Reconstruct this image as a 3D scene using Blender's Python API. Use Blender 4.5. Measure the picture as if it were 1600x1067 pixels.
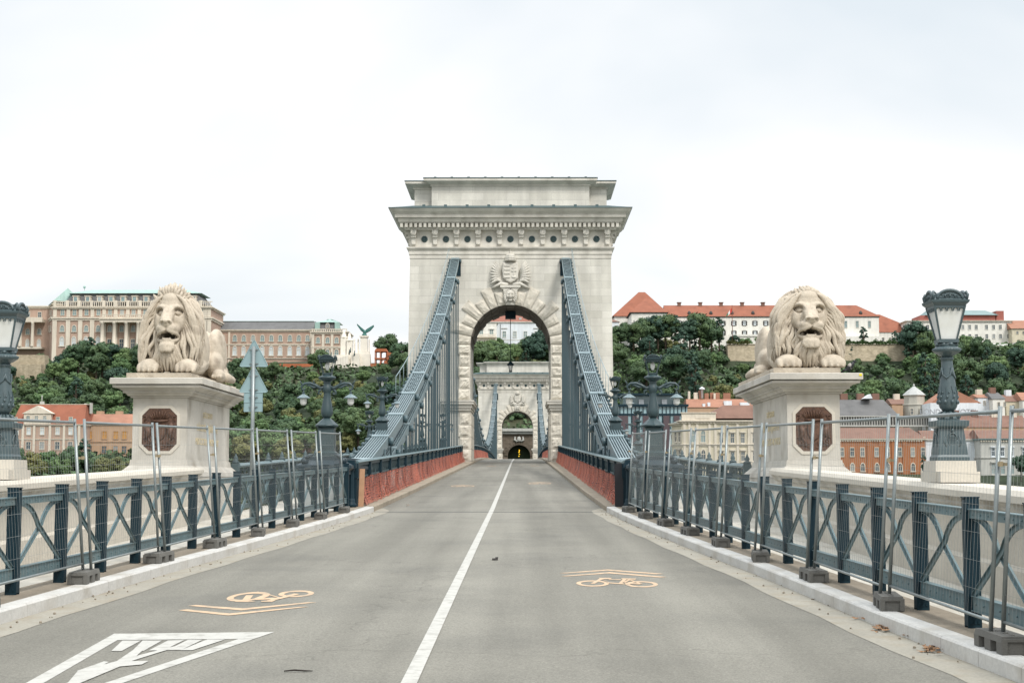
import bpy, bmesh, math, random
from mathutils import Vector, Matrix, noise
R = math.radians
PI = math.pi
for o in list(bpy.data.objects):
    bpy.data.objects.remove(o)
C = bpy.context.scene.collection

# ------------------------------------------------------------------ camera, sky, sun
EZ = 1.985                     # eye height above the road at the camera
CX = 0.945                     # the camera stands a little right of the bridge axis
F = 2400.0                     # focal length in photo pixels (1600 wide)
YAW = math.atan(15.4 / F)
PITCH = math.atan(214.5 / F)
cam = bpy.data.cameras.new('camera')
camo = bpy.data.objects.new('camera', cam); C.objects.link(camo)
cam.sensor_width = 36.0
cam.lens = 36.0 * F / 1600.0
cam.clip_start = 0.2; cam.clip_end = 9000
camo.location = (CX, 0, EZ)
camo.rotation_euler = (PI / 2 + PITCH, 0, YAW)
bpy.context.scene.camera = camo
MROT = camo.rotation_euler.to_matrix()

def ray(px, py):
    return MROT @ Vector(((px - 800) / F, -(py - 533.5) / F, -1.0))
def W(px, py, Y):
    """the point of the place that the photograph shows at px,py when it stands Y metres down the road"""
    d = ray(px, py); t = Y / d.y
    return Vector((CX + d.x * t, Y, EZ + d.z * t))

world = bpy.data.worlds.new('World'); bpy.context.scene.world = world
world.use_nodes = True
nt = world.node_tree; nt.nodes.clear()
SUN_EL, SUN_AZ = 48, 150      # elevation; azimuth clockwise from +Y
wo = nt.nodes.new('ShaderNodeOutputWorld'); bg = nt.nodes.new('ShaderNodeBackground')
sky = nt.nodes.new('ShaderNodeTexSky'); sky.sky_type = 'NISHITA'; sky.sun_disc = False
sky.sun_elevation = R(SUN_EL); sky.sun_rotation = R(SUN_AZ)
sky.air_density = 1.2; sky.dust_density = 3.0
tc = nt.nodes.new('ShaderNodeTexCoord')
sep = nt.nodes.new('ShaderNodeSeparateXYZ'); nt.links.new(tc.outputs['Generated'], sep.inputs[0])
# cloud deck: brighter overhead than at the horizon, as an overcast sky is
def mnode(op, a=None, b=None, c=None):
    n = nt.nodes.new('ShaderNodeMath'); n.operation = op
    for i, v in enumerate((a, b, c)):
        if v is None: continue
        if isinstance(v, (int, float)): n.inputs[i].default_value = v
        else: nt.links.new(v, n.inputs[i])
    return n.outputs[0]
zc = mnode('MAXIMUM', sep.outputs[2], 0.02)
cmb = nt.nodes.new('ShaderNodeCombineXYZ')
nt.links.new(mnode('DIVIDE', mnode('MULTIPLY', sep.outputs[0], -1.0), mnode('ADD', zc, 0.22)), cmb.inputs[0])
nt.links.new(mnode('DIVIDE', sep.outputs[1], mnode('ADD', zc, 0.22)), cmb.inputs[1])
cmb.inputs[2].default_value = 57.9
nz = nt.nodes.new('ShaderNodeTexNoise'); nz.inputs['Scale'].default_value = 0.75
nz.inputs['Detail'].default_value = 5; nz.inputs['Roughness'].default_value = 0.45
nz.inputs['Distortion'].default_value = 0.35
nt.links.new(cmb.outputs[0], nz.inputs['Vector'])
ramp = nt.nodes.new('ShaderNodeValToRGB')
ramp.color_ramp.elements[0].position = 0.38; ramp.color_ramp.elements[0].color = (0.765, 0.825, 0.87, 1)
ramp.color_ramp.elements[1].position = 0.51; ramp.color_ramp.elements[1].color = (1.0, 1.0, 1.0, 1)
nt.links.new(nz.outputs['Fac'], ramp.inputs['Fac'])
gain = mnode('ADD', mnode('MULTIPLY', mnode('SMOOTH_MAX', mnode('SUBTRACT', sep.outputs[2], 0.33), 0.0, 0.05), 2.2), 0.88)
vm = nt.nodes.new('ShaderNodeVectorMath'); vm.operation = 'SCALE'
nt.links.new(ramp.outputs['Color'], vm.inputs[0]); nt.links.new(gain, vm.inputs['Scale'])
vs = nt.nodes.new('ShaderNodeVectorMath'); vs.operation = 'SCALE'
nt.links.new(sky.outputs[0], vs.inputs[0]); vs.inputs['Scale'].default_value = 0.10
mx = nt.nodes.new('ShaderNodeMix'); mx.data_type = 'RGBA'
mx.inputs['Factor'].default_value = 0.9
nt.links.new(vs.outputs[0], mx.inputs['A']); nt.links.new(vm.outputs[0], mx.inputs['B'])
nt.links.new(mx.outputs['Result'], bg.inputs['Color']); bg.inputs['Strength'].default_value = 1.0
nt.links.new(bg.outputs[0], wo.inputs[0])

sl = bpy.data.lights.new('sun', 'SUN'); sl.energy = 1.9; sl.angle = R(12); sl.color = (1, .96, .9)
so = bpy.data.objects.new('sun', sl); C.objects.link(so)
az = R(SUN_AZ); el = R(SUN_EL)
sd = Vector((math.sin(az) * math.cos(el), math.cos(az) * math.cos(el), math.sin(el)))
so.rotation_euler = sd.to_track_quat('Z', 'Y').to_euler(); so.location = (30, -30, 60)
vset = bpy.context.scene.view_settings
vset.view_transform = 'Standard'; vset.look = 'None'; vset.gamma = 1; vset.exposure = 0.35
bpy.context.scene.cycles.max_bounces = 6
bpy.context.scene.cycles.transparent_max_bounces = 24

# ------------------------------------------------------------------ materials
def s(r, g, b):
    f = lambda v: ((v / 255 + .055) / 1.055) ** 2.4 if v > 10 else v / 255 / 12.92
    return (f(r), f(g), f(b))
_m = {}
def mat(name, col, rough=.8, metal=0., var=.12, scale=3., bump=.0, bscale=None, fine=0., streak=0., spec=.4, dirt=None):
    """noise-mottled surface: var = brightness swing, scale = features per metre, bump = relief"""
    if name in _m: return _m[name]
    m = bpy.data.materials.new(name); m.use_nodes = True; n = m.node_tree; N = n.nodes; L = n.links
    b = N['Principled BSDF']; b.inputs['Roughness'].default_value = rough; b.inputs['Metallic'].default_value = metal
    b.inputs['Specular IOR Level'].default_value = spec
    t = N.new('ShaderNodeTexCoord')
    a = N.new('ShaderNodeTexNoise'); a.inputs['Scale'].default_value = scale; a.inputs['Detail'].default_value = 6
    a.inputs['Roughness'].default_value = .6
    L.new(t.outputs['Object'], a.inputs['Vector'])
    r = N.new('ShaderNodeMapRange'); r.inputs[1].default_value = .3; r.inputs[2].default_value = .7
    r.inputs[3].default_value = 1 - var; r.inputs[4].default_value = 1 + var
    L.new(a.outputs['Fac'], r.inputs[0]); val = r.outputs[0]
    if fine:
        f = N.new('ShaderNodeTexNoise'); f.inputs['Scale'].default_value = scale * 22; f.inputs['Detail'].default_value = 3
        L.new(t.outputs['Object'], f.inputs['Vector'])
        q = N.new('ShaderNodeMapRange'); q.inputs[1].default_value = .3; q.inputs[2].default_value = .7
        q.inputs[3].default_value = 1 - fine; q.inputs[4].default_value = 1 + fine
        L.new(f.outputs['Fac'], q.inputs[0])
        k = N.new('ShaderNodeMath'); k.operation = 'MULTIPLY'; L.new(val, k.inputs[0]); L.new(q.outputs[0], k.inputs[1]); val = k.outputs[0]
    if streak:
        mp = N.new('ShaderNodeMapping'); mp.inputs['Scale'].default_value = (.7, .7, .09)
        L.new(t.outputs['Object'], mp.inputs[0])
        f = N.new('ShaderNodeTexNoise'); f.inputs['Scale'].default_value = 1.5; f.inputs['Detail'].default_value = 6
        L.new(mp.outputs[0], f.inputs['Vector'])
        q = N.new('ShaderNodeMapRange'); q.inputs[1].default_value = .35; q.inputs[2].default_value = .65
        q.inputs[3].default_value = 1 - streak; q.inputs[4].default_value = 1 + streak * .4
        L.new(f.outputs['Fac'], q.inputs[0])
        k = N.new('ShaderNodeMath'); k.operation = 'MULTIPLY'; L.new(val, k.inputs[0]); L.new(q.outputs[0], k.inputs[1]); val = k.outputs[0]
    v = N.new('ShaderNodeVectorMath'); v.operation = 'SCALE'; L.new(val, v.inputs['Scale'])
    v.inputs[0].default_value = col
    out = v.outputs[0]
    if dirt:                                   # (colour, amount, noise scale): stains with a shape of their own
        f = N.new('ShaderNodeTexNoise'); f.inputs['Scale'].default_value = dirt[2]; f.inputs['Detail'].default_value = 7
        L.new(t.outputs['Object'], f.inputs['Vector'])
        q = N.new('ShaderNodeMapRange'); q.inputs[1].default_value = .5; q.inputs[2].default_value = .72
        q.inputs[3].default_value = 0; q.inputs[4].default_value = dirt[1]; L.new(f.outputs['Fac'], q.inputs[0])
        x = N.new('ShaderNodeMix'); x.data_type = 'RGBA'; L.new(q.outputs[0], x.inputs['Factor'])
        L.new(out, x.inputs['A']); x.inputs['B'].default_value = (*dirt[0], 1); out = x.outputs['Result']
    L.new(out, b.inputs['Base Color'])
    if bump:
        f = N.new('ShaderNodeTexNoise'); f.inputs['Scale'].default_value = bscale or scale * 8; f.inputs['Detail'].default_value = 6
        L.new(t.outputs['Object'], f.inputs['Vector'])
        u = N.new('ShaderNodeBump'); u.inputs['Strength'].default_value = min(1, bump); u.inputs['Distance'].default_value = .02
        L.new(f.outputs['Fac'], u.inputs['Height']); L.new(u.outputs[0], b.inputs['Normal'])
    _m[name] = m
    return m

def ashlar(name, col, course=.6, length=1.6, mortar=.012, var=.10, joint=.6, swap='xz', bump=.3, streak=.12):
    """coursed cut stone: every block its own tone, thin joints; pattern in metres on the object's own axes"""
    if name in _m: return _m[name]
    m = mat(name, col, .85, 0, .10, .5, streak=streak, fine=.05, dirt=(tuple(c * .68 for c in col), .55, .42))
    n = m.node_tree; N = n.nodes; L = n.links; b = N['Principled BSDF']
    t = N.new('ShaderNodeTexCoord'); sp = N.new('ShaderNodeSeparateXYZ'); L.new(t.outputs['Object'], sp.inputs[0])
    g = N.new('ShaderNodeMath'); g.operation = 'ADD'; L.new(sp.outputs[0], g.inputs[0]); L.new(sp.outputs[1], g.inputs[1])
    cb = N.new('ShaderNodeCombineXYZ'); L.new(g.outputs[0], cb.inputs[0]); L.new(sp.outputs[2], cb.inputs[1])
    br = N.new('ShaderNodeTexBrick'); br.inputs['Scale'].default_value = 1
    br.inputs['Brick Width'].default_value = length; br.inputs['Row Height'].default_value = course
    br.inputs['Mortar Size'].default_value = mortar; br.inputs['Mortar Smooth'].default_value = .3
    br.inputs['Color1'].default_value = (1 - var, 1 - var, 1 - var * 1.2, 1); br.inputs['Color2'].default_value = (1 + var, 1 + var, 1 + var, 1)
    br.inputs['Mortar'].default_value = (joint, joint, joint, 1); br.inputs['Bias'].default_value = 0
    L.new(cb.outputs[0], br.inputs['Vector'])
    old = b.inputs['Base Color'].links[0].from_socket
    v = N.new('ShaderNodeVectorMath'); v.operation = 'MULTIPLY'; L.new(old, v.inputs[0]); L.new(br.outputs['Color'], v.inputs[1])
    L.new(v.outputs[0], b.inputs['Base Color'])
    if bump:
        u = N.new('ShaderNodeBump'); u.inputs['Strength'].default_value = bump; u.inputs['Distance'].default_value = .02; u.invert = True
        L.new(br.outputs['Fac'], u.inputs['Height']); L.new(u.outputs[0], b.inputs['Normal'])
    return m

# ------------------------------------------------------------------ mesh helpers
class MB:
    def __init__(self): self.v = []; self.f = []; self.sm = []
    def add(self, vs, fs, smooth=False, M=None):
        o = len(self.v)
        for p in vs:
            self.v.append(tuple(M @ Vector(p)) if M else tuple(p))
        for f in fs:
            self.f.append([i + o for i in f]); self.sm.append(smooth)
        return self
    def box(self, x0, x1, y0, y1, z0, z1, M=None, top=None):
        """top=(dx,dy): inset of the top face"""
        tx, ty = top or (0, 0)
        vs = [(x0, y0, z0), (x1, y0, z0), (x1, y1, z0), (x0, y1, z0),
              (x0 + tx, y0 + ty, z1), (x1 - tx, y0 + ty, z1), (x1 - tx, y1 - ty, z1), (x0 + tx, y1 - ty, z1)]
        return self.add(vs, [(0, 3, 2, 1), (4, 5, 6, 7), (0, 1, 5, 4), (1, 2, 6, 5), (2, 3, 7, 6), (3, 0, 4, 7)], M=M)
    def cbox(self, c, sz, M=None, top=None):
        return self.box(c[0] - sz[0] / 2, c[0] + sz[0] / 2, c[1] - sz[1] / 2, c[1] + sz[1] / 2, c[2] - sz[2] / 2, c[2] + sz[2] / 2, M, top)
    def rings(self, rs, closed=True, caps=True, smooth=False, M=None):
        """rs: list of rings (lists of points, same length)"""
        n = len(rs[0]); vs = [p for r in rs for p in r]; fs = []
        for i in range(len(rs) - 1):
            for j in range(n if closed else n - 1):
                k = (j + 1) % n
                fs.append((i * n + j, i * n + k, (i + 1) * n + k, (i + 1) * n + j))
        if caps:
            fs.append(tuple(range(n - 1, -1, -1))); fs.append(tuple((len(rs) - 1) * n + j for j in range(n)))
        return self.add(vs, fs, smooth, M)
    def lathe(self, prof, n=16, c=(0, 0, 0), smooth=True, M=None, flute=0, sq=False):
        rs = []
        for r, z in prof:
            rs.append([(c[0] + r * (1 + flute * (j % 2)) * math.cos(2 * PI * (j + (.5 if n == 4 else 0)) / n) * (1.41421 if n == 4 else 1),
                        c[1] + r * (1 + flute * (j % 2)) * math.sin(2 * PI * (j + (.5 if n == 4 else 0)) / n) * (1.41421 if n == 4 else 1), c[2] + z) for j in range(n)])
        return self.rings(rs, smooth=smooth and n > 6, M=M)
    def tube(self, pts, r, n=8, smooth=True, M=None, up=None):
        pts = [Vector(p) for p in pts]; rr = r if isinstance(r, (list, tuple)) else [r] * len(pts)
        rs = []; prev = None
        for i, p in enumerate(pts):
            d = (pts[min(i + 1, len(pts) - 1)] - pts[max(i - 1, 0)]).normalized()
            if prev is None:
                a = Vector((0, 0, 1)) if abs(d.z) < .9 else Vector((1, 0, 0))
                u = d.cross(a).normalized()
            else:
                u = (prev - d * prev.dot(d)).normalized()
            prev = u; w = d.cross(u)
            rs.append([p + (u * math.cos(2 * PI * j / n) + w * math.sin(2 * PI * j / n)) * rr[i] for j in range(n)])
        return self.rings(rs, smooth=smooth and n > 4, M=M)
    def sphere(self, c, r, n=10, m=6, M=None, sc=(1, 1, 1)):
        prof = [(max(1e-4, math.sin(PI * i / m)) * r, -math.cos(PI * i / m) * r) for i in range(m + 1)]
        rs = [[(c[0] + p * math.cos(2 * PI * j / n) * sc[0], c[1] + p * math.sin(2 * PI * j / n) * sc[1], c[2] + z * sc[2]) for j in range(n)] for p, z in prof]
        return self.rings(rs, smooth=True, M=M)
    def bar(self, a, b, w, h, M=None):
        """rectangular bar from a to b, w across (horizontal), h in the other direction"""
        a = Vector(a); b = Vector(b); d = (b - a).normalized()
        up = Vector((0, 0, 1)) if abs(d.z) < .95 else Vector((0, 1, 0))
        x = d.cross(up).normalized(); u = x.cross(d).normalized()
        rs = [[p - x * w / 2 - u * h / 2, p + x * w / 2 - u * h / 2, p + x * w / 2 + u * h / 2, p - x * w / 2 + u * h / 2] for p in (a, b)]
        return self.rings([[tuple(q) for q in r] for r in rs], M=M)
    def prism(self, poly, axis, a, b, M=None):
        """poly of 2-D points extruded along axis 'x','y' or 'z' from a to b"""
        def P(p, t):
            return {'x': (t, p[0], p[1]), 'y': (p[0], t, p[1]), 'z': (p[0], p[1], t)}[axis]
        return self.rings([[P(p, a) for p in poly], [P(p, b) for p in poly]], M=M)
    def build(self, name, m, parent=None, fix=True, loc=None):
        me = bpy.data.meshes.new(name); me.from_pydata(self.v, [], self.f)
        me.polygons.foreach_set('use_smooth', self.sm)
        if fix:
            bm = bmesh.new(); bm.from_mesh(me); bmesh.ops.recalc_face_normals(bm, faces=bm.faces[:]); bm.to_mesh(me); bm.free()
        me.materials.append(m); me.update()
        o = bpy.data.objects.new(name, me); C.objects.link(o)
        if parent: o.parent = parent
        if loc: o.location = loc
        return o

def tag(o, label=None, cat=None, group=None, kind=None):
    if label: o['label'] = label
    if cat: o['category'] = cat
    if group: o['group'] = group
    if kind: o['kind'] = kind
    return o
def thing(name, label, cat, loc=(0, 0, 0), rz=0, group=None):
    o = bpy.data.objects.new(name, None); C.objects.link(o); o.location = loc; o.rotation_euler = (0, 0, rz)
    o.empty_display_size = .3
    return tag(o, label, cat, group)
def struct(o): o['kind'] = 'structure'; return o
KIDS = {}
def copy_tree(o, loc=None, rz=None, scale=None, label=None, group=None, parent=None):
    c = o.copy(); C.objects.link(c)
    if parent: c.parent = parent
    if loc is not None: c.location = loc
    if rz is not None: c.rotation_euler = (0, 0, rz)
    if scale is not None: c.scale = scale if isinstance(scale, (tuple, list)) else (scale,) * 3
    if label: c['label'] = label
    if group: c['group'] = group
    for ch in list(o.children):
        copy_tree(ch, parent=c)
    return c

# ------------------------------------------------------------------ the profile of the road
def zr(y):
    if y < 45.5: return .022 * y
    if y < 127: return 1.0 + .0274 * (y - 45.5)
    u = y - 127
    if u < 303: return 3.233 + .0274 * u - .0274 * u * u / 202
    return zr(127) if u < 0 else 3.233 + .0274 * 303 - .0274 * 303 * 303 / 202
def kerbx(y):                   # half-width of the carriageway
    T = ((-10, 6.0), (13, 5.10), (17, 4.84), (21, 4.66), (24, 4.52), (28, 4.26), (32, 4.04), (36.5, 3.80), (41, 3.60), (45.5, 3.47), (60, 3.34), (127, 3.05), (999, 3.05))
    for (a, u), (b, v) in zip(T, T[1:]):
        if y <= b: return u + (v - u) * (y - a) / (b - a)
def railx(y): return 4.03 + .049 * (45.5 - y)
def fencex(y): return railx(y) - .375
def G(px, py):
    """point of the road surface seen at px,py"""
    d = ray(px, py); y = 20.
    for _ in range(60):
        t = y / d.y; z = EZ + d.z * t
        y = max(2., y + (z - zr(y)) / (.022 - d.z / d.y) * .8)
    t = y / d.y
    return Vector((CX + d.x * t, y, zr(y)))
# ------------------------------------------------------------------ lions
def lion_mesh(seed, spiky, voxel=.018):
    rnd = random.Random(seed)
    b = MB(); hair = MB()
    def E(c, r, n=20, m=12, rot=None):
        M = Matrix.Translation(c)
        if rot: M = M @ Matrix.Rotation(rot[1], 4, rot[0])
        b.sphere((0, 0, 0), 1, n, m, M @ Matrix.Diagonal((r[0], r[1], r[2], 1)))
    def T(pts, r, n=10):
        # smooth chain through the points with rounded ends
        P = [Vector(p) for p in pts]; rr = r if isinstance(r, (list, tuple)) else [r] * len(P)
        Q = []; Rr = []
        for i in range(len(P) - 1):
            p0 = P[max(i - 1, 0)]; p1 = P[i]; p2 = P[i + 1]; p3 = P[min(i + 2, len(P) - 1)]
            for k in range(4):
                t = k / 4
                Q.append(.5 * ((2 * p1) + (-p0 + p2) * t + (2 * p0 - 5 * p1 + 4 * p2 - p3) * t * t + (-p0 + 3 * p1 - 3 * p2 + p3) * t ** 3))
                Rr.append(rr[i] * (1 - t) + rr[i + 1] * t)
        Q.append(P[-1]); Rr.append(rr[-1])
        b.tube(Q, Rr, n)
        b.sphere(Q[0], Rr[0] * .99, n, 6); b.sphere(Q[-1], Rr[-1] * .99, n, 6)
    # x right, y into the plinth (head at the low y), z up; ground z=0
    # trunk
    E((0, 1.15, .78), (.56, .85, .74)); E((0, 2.3, .68), (.46, 1.3, .58)); E((0, 3.7, .68), (.48, .9, .64))
    E((0, .85, 1.15), (.5, .6, .62))
    # haunches
    for sx in (-1, 1):
        E((sx * .40, 3.80, .70), (.29, .66, .66)); E((sx * .46, 3.4, .42), (.24, .50, .36))
        T([(sx * .50, 4.1, .3), (sx * .62, 3.6, .17), (sx * .68, 3.0, .15)], [.2, .15, .14])       # lower hind leg
        E((sx * .70, 2.80, .15), (.18, .3, .15))
        for k in range(4): T([(sx * (.60 + k * .068), 2.75, .13), (sx * (.60 + k * .07), 2.53, .1)], [.06, .05], 8)
        # shoulder and fore legs, paws at the front edge
        E((sx * .55, 1.2, .62), (.25, .5, .58)); T([(sx * .55, 1.35, .35), (sx * .56, .75, .2), (sx * .5, .2, .17)], [.24, .2, .18])
        px = .50 * sx + .0
        E((px, .12, .16), (.29, .34, .19))
        for k in range(4):
            q = px + (k - 1.5) * .135
            yy = -.20 + abs(k - 1.5) * .05
            T([(q, .12, .17), (q, yy + .06, .15), (q, yy, .085)], [.10, .088, .078], 10)
            E((q, yy - .055, .05), (.022, .05, .03))
        T([(px - sx * .30, .3, .16), (px - sx * .3, .12, .12)], [.07, .06], 8)
    # tail lying along the right haunch
    T([(.2, 4.6, .5), (.5, 4.7, .2), (.78, 4.3, .12), (.84, 3.8, .12), (.80, 3.4, .13)], [.1, .09, .08, .09, .13])
    # head: skull, cheeks, brow, muzzle, open jaw
    E((0, .42, 1.28), (.44, .42, .54)); E((0, .30, 1.52), (.36, .28, .30)); E((0, .24, 1.66), (.27, .2, .19))
    E((0, .20, 1.20), (.37, .26, .36))
    for sx in (-1, 1):
        T([(sx * .10, .02, 1.46), (sx * .22, .04, 1.50), (sx * .33, .14, 1.47)], [.05, .055, .04])     # brow
        E((sx * .27, .16, 1.16), (.14, .17, .24))                            # cheek bone
        E((sx * .12, -.11, 1.0), (.15, .17, .11)); E((sx * .19, -.01, .99), (.13, .16, .11))        # whisker pad
        T([(sx * .05, -.24, .955), (sx * .16, -.20, .915), (sx * .25, -.06, .875), (sx * .29, .04, .80)], [.045, .05, .045, .03], 8)      # lip
    E((0, -.0, 1.24), (.17, .26, .15)); E((0, -.14, 1.10), (.17, .16, .11))
    T([(-.055, .10, 1.46), (-.06, -.10, 1.30), (-.055, -.23, 1.17)], [.11, .11, .095])
    T([(.055, .10, 1.46), (.06, -.10, 1.30), (.055, -.23, 1.17)], [.11, .11, .095])
    E((0, -.27, 1.145), (.165, .08, .055)); E((-.10, -.255, 1.125), (.065, .07, .042)); E((.10, -.255, 1.125), (.065, .07, .042))
    # lower jaw, tongue edge, teeth, beard
    E((0, .05, .70), (.22, .23, .075)); E((0, -.05, .63), (.19, .15, .12)); E((0, .06, .60), (.21, .2, .14))
    T([(-.27, .08, .79), (-.21, -.06, .735), (0, -.145, .72), (.21, -.06, .735), (.27, .08, .79)], .04, 8)
    for sx in (-1, 1):
        b.add([(sx * .10 - .03, -.16, .74), (sx * .10 + .03, -.16, .74), (sx * .1, -.1, .74), (sx * .10, -.15, .845)], [(0, 1, 3), (1, 2, 3), (2, 0, 3), (0, 2, 1)])
        b.add([(sx * .145 - .032, -.2, .90), (sx * .145 + .032, -.2, .90), (sx * .145, -.13, .9), (sx * .145, -.18, .79)], [(0, 1, 3), (1, 2, 3), (2, 0, 3), (0, 2, 1)])
    for k in range(-2, 3):
        E((k * .045, -.165, .765), (.02, .02, .035), 8, 6)
    for k in range(26):
        a = -1.25 + 2.5 * (k % 9) / 8; r0 = .15; zz = .66 - .05 * (k // 9)
        x = math.sin(a) * r0 * 1.15; y = -.06 - math.cos(a) * r0
        T([(x, y, zz), (x * 1.08 + rnd.uniform(-.02, .02), y - .02, zz - .05), (x * .9, y, zz - .1)], [.03, .03, .012], 7)
    # short fur collar round the face
    for k in range(40):
        a = -2.45 + 4.9 * k / 39
        rx, rz = .405, .56
        cx = math.sin(a); cz = math.cos(a)
        base = Vector((cx * rx, .17, 1.22 + cz * rz * (1.0 if cz > 0 else .8)))
        d = Vector((cx * .9, -.10, cz)).normalized()
        if cz < .75:
            d = Vector((cx * .6, -.12, -.75)).normalized()
            T([base - d * .03, base + d * .09, base + d * .15 + Vector((cx * .03, .03, 0))], [.028, .036, .012], 7)
    body = b; b = hair
    # crown tuft
    for row, (n, rr, hh, yy) in enumerate(((12, .30, .20, .20), (14, .36, .24, .34), (14, .43, .2, .5))):
        for k in range(n):
            a = -1.12 + 2.24 * k / (n - 1) + rnd.uniform(-.03, .03)
            base = Vector((math.sin(a) * rr, yy, 1.30 + math.cos(a) * (.50 + .03 * row)))
            d = Vector((math.sin(a) * .8, .05 if spiky else .35, math.cos(a))).normalized()
            h = hh * (rnd.uniform(.85, 1.2) if spiky else rnd.uniform(.45, .7))
            T([base - d * .05, base + d * h * .55 + Vector((rnd.uniform(-.02, .02), -.03, 0)), base + d * h + Vector((rnd.uniform(-.03, .03), .02, 0))], [.055, .05, .014], 8)
    b = body
    # under-mass of the mane
    E((0, .68, 1.26), (.48, .42, .54)); E((0, .68, .85), (.58, .5, .76)); E((0, .40, .62), (.48, .42, .52))
    E((0, .30, .42), (.42, .34, .36))
    for sx in (-1, 1): E((sx * .38, .62, .72), (.28, .42, .58))
    # flowing locks: start round the face, sweep out and fall in waves to the chest
    body = b; b = hair
    def lock(pts, r):
        T(pts, r, 8)
    for layer in range(5):
        n = (14, 15, 16, 16, 15)[layer]
        for k in range(n):
            for sx in (-1, 1):
                t = (k + .5 * (layer % 2)) / (n - 1)
                if t > 1: continue
                a = .42 + 2.35 * t + rnd.uniform(-.05, .05)         # angle from the top, to the jaw
                out = .42 + .060 * layer + (.02 if t < .35 else 0)
                sxx = sx * math.sin(a); cz = math.cos(a)
                y0 = .14 + .13 * layer
                x0 = sxx * (out + .03); z0 = 1.24 + cz * (.56 + .030 * layer) * (1 if cz > 0 else .75)
                wob = rnd.uniform(0, 6.28); amp = rnd.uniform(.025, .05); pts = [Vector((x0, y0, z0))]
                endz = rnd.uniform(.10, .45) + (.3 if t < .3 else 0)
                tgt = sx * min(.74, abs(x0) + .12 + .26 * (1 - t) + rnd.uniform(-.05, .05))
                if t > .72: tgt = sx * (.12 + .50 * (1 - t) / .28 * .8 + rnd.uniform(0, .10))
                for q in range(1, 9):
                    u = q / 8
                    x = x0 + (tgt - x0) * (min(1, u * 1.9) ** .9 if t < .75 else u)
                    z = z0 + (endz - z0) * (u ** (1.45 if t < .5 else 1.0))
                    if cz > .3: z -= .04 * math.sin(u * PI) * cz
                    w = math.sin(wob + u * 8.5) * amp * min(1, u * 2)
                    y = y0 - .05 * math.sin(u * PI) + w * .5 + (.05 * u if layer < 2 else -.02 * u)
                    if z < .9: y -= (.9 - z) * (.16 if layer < 3 else .05)
                    pts.append(Vector((x + w, y, z)))
                rr = rnd.uniform(.040, .056)
                lock(pts, [rr * .6, rr * .9, rr, rr * 1.1, rr * 1.1, rr * 1.05, rr, rr * .75, rr * .2])
                if rnd.random() < .6:
                    off = Vector((rnd.choice((-1, 1)) * rr * .8, -rr * .45, 0))
                    lock([p + off * min(1, i / 3) for i, p in enumerate(pts)], [rr * .3, rr * .5, rr * .55, rr * .6, rr * .6, rr * .5, rr * .45, rr * .3, rr * .1])
    # chest locks below the beard
    for k in range(13):
        x = -.36 + .72 * k / 12 + rnd.uniform(-.02, .02); w = rnd.uniform(0, 6)
        lock([(x * .5, -.0, .62), (x * .8 + .03 * math.sin(w), -.06 + abs(x) * .2, .45), (x + .04 * math.sin(w + 2), -.04 + abs(x) * .3, .28), (x * .95 + .03 * math.sin(w + 4), .04 + abs(x) * .3, .06)],
          [.05, .062, .052, .02])
    b = body
    # ears half buried in the mane
    for sx in (-1, 1): E((sx * .43, .36, 1.60), (.09, .07, .13), rot=('Y', sx * .5))
    me = bpy.data.meshes.new('lion_raw'); me.from_pydata(b.v, [], b.f)
    o = bpy.data.objects.new('lion_raw', me); C.objects.link(o)
    md = o.modifiers.new('r', 'REMESH'); md.mode = 'VOXEL'; md.voxel_size = voxel; md.use_smooth_shade = True
    sm = o.modifiers.new('s', 'SMOOTH'); sm.factor = .5; sm.iterations = 3
    dg = bpy.context.evaluated_depsgraph_get(); dg.update()
    res = bpy.data.meshes.new_from_object(o.evaluated_get(dg))
    bpy.data.objects.remove(o); bpy.data.meshes.remove(me)
    # carve: eye sockets with an eyeball, nostrils, and the open mouth, by pushing vertices back
    for v in res.vertices:
        c = v.co
        if c.y < .3 and c.z > .5:
            for sx in (-1, 1):
                dx = (c.x - sx * .232); dz = (c.z - 1.375)
                d = math.hypot(dx, dz * 1.15)
                if d < .115:
                    depth = .13 * (1 - (d / .115) ** 4)
                    c.y += depth
                    if d < .078: c.y -= .12 * math.sqrt(max(0, 1 - (d / .078) ** 2))
                dx = c.x - sx * .09; dz = c.z - 1.118
                d = math.hypot(dx / 1.3, dz)
                if d < .035 and c.y < -.15: c.y += .07 * (1 - (d / .035) ** 2)
    for v in res.vertices:
        c = v.co
        e = (c.x / .22) ** 2 + ((c.z - .85) / .12) ** 2
        if e < 1 and c.y < .45 and c.y > -.10: c.y += .5 * (1 - e)
    n0 = len(res.vertices)
    vs = [tuple(v.co) for v in res.vertices] + hair.v
    fs = [list(p.vertices) for p in res.polygons] + [[i + n0 for i in f] for f in hair.f]
    res = bpy.data.meshes.new('lion'); res.from_pydata(vs, [], fs)
    for p in res.polygons: p.use_smooth = True
    return res
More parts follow.
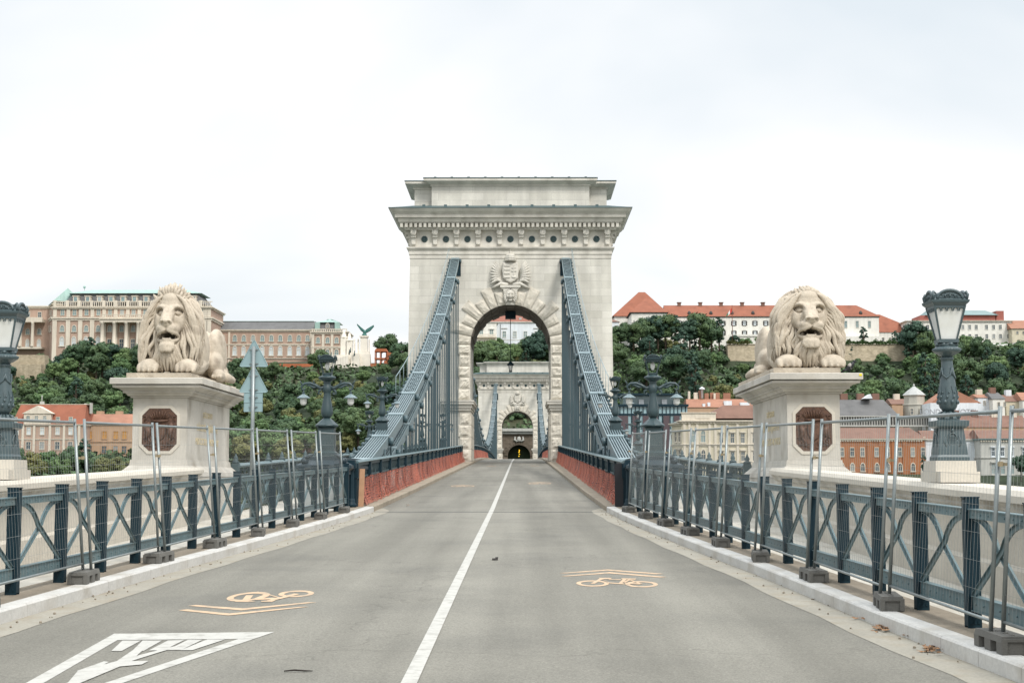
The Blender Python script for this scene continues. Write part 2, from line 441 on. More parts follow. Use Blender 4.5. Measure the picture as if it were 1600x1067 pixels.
# ------------------------------------------------------------------ surface colours
M_ASPH = mat('asphalt', s(120, 118, 110), .95, 0, .09, .28, bump=.35, bscale=90, fine=.0, spec=.25, dirt=(s(98, 97, 92), .5, .5))
def _asph():
    n = M_ASPH.node_tree; N = n.nodes; L = n.links; b = N['Principled BSDF']
    old = b.inputs['Base Color'].links[0].from_socket
    t = N.new('ShaderNodeTexCoord')
    a = N.new('ShaderNodeTexNoise'); a.inputs['Scale'].default_value = 38; a.inputs['Detail'].default_value = 4; a.inputs['Roughness'].default_value = .8
    L.new(t.outputs['Object'], a.inputs['Vector'])
    v = N.new('ShaderNodeTexVoronoi'); v.inputs['Scale'].default_value = 75; L.new(t.outputs['Object'], v.inputs['Vector'])
    r = N.new('ShaderNodeMapRange'); r.inputs[1].default_value = .3; r.inputs[2].default_value = .7; r.inputs[3].default_value = .80; r.inputs[4].default_value = 1.2
    L.new(a.outputs['Fac'], r.inputs[0])
    r2 = N.new('ShaderNodeMapRange'); r2.inputs[1].default_value = .0; r2.inputs[2].default_value = 1; r2.inputs[3].default_value = .82; r2.inputs[4].default_value = 1.18
    sp = N.new('ShaderNodeSeparateColor'); L.new(v.outputs['Color'], sp.inputs[0]); L.new(sp.outputs[0], r2.inputs[0])
    k = N.new('ShaderNodeMath'); k.operation = 'MULTIPLY'; L.new(r.outputs[0], k.inputs[0]); L.new(r2.outputs[0], k.inputs[1])
    # wheel tracks run along the road: slightly polished bands
    mp = N.new('ShaderNodeMapping'); mp.inputs['Scale'].default_value = (1.1, .035, 1); L.new(t.outputs['Object'], mp.inputs[0])
    w = N.new('ShaderNodeTexNoise'); w.inputs['Scale'].default_value = 1.0; w.inputs['Detail'].default_value = 4; L.new(mp.outputs[0], w.inputs['Vector'])
    r3 = N.new('ShaderNodeMapRange'); r3.inputs[1].default_value = .35; r3.inputs[2].default_value = .65; r3.inputs[3].default_value = .84; r3.inputs[4].default_value = 1.13
    L.new(w.outputs['Fac'], r3.inputs[0])
    k2 = N.new('ShaderNodeMath'); k2.operation = 'MULTIPLY'; L.new(k.outputs[0], k2.inputs[0]); L.new(r3.outputs[0], k2.inputs[1])
    x = N.new('ShaderNodeVectorMath'); x.operation = 'SCALE'; L.new(old, x.inputs[0]); L.new(k2.outputs[0], x.inputs['Scale'])
    # fine cracks
    c = N.new('ShaderNodeTexVoronoi'); c.feature = 'DISTANCE_TO_EDGE'; c.inputs['Scale'].default_value = .13
    ad = N.new('ShaderNodeTexNoise'); ad.inputs['Scale'].default_value = 1.2; ad.inputs['Detail'].default_value = 5; L.new(t.outputs['Object'], ad.inputs['Vector'])
    am = N.new('ShaderNodeMix'); am.data_type = 'VECTOR'; am.inputs['Factor'].default_value = .14
    L.new(t.outputs['Object'], am.inputs['A']); 
    sc = N.new('ShaderNodeVectorMath'); sc.operation = 'SCALE'; sc.inputs['Scale'].default_value = 14; L.new(ad.outputs['Color'], sc.inputs[0]); L.new(sc.outputs[0], am.inputs['B'])
    L.new(am.outputs['Result'], c.inputs['Vector'])
    r4 = N.new('ShaderNodeMapRange'); r4.inputs[1].default_value = .0; r4.inputs[2].default_value = .0045; r4.inputs[3].default_value = .80; r4.inputs[4].default_value = 1
    L.new(c.outputs['Distance'], r4.inputs[0])
    y = N.new('ShaderNodeVectorMath'); y.operation = 'SCALE'; L.new(x.outputs[0], y.inputs[0]); L.new(r4.outputs[0], y.inputs['Scale'])
    L.new(y.outputs[0], b.inputs['Base Color'])
_asph()
M_WALK = mat('pale_walkway_slabs', s(190, 186, 176), .9, 0, .08, .6, bump=.2, bscale=40, fine=.06, dirt=(s(150, 140, 122), .5, .9))
M_PAVE = mat('worn_pavement', s(136, 127, 113), .95, 0, .14, .8, bump=.4, bscale=40, fine=.10, dirt=(s(105, 96, 84), .6, 1.6))
M_GUT = mat('gutter_concrete', s(146, 142, 131), .95, 0, .10, 1.2, bump=.3, bscale=60, fine=.10, dirt=(s(140, 130, 112), .7, 2.2))
M_KERB = mat('granite_kerb', s(186, 185, 181), .8, 0, .07, 1.1, bump=.2, bscale=60, fine=.08, dirt=(s(150, 142, 128), .6, 1.3))
M_KERB2 = mat('old_stone_kerb', s(146, 136, 120), .85, 0, .12, 1.1, bump=.3, bscale=50, fine=.10, dirt=(s(115, 106, 92), .7, 1.5))
M_WHITE = mat('white_road_paint', s(174, 173, 167), .8, 0, .05, 2, fine=.07, dirt=(s(138, 136, 129), .8, 7))
M_ORNG = mat('faded_salmon_road_paint', s(188, 162, 134), .85, 0, .06, 2, fine=.08, dirt=(s(136, 130, 118), .85, 8))
M_STEEL = mat('grey_green_painted_iron', s(66, 84, 88), .5, .0, .10, 2.0, spec=.35, fine=.03, streak=.10)
M_DARK = mat('dark_teal_painted_steel', s(16, 42, 52), .55, .0, .12, 2.0, spec=.25, fine=.03)
M_RAILT = mat('blue_grey_painted_rail', s(86, 108, 113), .45, .0, .16, 2.0, spec=.35, fine=.04, dirt=(s(112, 110, 102), .45, 6))
M_GALV = mat('galvanised_tube', s(132, 139, 139), .38, .55, .12, 6, fine=.06)
M_BRASS = mat('yellowed_clamp', s(158, 144, 116), .45, .4, .1, 8)
M_BLOCK = mat('grey_recycled_block', s(98, 97, 93), .9, 0, .12, 3, bump=.3, bscale=60, fine=.08)
M_STONE = mat('lion_limestone', s(188, 177, 160), .9, 0, .12, 1.4, bump=.55, bscale=20, fine=.07, streak=.12, dirt=(s(124, 112, 98), .7, 2.6))
M_PLINTH = mat('plinth_limestone', s(188, 184, 175), .88, 0, .08, .8, bump=.25, bscale=30, fine=.05, streak=.20, dirt=(s(138, 130, 116), .8, 1.1))
M_CAP = mat('bright_cap_stone', s(190, 184, 172), .85, 0, .06, 1.0, bump=.2, bscale=30, fine=.04)
M_WALL = mat('parapet_limestone', s(188, 182, 170), .88, 0, .07, .7, bump=.25, bscale=25, fine=.05, streak=.10)
M_GROUND = mat('river_bank_ground', s(92, 94, 78), .95, 0, .2, .05, fine=.1)

# ------------------------------------------------------------------ ground, river, road
NEARQ = 44
g = MB().add([(-3500, -300, -9.2), (3500, -300, -9.2), (3500, 6000, -9.2), (-3500, 6000, -9.2)], [(0, 1, 2, 3)]).build('ground', M_GROUND); struct(g)
M_WATER = mat('river_water', s(88, 98, 92), .12, 0, .1, .05, bump=.5, bscale=.8, spec=.5)
w = MB().add([(-1800, 60, -8.8), (1800, 60, -8.8), (1800, 395, -8.8), (-1800, 395, -8.8)], [(0, 1, 2, 3)]).build('river', M_WATER); struct(w)

ys = [-6 + 1.5 * i for i in range(0, 293)]
def sheet(name, m, xa, xb, dz, ys, n=1, parent=None):
    b = MB(); rs = []
    for y in ys:
        a = xa(y); c = xb(y)
        rs.append([(a + (c - a) * i / n, y, zr(y) + dz) for i in range(n + 1)])
    b.rings(rs, closed=False, caps=False)
    return b.build(name, m, parent, fix=False)
road = sheet('road', M_ASPH, lambda y: kerbx(y), lambda y: -kerbx(y), 0, ys, 4); struct(road)
for sx in (-1, 1):
    o = sheet('gutter', M_GUT, lambda y: sx * kerbx(y), lambda y: sx * (kerbx(y) - (.44 if y < 47 else .12) - .03 * math.sin(y * 1.3)), .004, [-6 + 1.5 * i for i in range(0, 37)]); struct(o)
    yb = [y for y in ys if y <= 46.5]
    o = sheet('pavement', M_PAVE, lambda y: sx * (kerbx(y) + .17), lambda y: sx * (railx(y) + .25), .15, yb); struct(o)
    o = sheet('walkway', M_WALK, lambda y: sx * (railx(y) + .25), lambda y: sx * 6.95, .146, yb); struct(o)
    yb = [y for y in ys if 46.5 <= y <= 126] + [126.9]
    o = sheet('pavement', M_KERB2, lambda y: sx * (kerbx(y) + .17), lambda y: sx * 4.12, .15, yb); struct(o)
    yb = [y for y in ys if 136 <= y <= 327]
    o = sheet('pavement', M_KERB2, lambda y: sx * (kerbx(y) + .17), lambda y: sx * 4.12, .15, yb); struct(o)
    o = sheet('walkway', M_WALK, lambda y: sx * 4.13, lambda y: sx * 7.0, .12, [y for y in ys if 46.5 <= y <= 126] + [126.9]); struct(o)
    o = sheet('walkway', M_WALK, lambda y: sx * 4.13, lambda y: sx * 7.0, .12, [y for y in ys if 136 <= y <= 327]); struct(o)
    # kerb stones: blocks with thin joints
    for near in (True, False):
        KW = .245 if near else .168; b = MB(); L_ = 1.0 if near else 1.6; y = -5. if near else 46.2
        while y < (46 if near else 420):
            y1 = y + L_ - .010; vs = []
            for yy in (y, y1):
                k = kerbx(yy); z = zr(yy)
                vs += [(sx * k, yy, z - .1), (sx * k, yy, z + .135), (sx * (k + .018), yy, z + .155), (sx * (k + KW), yy, z + .155), (sx * (k + KW), yy, z - .1)]
            b.rings([vs[:5], vs[5:]]); y += L_
        o = b.build('kerb', M_KERB if near else M_KERB2); struct(o)
# bridge deck body under the carriageway, abutment under the approach
M_DECKU = mat('dark_deck_iron', s(60, 72, 76), .6, 0, .1, .5)
for (ya, yb, nm, m_, xw) in ((46.6, 430, 'bridge_deck', M_DECKU, 7.15), (-6, 46.5, 'abutment', M_WALL, 9.4)):
    rs = []
    y = ya
    while y <= yb + .01:
        z = zr(y) - .06
        if nm == 'bridge_deck': rs.append([(-xw, y, z), (xw, y, z), (xw, y, z - 1.2), (-xw, y, z - 1.2)])
        else: rs.append([(-xw, y, z), (xw, y, z), (xw, y, -9.1), (-xw, y, -9.1)])
        y += (yb - ya) / 60
    o = MB().rings(rs).build(nm, m_); struct(o)

# ------------------------------------------------------------------ painted markings (thin paint on the road)
def paint(name, m, polys, dz=.008, label=None):
    dz *= .5
    b = MB()
    for i, poly in enumerate(polys):
        pts = [G(*p) for p in poly]
        b.add([(p.x, p.y, p.z + dz + .0003 * (i if len(polys) < 20 else max(0, i - 55))) for p in pts], [tuple(range(len(pts)))])
    o = b.build(name, m, road, fix=False)
    for p in o.data.polygons:
        if p.normal.z < 0: p.flip()
    if label: o['label'] = label
    return o
def strip(pts, wa):
    """quads along a polyline given in photograph pixels; wa = half width in pixels (x,y) at each point"""
    out = []
    for i in range(len(pts) - 1):
        (x0, y0), (x1, y1) = pts[i], pts[i + 1]
        out.append([(x0 - wa[0], y0 - wa[1]), (x0 + wa[0], y0 + wa[1]), (x1 + wa[0], y1 + wa[1]), (x1 - wa[0], y1 - wa[1])])
    return out
# centre line: metres, follows the slightly wandering line of the road
cl = MB()
cpts = [(G(639.5, 1066).x - .03 * 0, 3.0)]
ctr = [(-.60 + .945 - .945, 0)]
line = [(2.0, None)]
pa = G(639.5, 1066); pb = G(767.5, 799); pc = G(769.5, 795); pd = G(799.5, 722)
def cxat(y):
    if y < pb.y: return pa.x + (pb.x - pa.x) * (y - pa.y) / (pb.y - pa.y)
    if y < pc.y: return pb.x + (pc.x - pb.x) * (y - pb.y) / (pc.y - pb.y)
    return pc.x + (pd.x - pc.x) * (y - pc.y) / (pd.y - pc.y)
rs = []
y = 2.
while y < 200:
    x = cxat(y); hw = .068
    rs.append([(x + hw, y, zr(y) + .008), (x - hw, y, zr(y) + .008)])
    y = y + (1.5 if not (pb.y - 1.5 < y < pc.y) else .25)
o = cl.rings(rs, closed=False, caps=False).build('centre_line', M_WHITE, road, fix=False)
# warning triangle with a walking figure, painted for drivers coming the other way
Z2 = lambda x, y: (30 + x / 3.8095, 970 + y / 3.8095)
tri_o = [Z2(*p) for p in ((565, 76), (1520, 66), (-250, 690), (-520, 690))]
polys = []
polys.append([Z2(*p) for p in ((565, 76), (1520, 66), (1395, 106), (585, 114))])                     # far side
polys.append([Z2(*p) for p in ((565, 76), (585, 114), (145, 370), (-330, 650), (-470, 680), (40, 370))])             # left side
polys.append([Z2(*p) for p in ((1395, 106), (1520, 66), (615, 370), (-200, 650), (-330, 650), (510, 370), (1305, 108))])
tri = paint('warning_triangle_marking', M_WHITE, polys, .008, 'white painted triangle outline with a walking figure on the left lane')
fig = [((615, 118), (725, 118), (610, 180), (548, 180)), ((735, 118), (850, 118), (740, 180), (672, 180)), ((885, 118), (985, 114), (860, 176), (770, 178)),
       ((1005, 114), (1090, 114), (965, 174), (880, 176)), ((1120, 112), (1225, 112), (1030, 176), (960, 176)),
       ((700, 160), (770, 146), (665, 240), (580, 242)), ((890, 160), (1010, 138), (830, 190), (665, 242), (640, 226)),
       ((505, 243), (532, 247), (425, 304), (350, 310), (345, 300)), ((580, 242), (770, 241), (730, 262), (600, 274), (370, 370), (290, 370), (345, 305)),
       ((290, 370), (370, 370), (150, 450), (120, 430))]
paint('walking_figure_marking', M_WHITE, [[Z2(*p) for p in q] for q in fig], .012)
# bicycles and chevrons
ZR = lambda x, y: (860 + x / 8, 870 + y / 8)
ZL = lambda x, y: (270 + x / 6.4, 900 + y / 6.4)
def ring(Z, cx, cy, rx, ry, t, n=28, tilt=0):
    out = []
    for i in range(n):
        a0 = 2 * PI * i / n; a1 = 2 * PI * (i + 1) / n
        q = []
        for a, k in ((a0, 1), (a1, 1), (a1, 0), (a0, 0)):
            fx = rx if k else rx - t[0]; fy = ry if k else ry - t[1]
            X = math.cos(a) * fx; Y_ = math.sin(a) * fy
            q.append(Z(cx + X, cy + Y_ + tilt * X))
        out.append(q)
    return out
def bar(Z, x0, y0, x1, y1, hx, hy):
    return [Z(x0 - hx, y0 - hy), Z(x0 + hx, y0 + hy), Z(x1 + hx, y1 + hy), Z(x1 - hx, y1 - hy)]
bikeR = ring(ZR, 528, 331, 205, 38, (58, 13), tilt=.012) + ring(ZR, 1140, 341, 205, 39, (58, 14), tilt=.012)
bikeR += [bar(ZR, 525, 334, 650, 266, 27, 0), [ZR(600, 262), ZR(770, 262), ZR(755, 274), ZR(640, 280)], bar(ZR, 640, 278, 740, 322, 14, 4), bar(ZR, 700, 322, 925, 338, 5, 6),
          bar(ZR, 730, 282, 880, 284, 5, 4), bar(ZR, 870, 336, 935, 274, 24, 0), [ZR(885, 268), ZR(1075, 272), ZR(1060, 284), ZR(890, 280)], bar(ZR, 985, 284, 1135, 338, 26, 3), bar(ZR, 930, 330, 1120, 338, 5, 7), bar(ZR, 920, 320, 985, 290, 16, 2)]
paint('bicycle_marking', M_ORNG, bikeR, .008, 'salmon painted bicycle symbol on the right lane')
paint('chevron_marking', M_ORNG, [[ZR(110, 202), ZR(715, 156), ZR(715, 170), ZR(200, 204)], [ZR(715, 156), ZR(1415, 210), ZR(1330, 216), ZR(715, 170)],
      [ZR(125, 240), ZR(735, 190), ZR(735, 206), ZR(215, 242)], [ZR(735, 190), ZR(1450, 250), ZR(1370, 258), ZR(735, 206)]], .008, 'double salmon chevron ahead of the bicycle on the right lane')
bikeL = ring(ZL, 755, 205, 218, 42, (70, 15), tilt=-.10) + ring(ZL, 1235, 176, 180, 32, (58, 12), tilt=-.04)
bikeL += [bar(ZL, 770, 190, 720, 250, 36, 0), [ZL(625, 248), ZL(830, 250), ZL(800, 258), ZL(620, 256)], bar(ZL, 860, 160, 960, 185, 20, 8), bar(ZL, 950, 185, 820, 235, 30, 2), bar(ZL, 950, 182, 1070, 218, 28, 4),
          bar(ZL, 820, 232, 1080, 222, 6, 7), bar(ZL, 1240, 178, 1120, 210, 26, 3), bar(ZL, 1120, 210, 960, 248, 24, 3), [ZL(880, 248), ZL(1030, 244), ZL(990, 258), ZL(885, 258)]]
paint('bicycle_marking', M_ORNG, bikeL, .008, 'salmon painted bicycle symbol on the left lane, seen upside down')
paint('chevron_marking', M_ORNG, [[ZL(150, 296), ZL(235, 288), ZL(700, 322), ZL(685, 342)], [ZL(685, 342), ZL(700, 322), ZL(1340, 262), ZL(1440, 262)],
      [ZL(55, 342), ZL(145, 332), ZL(570, 374), ZL(560, 394)], [ZL(560, 394), ZL(570, 374), ZL(1260, 308), ZL(1365, 306)]], .008, 'double salmon chevron below the bicycle on the left lane')
for (x0, x1, yy) in ((699, 747, 758.5), (820, 867, 754.2), (757, 778, 728), (826, 844, 727.4)):
    xm = (x0 + x1) / 2; h = 1.3 if yy > 740 else .35; ql = (x1 - x0) / 4
    pol = [[(xm - ql * 2, yy), (xm, yy - h * .9), (xm + ql * 2, yy), (xm, yy - h * .45)]]
    Zq = lambda x, y: (x, y)
    pol += ring(Zq, xm - ql * .8, yy + h * .9, ql * .75, h * .6, (ql * .2, h * .2), 14) + ring(Zq, xm + ql * .8, yy + h * .9, ql * .75, h * .6, (ql * .2, h * .2), 14)
    pol += [bar(Zq, xm - ql * .8, yy + h * .9, xm + ql * .6, yy + h * .5, ql * .1, h * .1)]
    paint('bicycle_marking', M_ORNG, pol, .008)
# expansion joint across the road
b = MB(); yj = 45.75
b.box(-3.7, 3.7, yj - .035, yj + .035, zr(yj) + .002, zr(yj) + .010)
o = b.build('expansion_joint', M_DECKU, road)

# ------------------------------------------------------------------ stone parapets of the approach
def sweep(b, prof, ysl, sx, zf, cut=True):
    rs = [[(sx * x, y, zf(y) + z) for x, z in prof] for y in ysl]
    b.rings(rs)
gz = lambda y: zr(y) + .15
for sx in (-1, 1):
    nm = 'left' if sx < 0 else 'right'
    yend = 36.35 if sx < 0 else 35.05
    yl = [-6, 4, 14, 24, 30, yend]
    w_ = thing('stone_parapet', f'pale stone parapet wall with moulded cap on the {nm} side of the approach', 'parapet wall', (0, 0, 0))
    b = MB()
    sweep(b, [(6.66, -.2), (6.66, .38), (6.74, .42), (6.74, 1.02), (7.16, 1.02), (7.16, -.2)], yl, sx, gz); b.build('dado', M_WALL, w_)
    b = MB()
    sweep(b, [(6.71, 1.022), (6.66, 1.06), (6.66, 1.10), (6.60, 1.15), (6.60, 1.165), (7.26, 1.165), (7.2, 1.022)], yl, sx, gz); b.build('moulding', M_PLINTH, w_)
    b = MB(); y = -6.
    while y < yend - .1:
        y1 = min(y + 1.62, yend); sweep(b, [(6.56, 1.168), (6.56, 1.25), (6.62, 1.31), (7.24, 1.31), (7.30, 1.25), (7.30, 1.168)], [y, y1 - .008], sx, gz); y = y1
    b.build('coping', M_CAP, w_)

# ------------------------------------------------------------------ plinths
M_BRONZE = mat('brown_bronze_relief', s(92, 68, 55), .5, .25, .3, 14, bump=.4, bscale=60, fine=.15, dirt=(s(60, 48, 46), .7, 20))
M_GOLD = mat('worn_gilding', s(204, 190, 156), .6, .0, .15, 20)
def plinth(sx, x0, x1, y0, y1, zt, label, side_in):
    """x0..x1,y0..y1 = cornice; side_in = the face towards the road"""
    t = thing('lion_plinth', label, 'plinth', ((x0 + x1) / 2, y0, gz(y0) - .1))
    cx = (x1 - x0) / 2; ln = y1 - y0; H = zt - (gz(y0) - .1)
    b = MB()
    def slab(in0, za, in1, zb):
        b.add([(-cx + in0, in0, za), (cx - in0, in0, za), (cx - in0, ln - in0, za), (-cx + in0, ln - in0, za),
               (-cx + in1, in1, zb), (cx - in1, in1, zb), (cx - in1, ln - in1, zb), (-cx + in1, ln - in1, zb)],
              [(0, 3, 2, 1), (4, 5, 6, 7), (0, 1, 5, 4), (1, 2, 6, 5), (2, 3, 7, 6), (3, 0, 4, 7)])
    slab(.40, H - .45, .40, H - .41); slab(.35, H - .408, .30, H - .345); slab(.25, H - .343, .25, H - .290)
    slab(.23, H - .288, .20, H - .26); slab(.20, H - .258, .12, H - .225); slab(.06, H - .223, .05, H - .172); slab(.12, H - .170, .12, H - .146); slab(0, H - .144, 0, H - .02); slab(.0, H - .018, .02, H)
    b.build('cornice', M_PLINTH, t)
    b = MB(); slab(.45, 1.60, .45, H - .452); b.build('shaft', M_PLINTH, t)
    b = MB(); slab(.22, 0, .22, 1.20); slab(.20, 1.202, .22, 1.30); slab(.23, 1.302, .28, 1.36); slab(.29, 1.362, .39, 1.46); slab(.40, 1.462, .42, 1.598); b.build('base', M_PLINTH, t)
    # panel with relief
    pw, pa, pb_, ch = .415, 1.80, 2.81, .17; yf = .45
    oct_ = lambda w, a, c, k: [(-w + k, a), (w - k, a), (w, a + k), (w, c - k), (w - k, c), (-w + k, c), (-w, c - k), (-w, a + k)]
    b = MB(); b.rings([[(x, yf + .0, z) for x, z in oct_(pw + .07, pa - .07, pb_ + .07, ch + .03)], [(x, yf - .022, z) for x, z in oct_(pw + .07, pa - .07, pb_ + .07, ch + .03)],
                      [(x, yf - .022, z) for x, z in oct_(pw + .0, pa - .0, pb_ + .0, ch)], [(x, yf - .004, z) for x, z in oct_(pw + .0, pa - .0, pb_ + .0, ch)]], caps=False)
    b.build('panel_frame', M_CAP, t)
    b = MB(); b.rings([[(x, yf + .0, z) for x, z in oct_(pw - .002, pa, pb_, ch)], [(x, yf - .014, z) for x, z in oct_(pw - .002, pa, pb_, ch)]])
    rr = random.Random(5 if sx < 0 else 9)
    zc = (pa + pb_) / 2
    # crown, shield, supporters and branches in low relief
    yq = yf - .016
    for k in range(11):
        a = PI * (k / 10); b.tube([(-.16 * math.cos(a), yq, zc + .24 + .02 * math.sin(a)), (-.24 * math.cos(a), yq - .03, zc + .34 + .10 * math.sin(a))], [.022, .014], 6)
    b.tube([(-.2, yq - .01, zc + .22), (0, yq - .03, zc + .20), (.2, yq - .01, zc + .22)], .03, 6)
    sh = [(-.15, zc + .14), (.15, zc + .14), (.16, zc - .1), (.1, zc - .22), (0, zc - .28), (-.1, zc - .22), (-.16, zc - .1)]
    b.rings([[(x, yf - .01, z) for x, z in sh], [(x * .9, yf - .05, zc + (z - zc) * .9) for x, z in sh]])
    for q in (-1, 1):
        b.sphere((q * .27, yq - .01, zc + .10), .07, 8, 5, sc=(1, .5, 1.2)); b.tube([(q * .29, yq, zc + .08), (q * .25, yq - .02, zc - .06), (q * .31, yq - .01, zc - .2)], [.07, .075, .05], 7)
        b.tube([(q * .27, yq - .02, zc), (q * .17, yq - .04, zc + .04)], .022, 6); b.tube([(q * .28, yq - .02, zc - .18), (q * .2, yq - .02, zc - .3), (q * .32, yq - .01, zc - .36)], .024, 6)
        b.tube([(q * .36, yq, zc + .2), (q * .30, yq - .02, zc + .32), (q * .38, yq, zc + .30)], .018, 6)
        for k in range(9):
            a = .3 + k * .14; b.sphere((q * (.06 + .038 * k), yq - .005, zc - .42 + .010 * k * k * .35), .025, 6, 4, sc=(1.3, .6, .8))
        for k in range(7):
            b.tube([(q * (.08 + .04 * k), yq, zc - .30 + rr.uniform(-.03, .03)), (q * (.11 + .04 * k), yq - .02, zc - .38 + rr.uniform(-.03, .03))], .012, 5)
    b.build('coat_of_arms_relief', M_BRONZE, t)
    # gilded letters on the face towards the road
    for i, (txt, sz) in enumerate((('SZÉCHENYI', .20), ('LÁNCHÍD ÚJJÁÉPÍTVE', .24), ('MDCCCXLIX–MCMXLIX', .24))):
        cu = bpy.data.curves.new('inscription', 'FONT'); cu.body = txt; cu.size = sz; cu.extrude = .004; cu.align_x = 'CENTER'; cu.space_character = 1.12
        ot = bpy.data.objects.new('inscription', cu); C.objects.link(ot); cu.materials.append(M_GOLD)
        dg = bpy.context.evaluated_depsgraph_get()
        me = bpy.data.meshes.new_from_object(ot.evaluated_get(dg)); bpy.data.objects.remove(ot)
        om = bpy.data.objects.new('inscription', me); C.objects.link(om); om.parent = t
        om.location = (side_in * (cx - .45 + .006), ln * .46, 2.66 - .34 * i)
        om.rotation_euler = (PI / 2, 0, side_in * PI / 2)
    return t
PL = plinth(-1, -8.75, -6.56, 36.0, 42.2, 4.355, 'moulded limestone plinth carrying the spiky crowned lion on the left', 1)
PR = plinth(1, 6.56, 8.66, 34.7, 40.8, 4.372, 'moulded limestone plinth carrying the lion on the right beside a perched crow', -1)

def put_lion(x, y, z, seed, spiky, mirror, label, ln):
    me = lion_mesh(seed, spiky, .019)
    me.materials.append(M_STONE)
    t = thing('lion_statue', label, 'statue', (x, y, z))
    o = bpy.data.objects.new('lion_body', me); C.objects.link(o); o.parent = t
    o.location = (0, .42, .115)
    o.scale = (-.865, 1.05, 1.115) if mirror else (.905, 1.05, 1.075)
    b = MB()
    b.box(-.90, .62, .13, ln, 0, .12); b.build('base_slab', M_STONE, t)
    if mirror: t.children[-1].scale = (-1, 1, 1)
    return t
put_lion(-7.49, 36.0, 4.357, 4, True, False, 'large carved limestone lion with spiky crown of mane lying on the left plinth', 5.9)
put_lion(7.56, 34.7, 4.374, 11, False, True, 'large carved limestone lion with smooth rounded mane lying on the right plinth', 5.8)
# ------------------------------------------------------------------ steel approach railings with crossed arched braces
def post_mesh():
    b = MB()
    b.box(-.070, .070, -.065, -.053, 0, 1.30).box(-.070, .070, .053, .065, 0, 1.30)
    b.box(-.070, -.062, -.053, .053, .02, 1.28).box(.062, .070, -.053, .053, .02, 1.28)
    b.box(-.014, .014, -.072, -.065, .04, 1.12).box(-.050, -.042, -.070, -.065, .04, 1.14).box(.042, .050, -.070, -.065, .04, 1.14)
    for z in (1.17, 1.25):
        for x in (-.05, 0, .05): b.cbox((x * .8, -.069, z), (.02, .012, .02))
    for x in (-.05, .05): b.cbox((x * .8, -.069, .06), (.024, .014, .03))
    b.box(-.078, .078, -.073, .073, 1.30, 1.312)
    return b
ORD = ['first', 'second', 'third', 'fourth', 'fifth', 'sixth', 'seventh', 'eighth', 'ninth', 'tenth', 'eleventh', 'twelfth', 'thirteenth', 'fourteenth', 'fifteenth', 'sixteenth', 'seventeenth', 'eighteenth', 'nineteenth', 'twentieth']
PM = None
for sx in (-1, 1):
    nm = 'left' if sx < 0 else 'right'
    y0 = 20.73 - 1.68 * (5 if sx < 0 else 7); n = int((44.6 - y0) / 1.68) + 1
    t = thing('steel_railing', f'dark teal steel railing with crossed arched braces along the {nm} kerb', 'railing', (0, 0, 0))
    P = [Vector((sx * railx(y0 + 1.68 * k), y0 + 1.68 * k, gz(y0 + 1.68 * k))) for k in range(n)]
    for k in range(n):
        if PM is None: o = post_mesh().build('post', M_DARK, t); PM = o.data
        else: o = bpy.data.objects.new('post', PM); C.objects.link(o); o.parent = t
        o.location = P[k]
    for k in range(n - 1):
        a, c = P[k], P[k + 1]; d = (c - a); L_ = d.length; u = d / L_; off = .07
        A = a + u * off; B = c - u * off
        b = MB()
        b.bar(A + Vector((0, 0, 1.14)), B + Vector((0, 0, 1.14)), .075, .085).bar(A + Vector((0, 0, 1.188)), B + Vector((0, 0, 1.188)), .11, .012)
        for q in range(7):
            p = A + (B - A) * (q + .5) / 7; b.sphere((p.x - sx * .04, p.y, p.z + 1.14), .011, 5, 4)
        b.build('top_rail', M_RAILT, t)
        b = MB()
        b.bar(A + Vector((0, 0, .25)), B + Vector((0, 0, .25)), .05, .135).bar(A + Vector((0, 0, .322)), B + Vector((0, 0, .322)), .085, .01).bar(A + Vector((0, 0, .178)), B + Vector((0, 0, .178)), .085, .01)
        for q in range(7):
            p = A + (B - A) * (q + .5) / 7; b.sphere((p.x - sx * .028, p.y, p.z + .25), .011, 5, 4)
        b.build('bottom_rail', M_RAILT, t)
        for q in (0, 1):
            b = MB(); S, E_ = (A, B) if q == 0 else (B, A); w_ = (E_ - S)
            pts = []
            for i in range(13):
                v = i / 12
                # a quarter arch from the head of one post, then straight to the foot of the next
                if v < .5:
                    an = v / .5 * PI * .34; fx = .04 + math.sin(an) / math.sin(PI * .34) * .40; fz = (1 - math.cos(an)) / (1 - math.cos(PI * .34)) * .36
                else: fx = .44 + (v - .5) / .5 * .54; fz = .36 + (v - .5) / .5 * .64
                pts.append(S + w_ * fx + Vector((0, 0, 1.10 - fz * .775)))
            lat = Vector((sx * (.012 if q else -.012), 0, 0))
            rs = []
            for i, p in enumerate(pts):
                dd = (pts[min(i + 1, 12)] - pts[max(i - 1, 0)]).normalized(); nn = dd.cross(Vector((1, 0, 0))).normalized() * .024
                rs.append([tuple(p + lat + nn + Vector((.011, 0, 0))), tuple(p + lat - nn + Vector((.011, 0, 0))), tuple(p + lat - nn - Vector((.011, 0, 0))), tuple(p + lat + nn - Vector((.011, 0, 0)))])
            b.rings(rs)
            rs = [[tuple(Vector(r[1]) + Vector((.02, 0, 0))), tuple(Vector(r[1]) + Vector((.02, 0, .006))), tuple(Vector(r[2]) + Vector((-.02, 0, .006))), tuple(Vector(r[2]) + Vector((-.02, 0, 0)))] for r in rs]
            b.rings(rs); b.build('brace', M_RAILT, t)

